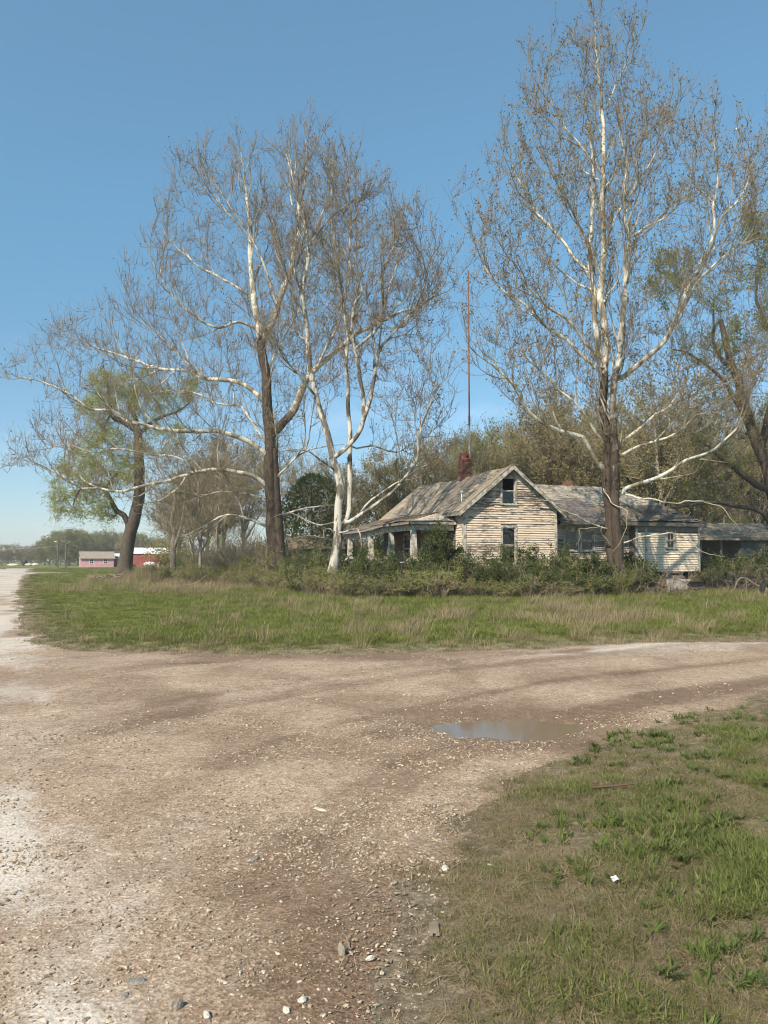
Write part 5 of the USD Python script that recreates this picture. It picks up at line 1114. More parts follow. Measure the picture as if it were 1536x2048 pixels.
wood('green', 962, 70, (1120 - 852) / 1536 * 70 / 11 + .1); wood('green', 1265, 66, .62); wood('green', 895, 78, 1.05); wood('green', 1420, 70, .6); wood('bud2', 1010, 66, .95); wood('bud2', 1120, 62, 1.15); wood('bud', 1330, 60, 1.2); wood('bud', 1090, 66, 1.25); wood('green', 1180, 68, 1.0)

# a cedar between the two left sycamores
def cedar(loc, h, w, label, seed):
    r = np.random.default_rng(seed); t = thing('cedar_tree', label, 'tree', loc)
    s = Soup(); s.tube([(0, 0, -.1), (.05, 0, h * .5), (0, 0, h * .95)], [.16, .1, .02], 8, girth=.2, brown=1.0); s.make('trunk', 'dark_bark', t, smooth=True)
    m = 6500; z = r.random(m) ** .9; rad = w / 2 * np.clip(np.sqrt(np.clip(1 - (2 * z - .85) ** 2 / 1.35, 0, 1)), .05, 1) * (.55 + .45 * r.random(m) ** .5); a = r.uniform(0, 2 * np.pi, m)
    rad *= .35 + 1.25 * meshkit.fbm(np.column_stack([np.cos(a) * 1.6, np.sin(a) * 1.6, z * 4]), 4, seed)
    v, f = leaf_quads(np.column_stack([rad * np.cos(a), rad * np.sin(a), z * h]), r.uniform(.15, .32, m), r, up=.9, narrow=.4)
    mesh('foliage', (v, f), 'shrub_leaves', t, kind='stuff')
cedar(place(622, 58), 8.0, 5.4, 'rounded dense green cedar behind the two left sycamores', 5)

# --- far woods beyond the pink shed
FAR = 'far trees along the horizon on the left'
far = {
    'a': dict(name='far_tree', label='hazy olive tree of the far treeline on the left', h=13, width=12, seed=201, mat='grey_bark', leafmat='hazy_leaves', nleaf=4200, lsize=(.25, .55), ntwig=900, trunk_r=.25, twr=.03, low=.06, jit=.35, forks=4),
    'b': dict(name='far_tree', label='hazy olive tree of the far treeline on the left', h=12, width=11, seed=202, mat='grey_bark', leafmat='olive_leaves', nleaf=3000, lsize=(.25, .5), ntwig=1500, trunk_r=.25, twr=.03, low=.05, jit=.35, forks=4)}
fp = {}
def far_tree(k, px, dep, s, label=None):
    loc = place(px, dep); rot = rw.uniform(0, 6.28); d = dict(far[k]); label = label or d['label']; g = FAR if label == d['label'] else None
    if k not in fp: d['label'] = label; fp[k] = wood_tree(loc=loc, rotz=rot, scale=s, group=g, **d)
    else: copy_of(fp[k], 'far_tree', label, loc, rot, s, group=g)
def ftop(px): return np.interp(px, [-60, 0, 20, 40, 70, 90, 110, 150, 175, 200, 240, 300, 340], [1088, 1088, 1086, 1088, 1083, 1078, 1062, 1055, 1062, 1062, 1062, 1070, 1070])
for k in range(26):
    px = -70 + (k + rw.uniform(.2, .8)) / 26 * 430; dep = 225 + rw.uniform(-18, 30)
    hh = (1120 - ftop(px) - rw.uniform(-3, 8)) / 1536 * dep + 1.6
    if px > 85: hh *= 1.02
    far_tree('a' if rw.random() < .55 else 'b', px, dep, hh / 13)
for k in range(16):
    px = -60 + (k + rw.random()) / 16 * 400; dep = 262 + rw.uniform(-5, 20); far_tree('b' if rw.random() < .6 else 'a', px, dep, (1120 - ftop(px)) / 1536 * dep / 13)
for px in (112, 138, 160): far_tree('a', px, 200, ((1120 - ftop(px)) / 1536 * 200 + 1.6) / 13)

# ------------------------------------------------------------------ shrubs and brush
def shrub(name, label, loc, h, w, seed, nst=26, nleaf=3600, lsize=(.05, .10), leafmat='shrub_leaves', group=None, gap=.40, stemmat='stick_wood', rotz=0.0):
    r = np.random.default_rng(seed); t = thing(name, label, 'shrub', loc, rotz, group)
    a = r.uniform(0, 2 * np.pi, nst); q = np.sqrt(r.random(nst)); tt = np.linspace(0, 1, 7)
    tip = np.column_stack([np.cos(a) * q * w / 2, np.sin(a) * q * w / 2, h * (1 - .55 * q**2) * r.uniform(.75, 1.05, nst)])
    base = np.column_stack([np.cos(a) * q * w * .16, np.sin(a) * q * w * .16, np.full(nst, -.05)])
    P = base[:, None] * (1 - tt[None, :, None]) + tip[:, None] * tt[None, :, None]; P[:, :, 2] += (h * .18 * np.sin(tt * np.pi))[None] * q[:, None]
    P += r.normal(size=P.shape) * .05 * tt[None, :, None]
    v, f, g = many_tubes(P, np.linspace(.016, .006, 7)[None] * np.ones((nst, 1)), 4)
    sub = 9 * nst; k = r.integers(0, nst, sub); i = r.integers(2, 7, sub); p0 = P[k, i]
    d = unit(r.normal(size=(sub, 3)) + np.array([0, 0, .35])); ln = r.uniform(.15, .5, sub) * min(1, h / 1.6); t2 = np.linspace(0, 1, 4)
    Q = p0[:, None] + d[:, None] * (t2[None, :, None] * ln[:, None, None]) + np.array([0, 0, -.15]) * (t2**2)[None, :, None] * ln[:, None, None]
    v2, f2, g2 = many_tubes(Q, np.linspace(.006, .003, 4)[None] * np.ones((sub, 1)), 3)
    s = Soup(); s.add(v, f); s.add(v2, f2); s.make('stems', stemmat, t, smooth=True)
    n = nleaf; k = r.integers(0, sub, n); u = r.random((n, 1)); p = Q[k, 0] * (1 - u) + Q[k, 3] * u + r.normal(size=(n, 3)) * .05
    p = p[meshkit.fbm(p * 2.3 + seed, 2, seed) > gap]; p = p[p[:, 2] > .02]
    v, f = leaf_quads(p, r.uniform(*lsize, len(p)), r, up=.25, narrow=.6); mesh('foliage', (v, f), leafmat, t, kind='stuff')
    return t
def spot(px, depth): 
    p = at(px, 1120, depth)[:2]; return (p[0], p[1], float(Hxy(p)[0]) - .03)
HEDGE = 'overgrown bushes along the front of the farmhouse'
shrub('climbing_shrub', 'tall leafy bush growing up the near end of the porch beside the corner board', spot(884, 35.4), 3.6, 1.9, 1, nst=40, nleaf=10500, lsize=(.06, .12), gap=.33)
shrub('slender_bush', 'slender upright bush rising before the clapboards, left of the lower gable window', spot(976, 33.2), 2.3, .8, 2, nst=12, nleaf=1500)
shrub('leafy_bush', 'dense green bush under the lower gable window', spot(1024, 32.8), 2.45, 2.3, 3, nst=34, nleaf=8000)
shrub('leafy_bush', 'dense green bush between the gable corner and the wing window', spot(1090, 33.4), 2.25, 2.4, 4, nst=34, nleaf=8000)
shrub('leafy_bush', 'low dark bush under the wide wing window, left of the tallest sycamore', spot(1165, 34.2), 1.9, 2.4, 5, nst=34, nleaf=8000)
shrub('leafy_bush', 'green bush just right of the tallest sycamore trunk', spot(1283, 34.2), 1.65, 1.7, 6, nst=28, nleaf=5600)
shrub('leafy_bush', 'large dark bush left of the white sycamore trunk', spot(622, 39.5), 2.7, 3.0, 7, nst=40, nleaf=10500)
shrub('leafy_bush', 'dark bush at the foot of the dark trunked sycamore', spot(585, 44), 1.7, 2.2, 8, nst=26, nleaf=5200)
protoA = shrub('hedge_bush', 'tangled green bush in the overgrown row before the farmhouse', spot(705, 32.8), 1.4, 2.0, 9, nst=30, nleaf=5600, group=HEDGE)
protoB = shrub('hedge_bush', 'tangled green bush in the overgrown row before the farmhouse', spot(770, 32.4), 1.55, 2.2, 10, nst=30, nleaf=6200, group=HEDGE)
protoC = shrub('bramble_bush', 'loose tan stemmed bramble with few green leaves in the overgrown row before the farmhouse', spot(830, 31.6), 1.25, 2.0, 13, nst=70, nleaf=2200, leafmat='fresh_leaves', group='loose brambles before the farmhouse')
protoD = shrub('sapling_bush', 'open light green sprouting bush in the overgrown row before the farmhouse', spot(915, 31.9), 1.7, 1.7, 14, nst=26, nleaf=3000, leafmat='fresh_leaves', gap=.45, group='light green sprouts before the farmhouse')
rs_ = np.random.default_rng(77)
for k, (px, dp, sc) in enumerate(((690, 31.8, 1.1), (735, 31.2, .95), (790, 31.4, .9), (870, 31.0, .9), (950, 31.2, .95), (1005, 30.8, .85), (1060, 31.4, 1), (1120, 31.6, .9), (1180, 32.4, .9), (640, 33.5, 1), (600, 36, 1), (1420, 39, 1.1), (1490, 39.5, 1.2), (560, 41, 1), (520, 43, 1), (470, 45, 1.1), (420, 47, 1), (380, 50, 1.1), (340, 53, .9))):
    copy_of(protoC, 'bramble_bush', 'loose tan stemmed bramble with few green leaves in the overgrown row before the farmhouse' if px > 600 else 'loose tan stemmed bramble with few green leaves among the left saplings', spot(px, dp), rs_.uniform(0, 6.28), (sc * rs_.uniform(.9, 1.3), sc * rs_.uniform(.9, 1.3), sc * rs_.uniform(.7, 1.1)), group='loose brambles before the farmhouse' if px > 600 else 'loose brambles among the left saplings')
for k, (px, dp, sc) in enumerate(((678, 33, .9), (760, 36, 1.15), (845, 35.2, 1.1), (940, 32.6, .8), (1050, 33.4, 1.1), (1140, 33.8, 1.0), (1240, 33.2, .75), (640, 38, 1.3), (575, 42, 1.2), (530, 46, 1.3), (480, 48, 1.2), (440, 52, 1.3), (395, 55, 1.2), (355, 58, 1.2), (1450, 41, 1.2), (1520, 41, 1.3))):
    copy_of(protoD, 'sapling_bush', 'open light green sprouting bush in the overgrown row before the farmhouse' if px > 600 else 'open light green sprouting bush among the left saplings', spot(px, dp), rs_.uniform(0, 6.28), (sc * rs_.uniform(.85, 1.2), sc * rs_.uniform(.85, 1.2), sc * rs_.uniform(.8, 1.15)), group='light green sprouts before the farmhouse' if px > 600 else 'light green sprouts among the left saplings')
for k, (px, dp, sc) in enumerate(((650, 36.5, 1.05), (735, 35.2, 1.05), (805, 34.6, 1.0), (845, 34.0, 1.0), (880, 33.2, .8), (925, 33.6, .95), (960, 33.0, .85), (1000, 32.8, .8), (1055, 33.0, .9), (1120, 33.2, .9), (1190, 33.6, .85), (1215, 36, 1.2), (1140, 36.2, 1.1), (690, 38, 1.3), (760, 37.5, 1.15), (640, 42, 1.2), (600, 37.5, .8), (1255, 36.8, 1.1), (742, 54, 1.7), (775, 55, 1.8), (712, 56, 1.6), (800, 56, 1.7))):
    copy_of(protoA if k % 2 else protoB, 'hedge_bush', 'tangled green bush in the overgrown row before the farmhouse', spot(px, dp - 1.3), rs_.uniform(0, 6.28), (sc * rs_.uniform(.9, 1.15), sc * rs_.uniform(.9, 1.15), sc * rs_.uniform(.75, 1.45)), group=HEDGE)
RIGHT = 'scrubby bushes before the grey shed on the right'
for k, (px, dp, sc) in enumerate(((1412, 42.5, 1.15), (1440, 41.5, 1.15), (1475, 41, 1.2), (1510, 41, 1.25), (1545, 40, 1.3), (1425, 44, 1.3), (1495, 43.5, 1.3), (1460, 39.5, .7))):
    copy_of(protoB if k % 2 else protoA, 'scrub_bush', 'scrubby bush in the rough growth before the grey shed', spot(px, dp), rs_.uniform(0, 6.28), sc, group=RIGHT)
LEFTB = 'weedy bushes among the saplings on the left'
for k, (px, dp, sc) in enumerate(((372, 58, .9), (430, 56, .9), (470, 52, .8), (300, 66, .8), (520, 50, .9), (505, 62, 1.3), (450, 66, 1.3), (560, 54, 1.2))):
    copy_of(protoA if k % 2 else protoB, 'weedy_bush', 'weedy low bush among the saplings on the left', spot(px, dp), rs_.uniform(0, 6.28), sc, group=LEFTB)

def stick_clump(seed, n, h, w, up=1.2):
    r = np.random.default_rng(seed); t = np.linspace(0, 1, 5)
    b = np.column_stack([r.uniform(-w / 2, w / 2, (n, 2)), np.zeros(n) + r.random(n) * h * .25]); d = unit(r.normal(size=(n, 3)) + np.array([0, 0, up])); ln = r.uniform(.35, .9, n) * h
    P = b[:, None] + d[:, None] * (t[None, :, None] * ln[:, None, None]) + r.normal(size=(n, 1, 3)) * (t**2)[None, :, None] * .25 * ln[:, None, None] + r.normal(size=(n, 5, 3)) * .03
    v, f, g = many_tubes(P, np.linspace(.012, .006, 5)[None] * np.ones((n, 1)), 3); return v, f
bp = []; r = np.random.default_rng(8)
for k in range(330):
    px = r.uniform(400 + 60 * (k % 2), 1620); dep = r.uniform(58, 80) if k % 3 else r.uniform(50, 60)
    if dep < 59 and 560 < px < 1450: dep += 10
    bp.append(spot(px, dep))
pos = np.array(bp); n = len(pos); sc = r.uniform(.75, 1.35, n); sc[pos[:, 0] / pos[:, 1] < -.22] *= .65
scatter('underbrush', [(stick_clump(1, 170, 3.4, 3.2), 'grey_bark', True), (stick_clump(2, 150, 3.8, 3.0), 'stick_wood', True), (stick_clump(3, 190, 2.8, 3.6), 'stick_wood', True)],
        pos, r.uniform(0, 6.28, n), sc, r.integers(0, 3, n), 'grey brown tangle of leafless brush under the woodland trees', 'brush')
def leaf_clump(seed, n, h, w, size):
    r = np.random.default_rng(seed); q = unit(r.normal(size=(n, 3))) * (r.random((n, 1)) ** .5); p = q * (w / 2, w / 2, h / 2) + (0, 0, h / 2); p = p[meshkit.fbm(p * 1.1 + seed, 3, seed) > .46]
    return leaf_quads(p, r.uniform(*size, len(p)), r, up=.2, narrow=.65)
pos = np.array([spot(r.uniform(300, 1620) if k % 2 else r.uniform(950, 1620), r.uniform(57, 86)) for k in range(210)]); n = len(pos)
scatter('undergrowth', [(leaf_clump(1, 2600, 3.2, 4, (.08, .17)), 'olive_leaves', False), (leaf_clump(2, 2200, 4.5, 3.6, (.08, .18)), 'fresh_leaves', False), (leaf_clump(3, 2400, 2.6, 4.4, (.08, .16)), 'shrub_leaves', False)],
        pos, r.uniform(0, 6.28, n), r.uniform(.6, 1.25, n), r.choice(3, n, p=(.55, .2, .25)), 'olive leafy undergrowth at the foot of the woods', 'undergrowth')
# dead brambles in the hedge
pos = np.array([spot(px, dp) for px, dp in ((690, 33.4), (750, 33), (800, 33), (860, 32.8), (905, 32.4), (945, 32.6), (980, 32.2), (1010, 32), (1050, 32.4), (1110, 32.8), (1160, 33.4), (1300, 34), (1340, 34), (1440, 38), (1480, 38), (640, 36), (1500, 39), (1380, 39.5), (1420, 40))]); n = len(pos)
scatter('dead_brambles', [(stick_clump(5, 90, 1.5, 1.8, .5), 'stick_wood', True), (stick_clump(6, 70, 1.3, 2.0, .3), 'stick_wood', True)], pos, r.uniform(0, 6.28, n), r.uniform(.7, 1.1, n), r.integers(0, 2, n), 'dry brown bramble canes tangled through the bushes by the farmhouse', 'brambles')

# ------------------------------------------------------------------ grass and weeds
def clump(seed, n, rad, h, wid, lean, flat=0.0, levels=(0, .5, 1.0), tipw=(1, .75, .02)):
    r = np.random.default_rng(seed); a = r.uniform(0, 2 * np.pi, n); q = np.sqrt(r.random(n)) * rad
    base = np.column_stack([q * np.cos(a), q * np.sin(a), np.full(n, -.01)]); b = a + r.normal(size=n) * 1.1; out = np.column_stack([np.cos(b), np.sin(b), 0 * b]); side = np.column_stack([-np.sin(b), np.cos(b), 0 * b])
    tw = r.uniform(-.8, .8, n)[:, None]; side = unit(side + out * tw)
    H = r.uniform(*h, n)[:, None]; le = r.uniform(*lean, n)[:, None]; w = r.uniform(*wid, n)[:, None]; vs = []
    for t, k in zip(levels, tipw):
        c = base + out * H * (le * t**1.6) + np.array([0, 0, 1.0]) * H * (t * (1 - flat) - .35 * le * t**2.2 * (1 - flat) + flat * .12 * math.sin(t * 3))
        vs += [c - side * w * k / 2, c + side * w * k / 2]
    v = np.stack(vs, 1); m = len(levels); f = []
    for i in range(m - 1): f += [(2 * i, 2 * i + 1, 2 * i + 3), (2 * i, 2 * i + 3, 2 * i + 2)]
    f = (np.array(f)[None] + (np.arange(n) * 2 * m)[:, None, None]).reshape(-1, 3)
    return v.reshape(-1, 3), f
def scatter_pts(d0, d1, dens, cond, seed, wedge=.64):
    r = np.random.default_rng(seed); area = wedge * (d1**2 - d0**2) + 1.6 * (d1 - d0); n = int(area * dens)
    y = np.sqrt(r.uniform(d0**2, d1**2, n)); x = r.uniform(-1, 1, n) * (wedge * y + .8); p = np.column_stack([x, y]); k = cond(p, r); return p[k], r
def in_near_grass(p): return shapely.contains(grass_near, shapely.points(p[:, 0], p[:, 1]))
def near_dist(p): return shapely.distance(shapely.points(p[:, 0], p[:, 1]), near_line)
lush = lambda p, s=1.1, seed=40: meshkit.fbm(xy0(p * s), 3, seed)

# foreground turf
short_p = [(clump(1, 44, .09, (.015, .045), (.003, .005), (.4, 1.3)), 'short_grass', False), (clump(2, 38, .10, (.015, .06), (.003, .006), (.3, 1.1)), 'short_grass', False), (clump(3, 34, .10, (.04, .11), (.003, .005), (.9, 1.3), .85), 'dry_grass', False), (clump(4, 36, .11, (.05, .13), (.002, .004), (.9, 1.4), .93), 'dry_grass', False),
           (clump(5, 38, .09, (.025, .06), (.0035, .006), (.4, 1.3)), 'green_grass', False), (clump(6, 32, .08, (.03, .09), (.004, .007), (.3, 1.1)), 'green_grass', False)]
def cond_turf(p, r):
    d = near_dist(p); ing = in_near_grass(p); k = lush(p, 1.6, 41)
    dens = smooth01(d, .0, .8) * .55 + .45
    dens = np.where(ing, dens * (.55 + .9 * smooth01(k, .38, .55)), np.where(d < .7, .22 * smooth01(k, .45, .6) * (1 - d / .7), 0))
    return r.random(len(p)) < dens
pts, r = [], None
for i, (a, b, dens) in enumerate(((2.3, 4.2, 900), (4.2, 6.5, 560), (6.5, 10.5, 330))):
    q, r = scatter_pts(a, b, dens, cond_turf, 60 + i); pts.append(q)
pts = np.vstack(pts); n = len(pts); d = np.where(in_near_grass(pts), near_dist(pts), 0); k = lush(pts, 1.3, 44); k2 = lush(pts, .8, 45)
green_w = smooth01(d + (k - .5) * 3.2, .8, 2.1); u = r.random(n); idx = np.where(u < .34 * (1 - green_w) + .28, r.integers(2, 4, n), r.integers(0, 2, n)); idx = np.where((r.random(n) < green_w * .78 * smooth01(k, .44, .58)), r.integers(4, 6, n), idx)
sc = r.uniform(.7, 1.25, n) * (.8 + .35 * green_w)
scatter('turf', short_p, np.column_stack([pts, Hxy(pts)]), r.uniform(0, 6.28, n), sc, idx, 'short patchy grass with dry thatch in the right foreground', 'grass', tilt=(r.uniform(0, .2, n), r.uniform(0, 6.28, n)))
# broad-leaved weeds
wd = [(clump(11, 16, .05, (.07, .16), (.016, .030), (.3, 1.0), 0, (0, .3, .7, 1), (.35, .9, .8, .05)), 'weed_leaves', True), (clump(12, 24, .08, (.08, .2), (.012, .024), (.2, .9), 0, (0, .3, .7, 1), (.3, .95, .8, .05)), 'weed_leaves', True), (clump(13, 12, .03, (.10, .2), (.02, .034), (.9, 1.2), 0, (0, .3, .7, 1), (.3, .8, 1, .1)), 'weed_leaves', True)]
cl = [(gnd(1140, 1665), .30, 26), (gnd(1235, 1482), .35, 26), (gnd(1185, 1530), .25, 14), (gnd(1345, 1640), .35, 22), (gnd(1400, 1740), .4, 30), (gnd(1500, 1690), .45, 34), (gnd(1370, 1500), .6, 26), (gnd(1470, 1560), .6, 30), (gnd(1440, 1470), .6, 24), (gnd(1500, 1960), .3, 20), (gnd(1450, 1830), .3, 18), (gnd(1160, 1770), .16, 6), (gnd(1390, 1970), .2, 10), (gnd(1500, 1450), .8, 40)]
q = np.vstack([c + r.normal(size=(m, 2)) * s * .6 for c, s, m in cl] + [scatter_pts(2.3, 9.5, 5, lambda p, r: in_near_grass(p) & (near_dist(p) > .9) & (lush(p, 1.3, 44) > .46), 71)[0]])
q = q[in_near_grass(q)]; n = len(q)
scatter('broadleaf_weeds', wd, np.column_stack([q, Hxy(q)]), r.uniform(0, 6.28, n), r.uniform(.25, .52, n), r.integers(0, 3, n), 'broad leaved green weeds scattered through the foreground grass', 'weeds', tilt=(r.uniform(0, .25, n), r.uniform(0, 6.28, n)))

# the field
fg = [(clump(21, 56, .22, (.03, .09), (.006, .012), (.5, 1.2)), 'field_grass', False), (clump(22, 50, .20, (.045, .135), (.006, .013), (.5, 1.3)), 'field_grass', False), (clump(23, 44, .20, (.07, .21), (.006, .013), (.3, 1.0)), 'field_grass', False),
      (clump(24, 40, .2, (.2, .5), (.005, .010), (.2, .9)), 'dry_grass', False), (clump(25, 44, .2, (.08, .2), (.005, .010), (.8, 1.3), .7), 'dry_grass', False), (clump(26, 40, .2, (.05, .12), (.005, .010), (.3, 1.0)), 'short_grass', False)]
hide_house = sg.Polygon([(HX + x * math.cos(HROT) - y * math.sin(HROT), HY + x * math.sin(HROT) + y * math.cos(HROT)) for x, y in ((-2.3, .8), (0, 0), (14, .6), (14, 8), (5, 11), (-2.3, 11.5))])
def cond_field(p, r):
    sd = road_sd(p); return (sd > -.15) & ~in_near_grass(p) & (p[:, 1] > 10) & (r.random(len(p)) < .25 + .75 * smooth01(sd, 0, .9)) & ~shapely.contains(hide_house, shapely.points(p[:, 0], p[:, 1]))
P_, S_, I_ = [], [], []
for i, (a, b, dens, sc0) in enumerate(((11, 17, 70, .9), (17, 25, 40, 1.0), (25, 40, 20, 1.15), (40, 62, 8, 1.4), (62, 95, 3, 1.8), (95, 150, 1.2, 2.4))):
    cf = cond_field if b < 62 else (lambda p, r: cond_field(p, r) & (p[:, 0] / p[:, 1] < -.1))
    q, r = scatter_pts(a, b, dens, cf, 90 + i); n = len(q); sd = road_sd(q); slope = q[:, 0] / q[:, 1]; k = lush(q, .45, 51); k2 = lush(q, .22, 52)
    lawn = 1 - smooth01(slope + (k - .5) * .08, -.34, -.22)                      # mown look on the left
    margin = 1 - smooth01(sd, .5, 1.7)
    idx = np.where(r.random(n) < .72 - .35 * smooth01(q[:, 1], 22, 31), 1, 2)
    idx = np.where((lawn > r.random(n)), 0, idx); idx = np.where(margin > r.random(n) * .9 + .1, 5, idx)
    dryp = .03 + .14 * smooth01(k, .55, .68) * (1 - lawn) + .1 * margin
    for (cx, cy, rr) in [(*gnd(1205, 1250), 1.0), (*gnd(1130, 1228), .8), (*gnd(915, 1240), .5), (*gnd(300, 1180), 5), (*gnd(245, 1170), 4), (*gnd(1040, 1195), 1.2)]: dryp += .7 * np.exp(-((q[:, 0] - cx) ** 2 + (q[:, 1] - cy) ** 2) / rr**2)
    idx = np.where(r.random(n) < dryp * (1 - .85 * lawn), np.where(r.random(n) < .55, 3, 4), idx)
    P_.append(q); I_.append(idx); S_.append(sc0 * r.uniform(.7, 1.2, n) * np.where(margin > .5, .7, 1))
q = np.vstack(P_); n = len(q)
scatter('field_grass', fg, np.column_stack([q, Hxy(q)]), r.uniform(0, 6.28, n), np.concatenate(S_), np.concatenate(I_), 'rough green grass of the lot between the lane and the farmhouse', 'grass', tilt=(r.uniform(0, .2, n), r.uniform(0, 6.28, n)))
# tall dry weeds by the saplings
tall = [(clump(31, 60, .5, (.7, 1.6), (.008, .014), (.1, .5)), 'dry_grass', False), (clump(32, 60, .5, (.5, 1.2), (.008, .014), (.15, .6)), 'dry_grass', False), (clump(33, 50, .45, (.3, .9), (.01, .018), (.2, .7)), 'field_grass', False)]
q = np.array([at(r.uniform(255, 600), 1120, dp)[:2] for dp in r.uniform(50, 68, 330)] + [at(r.uniform(1395, 1600), 1120, dp)[:2] for dp in r.uniform(39, 45, 60)] + [at(r.uniform(600, 1000), 1120, dp)[:2] for dp in r.uniform(31.5, 34, 25)] + [at(r.uniform(450, 660), 1120, dp)[:2] for dp in r.uniform(42, 50, 80)]); n = len(q)
scatter('tall_weeds', tall, np.column_stack([q, Hxy(q)]), r.uniform(0, 6.28, n), r.uniform(.5, 1.1, n), np.where(r.random(n) < .35, 2, r.integers(0, 2, n)), 'tall dry straw coloured weeds at the edge of the thicket', 'weeds')

# ------------------------------------------------------------------ gravel
def pebble(seed, sub=1, flat=.6, rough=.35):
    r = np.random.default_rng(seed); m = trimesh.creation.icosphere(sub, 1.0); v = np.array(m.vertices)
    v = v * (1 + rough * (meshkit.fbm(v * 1.3 + seed * 3.1, 3, seed)[:, None] - .5) * 2) * (r.uniform(.8, 1.25), r.uniform(.65, 1.0), flat * r.uniform(.8, 1.2)); return v, np.array(m.faces)
def road_z(p): return Hxy(p) + np.clip(-road_sd(p) * .05, -.05, .014)
def chip(seed):
    r = np.random.default_rng(seed); q = unit(r.normal(size=(10, 3))) * r.uniform(.75, 1.15, (10, 1)) * (r.uniform(.9, 1.35), r.uniform(.6, .95), r.uniform(.38, .6)); h = trimesh.convex.convex_hull(q); return np.array(h.vertices), np.array(h.faces)
pb = [(chip(k), 'gravel_stone', False) for k in range(1, 9)]
def cond_grav(p, r):
    sd = road_sd(p); nd = near_dist(p); g = (sd < 0) | (nd < .9 * r.random(len(p)))
    st = meshkit.fbm(xy0(p * 1.4), 4, 61); tr = (p[:, 0] - edge0[0]) * road_nrm[0] + (p[:, 1] - edge0[1]) * road_nrm[1]
    return g & (r.random(len(p)) < .25 + .75 * smooth01(st + .10 * smooth01(tr, -.5, .8), .40, .62)) & (np.exp(-pud(p, PUDDLE, .68, .46, .05)) < .35)
P_, S_ = [], []
for i, (a, b, dens, lo, hi, pw_) in enumerate(((2.3, 3.6, 8000, .0028, .0135, 3.6), (3.6, 5.2, 4000, .0038, .0145, 3.6), (5.2, 8, 1500, .005, .016, 3.8), (8, 15.5, 170, .007, .018, 3.5))):
    q, r = scatter_pts(a, b, dens, cond_grav, 120 + i); P_.append(q); S_.append(lo + (hi - lo) * r.random(len(q)) ** pw_)
q = np.vstack(P_); n = len(q); sc = np.concatenate(S_)
scatter('gravel_stones', pb, np.column_stack([q, road_z(q) + sc * .15]), r.uniform(0, 6.28, n), sc, r.integers(0, 8, n), 'loose limestone gravel spread over the lane', 'gravel', tilt=(r.uniform(0, .5, n), r.uniform(0, 6.28, n)))
# straw and twig litter
lit = [(clump(41, 5, .05, (.04, .11), (.002, .0035), (1, 1.4), .95), 'dry_grass', False), (clump(42, 3, .04, (.05, .14), (.003, .005), (1, 1.4), .95), 'stick_wood', False)]
q, r = scatter_pts(2.3, 6, 60, lambda p, r: (near_dist(p) < 1.3 * r.random(len(p))), 140); n = len(q)
scatter('straw_litter', lit, np.column_stack([q, road_z(q) + .014]), r.uniform(0, 6.28, n), r.uniform(.6, 1.3, n), r.integers(0, 2, n), 'bits of straw and twig lying on the soil in the foreground', 'litter')
# single stones one can point to
def stone_at(px, py, size, mat, label, seed, shape=(1, .8, .55), tilt_=(0, 0), name='stone'):
    p = gnd(px, py); z = float(road_z(p[None])[0]); v, f = pebble(seed, 3, 1.0, .42); v = v * shape * size * .82
    R = trimesh.transformations.euler_matrix(tilt_[0], tilt_[1], seed * 1.3)[:3, :3]; v = v @ R.T
    x = mesh(name, (v + np.array([0, 0, -v[:, 2].min() * .45]), f), mat, smooth=28, label=label, cat='stone'); UsdGeom.Xformable(x).AddTranslateOp().Set(Gf.Vec3d(p[0], p[1], z)); return x
stone_at(890, 1732, .034, 'white_stone', 'white lump of limestone at the edge of the foreground grass', 1, (1.2, .7, .6))
stone_at(980, 1724, .026, 'white_stone', 'smaller pale stone sunk in grass, right of the white limestone lump', 2, (1.2, .8, .5))
stone_at(352, 2026, .034, 'grey_stone', 'large angular grey stone at the bottom edge', 3, (1.15, .8, .75), (.2, .1))
stone_at(413, 2042, .020, 'white_stone', 'white rounded stone right of the angular grey stone at the bottom', 4, (1.1, .8, .6))
stone_at(273, 1972, .040, 'slate_stone', 'flat dark grey slate piece in the gravel at lower left', 5, (1.0, .85, .20))
stone_at(248, 2003, .030, 'grey_stone', 'flat dull grey stone below the dark grey slate piece', 6, (1.1, .7, .25))
stone_at(683, 1914, .027, 'grey_stone', 'upright pointed grey tan stone in dark soil', 7, (.65, .55, 1.15), (.15, .2))
stone_at(605, 2010, .024, 'white_stone', 'bright white stone on dark soil near the bottom, right of the grey stone', 8, (1, .75, .65))
stone_at(572, 2030, .020, 'white_stone', 'off white square stone below the bright white stone', 9, (.9, .9, .6))
stone_at(740, 1922, .018, 'white_stone', 'small white pebble right of the upright pointed stone', 10, (1.1, .8, .6))
stone_at(1085, 2033, .022, 'tan_stone', 'tan stone in grass at the bottom edge', 11, (.9, .8, .8))
stone_at(1008, 1832, .022, 'grey_stone', 'grey stone among grass blades below the two pale stones', 12, (1.2, .7, .45))
stone_at(507, 1720, .036, 'slate_stone', 'flat grey stone showing in the middle of the gravel', 13, (1.3, .8, .16))
stone_at(640, 1618, .040, 'white_stone', 'pale flat stone in the tan gravel, left of the grass edge', 14, (1.3, .8, .25))
p = gnd(866, 1862); s = Soup(); rr = np.random.default_rng(4)
for k in range(3): s.beam((-.012 + k * .014, -.055 + rr.normal(0, .008), .012 + k * .003), (-.008 + k * .013, .05 + rr.normal(0, .01), .016), .015, .007)
x = s.make('bark_strip', 'stick_wood', label='weathered grey strip of bark lying at the edge of the foreground grass', cat='bark'); UsdGeom.Xformable(x).AddTranslateOp().Set(Gf.Vec3d(p[0], p[1], float(road_z(p[None])[0])))
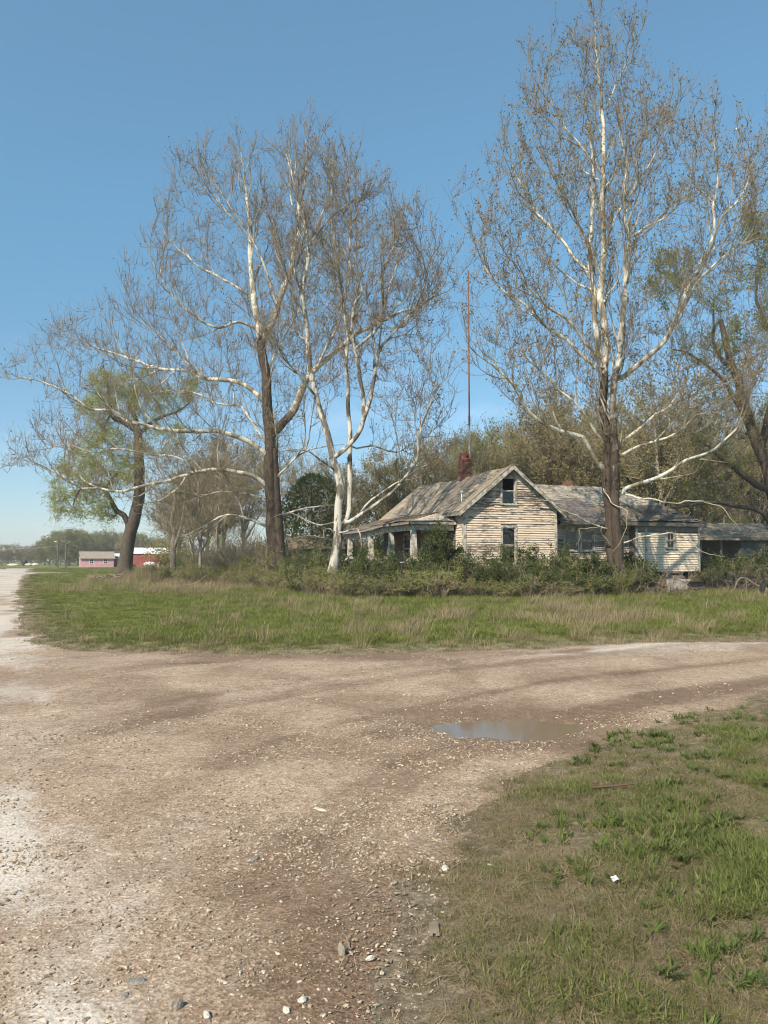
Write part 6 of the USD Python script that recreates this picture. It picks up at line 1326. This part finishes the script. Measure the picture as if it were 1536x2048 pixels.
p = gnd(1232, 1596); s = Soup(); s.tube([(-.16, 0, .03), (-.05, .01, .035), (.08, .02, .045), (.16, .035, .05)], [.008, .008, .007, .005], 6); x = s.make('stick', 'red_stick', label='reddish brown stick lying in the foreground grass', cat='stick', smooth=True); UsdGeom.Xformable(x).AddTranslateOp().Set(Gf.Vec3d(p[0], p[1], float(Hxy(p)[0])))
p = gnd(1229, 1798); v, f = pebble(33, 2, .6, 1.1); x = mesh('paper_scrap', (v * (.013, .012, .016) + (0, 0, .045), f), 'white_metal', label='crumpled white scrap caught in the foreground grass', cat='litter'); UsdGeom.Xformable(x).AddTranslateOp().Set(Gf.Vec3d(p[0], p[1], float(Hxy(p)[0])))

# ------------------------------------------------------------------ yard things by the house
def put(x, loc, rz=0):
    X = UsdGeom.Xformable(x); X.AddTranslateOp().Set(Gf.Vec3d(*map(float, loc)))
    if rz: X.AddRotateZOp().Set(math.degrees(rz))
# mast behind the ridge
b = spot(940.5, 43.2); t = thing('radio_mast', 'tall thin rust red antenna mast rising behind the chimney', 'mast', b)
ztop = at(940, 541, 43.2)[2] - b[2]
s = Soup(); s.tube([(0, 0, 0), (0, 0, ztop * .52)], .052, 10); s.make('lower_tube', 'galvanised', t, smooth=True, label='dull grey lower length of the mast')
s = Soup(); s.tube([(0, 0, ztop * .52), (0, 0, ztop * .80)], .047, 10); s.tube([(0, 0, ztop * .505), (0, 0, ztop * .535)], .062, 10); s.make('middle_tube', 'steel_rust', t, smooth=True)
s = Soup(); s.tube([(0, 0, ztop * .80), (0, 0, ztop)], .040, 8); s.make('upper_tube', 'steel_rust', t, smooth=True)
# grey shed on the right
SX = at(1398, 1120, 50); sh_ = thing('grey_shed', 'long low grey shed with weathered shingle roof and a diamond window, right edge', 'shed', (SX[0], SX[1], 0), math.radians(9))
RZ, EZ, LEN_S, DEP_S = 4.15, 3.02, 13.0, 5.2
for k in range(44):
    a = 3.0 + k * .225
    if 4.55 < a < 5.35: 
        mesh('siding_board', slab([(a, 0, 1.15), (a + .218, 0, 1.15), (a + .218, .03, 1.15), (a, .03, 1.15)], 1.1), 'grey_siding', sh_); mesh('siding_board', slab([(a, 0, EZ), (a + .218, 0, EZ), (a + .218, .03, EZ), (a, .03, EZ)], EZ - 2.25), 'grey_siding', sh_); continue
    mesh('siding_board', slab([(a, 0, EZ), (a + .218, 0, EZ), (a + .218, .03, EZ), (a, .03, EZ)], EZ), 'grey_siding', sh_)
s = Soup(); s.box((4.5, .05, 1.1), (5.5, .07, 2.3)); s.make('window', 'black_plastic', sh_)
s = Soup(); s.add([(5.95, -.012, 2.3), (6.15, -.012, 2.02), (5.95, -.012, 1.74), (5.75, -.012, 2.02), (5.95, -.001, 2.3), (6.15, -.001, 2.02), (5.95, -.001, 1.74), (5.75, -.001, 2.02)], [(0, 3, 2, 1), (4, 5, 6, 7), (0, 1, 5, 4), (1, 2, 6, 5), (2, 3, 7, 6), (3, 0, 4, 7)]); s.make('diamond_window', 'black_plastic', sh_)
s = Soup(); s.box((.1, DEP_S - .1, -.1), (LEN_S, DEP_S, EZ)); s.make('back_wall', 'plank_grey', sh_); s = Soup(); s.box((2.96, .05, 0), (3.0, DEP_S - .12, EZ - .05)); s.make('inner_wall', 'plank_grey', sh_)
for xx in (.15, 1.6): s = Soup(); s.box((xx, .05, -.1), (xx + .12, .17, EZ - .05)); s.make('post', 'plank_grey', sh_)
rr = UsdGeom.Xform.Define(stage, f'{sh_.GetPath()}/roof').GetPrim(); run = DEP_S / 2 + .4; fl = math.hypot(run, RZ - EZ); ds = np.array([0, -run / fl, -(RZ - EZ) / fl])
shingles(rr, (-.3, DEP_S / 2, RZ), (1, 0, 0), ds, LEN_S, fl, [(0, 0), (LEN_S, 0), (LEN_S, fl), (0, fl)], 'roof_shingles', rsh, tab=.3, expo=.16)
mesh('deck', slab([(-.3, -.4, EZ), (LEN_S, -.4, EZ), (LEN_S, DEP_S / 2, RZ - .01), (-.3, DEP_S / 2, RZ - .01)]), 'plank_grey', rr); mesh('deck', slab([(LEN_S, DEP_S + .4, EZ), (-.3, DEP_S + .4, EZ), (-.3, DEP_S / 2 + .01, RZ - .01), (LEN_S, DEP_S / 2 + .01, RZ - .01)]), 'plank_grey', rr)
s = Soup(); s.box((-.3, -.43, EZ - .14), (LEN_S, -.402, EZ + .01)); s.make('fascia', 'bare_wood', rr)
# half hidden old shed between the sycamores
q = spot(584, 56); hs = thing('old_shed', 'weathered wooden shed almost hidden behind the dark trunked sycamore', 'shed', q, math.radians(12))
for k in range(18):
    if 6 <= k <= 8: mesh('siding_board', slab([(k * .2, 0, .9), (k * .2 + .19, 0, .9), (k * .2 + .19, .03, .9), (k * .2, .03, .9)], .9), 'plank_grey', hs); continue
    mesh('siding_board', slab([(k * .2, 0, 2.3), (k * .2 + .19, 0, 2.3), (k * .2 + .19, .03, 2.3), (k * .2, .03, 2.3)], 2.3), 'plank_grey', hs)
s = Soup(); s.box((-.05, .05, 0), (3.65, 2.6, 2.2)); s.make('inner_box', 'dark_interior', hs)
shingles(hs, (-.3, 1.5, 3.35), (1, 0, 0), np.array([0, -1.8, -1.0]) / math.hypot(1.8, 1.0), 4.2, math.hypot(1.8, 1.0), [(0, 0), (4.2, 0), (4.2, 2.06), (0, 2.06)], 'brown_shingles', rsh, name='roof')
# junk along the wing wall
t = thing('steel_frame', 'rusty red steel implement frame lying under the wing wall', 'scrap', spot(1300, 37.4), math.radians(8)); 
for k, (p, q_) in enumerate((((-.6, 0, .55), (.9, 0, .50)), ((-.6, .5, .55), (.9, .5, .5)), ((-.6, 0, .55), (-.6, .5, .55)), ((.9, 0, .5), (.9, .5, .5)))): s = Soup(); s.beam(p, q_, .09, .16); s.make('beam', 'steel_rust', t)
for x_, y_ in ((-.5, 0), (.8, 0), (-.5, .5), (.8, .5)): s = Soup(); s.beam((x_, y_, -.05), (x_, y_, .5), .07, .07); s.make('leg', 'steel_rust', t)
s = Soup(); s.box((-.7, -.1, .64), (.35, .6, .70)); s.make('top_plate', 'black_plastic', t)
g = np.linspace(0, 1, 14); GX_, GY_ = np.meshgrid(g, g); zz = .62 - .45 * (1 - GY_) ** 1.3 + .10 * (meshkit.fbm(np.column_stack([GX_.ravel() * 4, GY_.ravel() * 4, 0 * GX_.ravel()]), 3, 3).reshape(14, 14) - .5)
vv = np.column_stack([(GX_.ravel() - .5) * 1.15 + .15 * GY_.ravel(), GY_.ravel() * .6, zz.ravel()]); qq = np.array([(i * 14 + j, i * 14 + j + 1, (i + 1) * 14 + j + 1, (i + 1) * 14 + j) for i in range(13) for j in range(13)])
x = mesh('tarp', (np.vstack([vv, vv - (0, 0, .015)]), np.vstack([qq, qq[:, ::-1] + 196])), 'tarp', smooth=True, label='crumpled pale grey tarp slumped under the wing wall', cat='tarp'); put(x, spot(1358, 36.8))
t = thing('storage_bin', 'black plastic bin in the grass under the right corner of the wing', 'bin', spot(1389, 36.4), math.radians(14)); v0 = [(-.30, -.2), (.30, -.2), (.30, .2), (-.30, .2)]
s = Soup(); s.add([(x_ * .86, y_ * .86, 0) for x_, y_ in v0] + [(x_, y_, .50) for x_, y_ in v0], [(0, 3, 2, 1), (0, 1, 5, 4), (1, 2, 6, 5), (2, 3, 7, 6), (3, 0, 4, 7), (4, 5, 6, 7)]); s.make('body', 'black_plastic', t); s = Soup(); s.box((-.33, -.23, .502), (.33, .23, .55)); s.make('lid', 'black_plastic', t)
b = spot(1460, 39.0); t = thing('rubbish_bag', 'black rubbish bag slumped in the scrub before the grey shed', 'bag', b); v, f = pebble(52, 3, .8, .4); mesh('sack', (v * (.36, .3, .42) + (0, 0, .3), f), 'black_plastic', t, smooth=True); s = Soup(); s.tube([(0, 0, .55), (.02, 0, .66), (.06, .02, .70)], [.09, .035, .06], 7); s.make('knot', 'black_plastic', t)
v, f = pebble(54, 3, .35, .6); x = mesh('orange_cloth', (v * (.30, .2, .3), f), 'orange_cloth', smooth=True, label='faded orange cloth lying above the black rubbish bag', cat='cloth'); put(x, np.array(spot(1466, 39.4)) + (0, 0, .80))
t = thing('white_panel', 'pale broken roofing panel leaning in the bushes below the diamond window', 'panel', spot(1490, 44), math.radians(6)); mesh('sheet', slab([(-1.2, 0, 1.55), (.95, 0, 2.0), (1.05, .5, 1.75), (-1.1, .6, 1.25)], .03), 'tarp', t); s = Soup(); s.beam((.9, .1, 0), (.95, .12, 1.95), .07, .07); s.make('post', 'plank_grey', t); s = Soup(); s.beam((-1.1, .1, 0), (-1.12, .12, 1.5), .07, .07); s.make('post', 'plank_grey', t)
# tyre, with tread blocks and rim hole
b = spot(1531, 33.0); t = thing('tyre', 'old black tyre standing in the grass at the right edge', 'tyre', (b[0], b[1], b[2]), math.radians(25))
prof = [(.19, -.08), (.27, -.105), (.335, -.085), (.345, 0), (.335, .085), (.27, .105), (.19, .08), (.17, 0)]; a = np.linspace(0, 2 * np.pi, 40, endpoint=False)
vv = np.array([(ra * math.cos(q_), w_, ra * math.sin(q_) + .30) for q_ in a for ra, w_ in prof]); ff = [(i * 8 + k, ((i + 1) % 40) * 8 + k, ((i + 1) % 40) * 8 + (k + 1) % 8, i * 8 + (k + 1) % 8) for i in range(40) for k in range(8)]; mesh('casing', (vv, np.array(ff)), 'rubber', t, smooth=40)
s = Soup(); 
for q_ in a[::1]: 
    c = np.array([.347 * math.cos(q_), 0, .347 * math.sin(q_) + .30]); tv = np.array([-math.sin(q_), 0, math.cos(q_)]); s.beam(c + (0, -.075, 0), c + (0, .075, 0) + tv * .02, .03, .018, up=tuple(tv))
s.make('tread', 'rubber', t, kind='stuff')
# fallen limbs on the right
t = thing('fallen_branch', 'bare arching fallen branch in the grass left of the tyre', 'branch', spot(1490, 36.5)); s = Soup(); s.tube(catmull([(-.6, 0, .0), (-.3, .1, .62), (.1, .2, .68), (.5, .1, .4), (1.1, 0, .12)], .08), np.linspace(.035, .05, len(catmull([(-.6, 0, .0), (-.3, .1, .62), (.1, .2, .68), (.5, .1, .4), (1.1, 0, .12)], .08))), 7); s.tube(catmull([(-.3, .1, .62), (-.5, .0, .85), (-.75, -.1, .95)], .06), .018, 5); s.tube(catmull([(.1, .2, .68), (.0, -.1, .4), (-.15, -.3, .05)], .06), .02, 5); s.make('limb', 'bare_wood', t, smooth=True)
t = thing('fallen_branch', 'grey fallen stick lying in weeds on the left lawn, below the dark trunked sycamore', 'branch', spot(385, 40)); s = Soup(); s.tube(catmull([(-1.2, 0, .12), (-.5, .1, .22), (.2, 0, .38), (.7, .1, .75)], .1), .025, 6); s.tube([(-.5, .1, .22), (-.7, 0, .5)], .014, 5); s.make('limb', 'bare_wood', t, smooth=True)
# brush pile on the left lawn
b = spot(232, 62); pile = thing('brush_pile', 'low pile of cut brown branches on the left lawn before the willow', 'brush pile', b); rp = np.random.default_rng(5); n = 150; th_ = rp.uniform(0, np.pi, n); c = np.column_stack([rp.normal(0, .9, n), rp.normal(0, .4, n), np.abs(rp.normal(.12, .14, n))]); dv = np.column_stack([np.cos(th_), np.sin(th_) * .6, rp.normal(0, .18, n)]) * rp.uniform(.3, .9, n)[:, None]
P = np.stack([c - dv, c + rp.normal(size=(n, 3)) * .04, c + dv], 1); v, f, g = many_tubes(P, np.broadcast_to(rp.uniform(.014, .034, (n, 1)), (n, 3)), 4); mesh('sticks', (v, f), 'stick_wood', pile, kind='stuff')

# ------------------------------------------------------------------ far buildings and poles
def gable_shed(t, W, D, EZ, RZ, wallmat, roofmat, ov=.25, ridge_x=True):
    w = Soup(); w.add([(0, 0, -.2), (W, 0, -.2), (W, D, -.2), (0, D, -.2), (0, 0, EZ), (W, 0, EZ), (W, D, EZ), (0, D, EZ), (0, D / 2, RZ - .05), (W, D / 2, RZ - .05)], np.array([(0, 1, 5), (0, 5, 4), (2, 3, 7), (2, 7, 6), (3, 0, 4), (3, 4, 7), (4, 8, 7), (1, 2, 6), (1, 6, 5), (5, 6, 9)])); w.make('wall', wallmat, t)
    k = (RZ - EZ) / (D / 2)
    mesh('roof', np_cat(slab([(-ov, -ov, EZ - ov * k + .06), (W + ov, -ov, EZ - ov * k + .06), (W + ov, D / 2, RZ + .06), (-ov, D / 2, RZ + .06)], .1), slab([(W + ov, D + ov, EZ - ov * k + .06), (-ov, D + ov, EZ - ov * k + .06), (-ov, D / 2 + .001, RZ + .06), (W + ov, D / 2 + .001, RZ + .06)], .1)), roofmat, t)
def np_cat(a, b): return np.vstack([a[0], b[0]]), np.vstack([a[1], b[1] + len(a[0])])
def small_window(t, x0, z0, x1, z1):
    w = UsdGeom.Xform.Define(stage, numbered(f'{t.GetPath()}/window')).GetPrim(); s = Soup(); f = .09
    s.box((x0 - f, -.05, z0 - f), (x0, -.004, z1 + f)); s.box((x1, -.05, z0 - f), (x1 + f, -.004, z1 + f)); s.box((x0, -.05, z1), (x1, -.004, z1 + f)); s.box((x0, -.05, z0 - f), (x1, -.004, z0)); s.make('frame', 'white_metal', w)
    s = Soup(); s.box((x0, -.02, z0), (x1, -.005, z1)); s.make('pane', 'black_plastic', w); s = Soup(); s.box(((x0 + x1) / 2 - .03, -.035, z0), ((x0 + x1) / 2 + .03, -.021, z1)); s.box((x0, -.034, (z0 + z1) / 2 - .03), (x1, -.0215, (z0 + z1) / 2 + .03)); s.make('muntin', 'white_metal', w)
a = at(162, 1120, 165); pk = thing('pink_shed', 'small pale pink shed with tan roof and two white framed windows', 'shed', (a[0], a[1], 0), math.radians(27))
gable_shed(pk, 6.7, 3.6, 2.05, 3.4, 'pink_paint', 'tan_shingles'); small_window(pk, 1.75, .85, 2.45, 1.75); small_window(pk, 4.65, .85, 5.35, 1.75)
s = Soup(); s.box((-.03, 1.0, 0), (-.005, 1.9, 1.9)); s.make('door', 'bare_wood', pk); s = Soup(); s.box((-.028, .12, 2.0), (-.004, 3.45, 2.2)); s.make('gable_trim', 'white_metal', pk); s = Soup(); s.box((-.24, -.27, 1.78), (6.94, -.253, 1.92)); s.make('fascia', 'steel_rust', pk)
a = at(220, 1120, 170); rd = thing('red_shed', 'narrow red shed with pale metal roof, right of the pink shed', 'shed', (a[0], a[1], 0), math.radians(20)); gable_shed(rd, 3.4, 3.2, 2.35, 3.0, 'red_paint', 'white_roof_metal')
s = Soup(); s.box((1.1, -.04, -.1), (2.1, -.006, 1.85)); s.make('door', 'steel_rust', rd); s = Soup(); s.box((1.0, -.045, 1.86), (2.2, -.004, 1.96)); s.make('door_trim', 'white_metal', rd)
a = at(262, 1120, 176); bn = thing('red_barn', 'long faded red barn with white metal roof behind the willow trunk', 'barn', (a[0], a[1], 0), math.radians(16)); gable_shed(bn, 10.2, 7, 3.15, 4.4, 'red_paint', 'white_roof_metal')
for x0 in (5.9, 8.2): 
    s = Soup(); s.box((x0, -.06, -.1), (x0 + .1, -.005, 1.0)); s.box((x0 + .9, -.06, -.1), (x0 + 1.0, -.005, 1.0)); s.box((x0 - .02, -.065, 1.003), (x0 + 1.02, -.005, 1.11)); s.make('door_frame', 'white_metal', bn); s = Soup(); s.box((x0 + .103, -.03, -.1), (x0 + .897, -.005, 1.0)); s.make('door', 'steel_rust', bn)
# propane tank
b = spot(299, 160); t = thing('propane_tank', 'white horizontal propane tank in front of the red barn', 'tank', b, math.radians(6)); m = trimesh.creation.capsule(1.5, .42, count=[16, 16]); m.apply_transform(trimesh.transformations.rotation_matrix(np.pi / 2, (0, 1, 0))); m.apply_translation((-.75 if abs(m.bounds.mean(0)[0]) > .3 else 0, 0, .75)); m.apply_translation((-m.bounds.mean(0)[0], 0, 0)); mesh('shell', m, 'white_metal', t, smooth=True)
s = Soup(); s.tube([(0, 0, 1.14), (0, 0, 1.32)], .14, 10); s.make('dome', 'white_metal', t); 
for x_ in (-.55, .55): s = Soup(); s.box((x_ - .06, -.3, -.1), (x_ + .06, .3, .40)); s.make('saddle', 'mortar', t)
# poles
def pole(px, depth, topy, name, label): 
    b = spot(px, depth); h = at(px, topy, depth)[2] - b[2]; t = thing(name, label, 'pole', b); s = Soup(); s.tube([(0, 0, -.2), (.02, 0, h * .5), (.03, 0, h)], [.17, .15, .12], 10); s.make('post', 'pole_wood', t, smooth=True); return t, h
t, h = pole(115.5, 150, 1076, 'street_lamp', 'wooden pole with a street lamp arm pointing left, left of the pink shed'); zl = at(112, 1084, 150)[2]
s = Soup(); s.tube([(0, 0, zl - .25), (-.25, 0, zl), (-.35, 0, zl + .02)], .035, 6); s.make('arm', 'galvanised', t); m = trimesh.creation.icosphere(2, 1).apply_scale((.28, .14, .09)).apply_translation((-.5, 0, zl + .02)); mesh('lamp_head', m, 'white_metal', t, smooth=True)
t2, h2 = pole(131.5, 140, 1079, 'utility_pole', 'wooden utility pole just left of the pink shed'); s = Soup(); s.box((-.75, -.05, h2 - .5), (.75, .05, h2 - .38)); s.make('crossarm', 'pole_wood', t2)
for x_ in (-.65, .65): s = Soup(); s.tube([(x_, 0, h2 - .38), (x_, 0, h2 - .2)], .045, 6); s.make('insulator', 'mortar', t2)
t3, h3 = pole(14, 235, 1111, 'utility_pole', 'thin grey pole at the far left beside the road end')
for i, (px, w_, lab) in enumerate(((26, 1.6, 'largest pale boulder at the end of the road, far left'), (58, 1.0, 'middle pale boulder at the end of the road'), (71, .9, 'rightmost pale boulder at the end of the road'))):
    v, f = pebble(60 + i, 2, .5, .3); x = mesh('boulder', (v * (w_, .7, .8) + (0, 0, .3), f), 'white_stone', smooth=40, label=lab, cat='boulder'); put(x, spot(px, 205))
b = spot(50, 207); t = thing('dark_barrel', 'dark rounded barrel between the pale boulders at the road end', 'barrel', b); s = Soup(); s.tube([(0, 0, 0), (0, 0, .1), (0, 0, .7), (0, 0, 1.3), (0, 0, 1.4)], [.5, .62, .72, .62, .5], 14); s.make('body', 'black_plastic', t, smooth=50); s = Soup(); s.tube([(0, 0, 1.401), (0, 0, 1.43)], .47, 14); s.make('lid', 'rubber', t)

# wire from the lamp pole across the far trees
a0 = np.array(spot(115.5, 150)) + (0, 0, at(115, 1093, 150)[2]); a1 = np.array(spot(-60, 190)) + (0, 0, at(0, 1095, 190)[2]); tt = np.linspace(0, 1, 24)[:, None]
P = a0 * (1 - tt) + a1 * tt; P[:, 2] -= .5 * np.sin(tt[:, 0] * np.pi); s = Soup(); s.tube(P, .02, 4); s.make('overhead_wire', 'galvanised', label='thin overhead wire running left from the lamp pole', cat='wire', smooth=True)

# ------------------------------------------------------------------ the air
usdkit.material(stage, '/World/Looks/air', {'v': ('principled_volume', {'color': (0.93, 0.96, 1.0), 'density': 0.00045, 'anisotropy': 0.3})}, volume='v.volume')
mesh('haze', trimesh.creation.box((3000, 2900, 36)).apply_translation((0, 1200, 16.8)), 'air', kind='stuff')
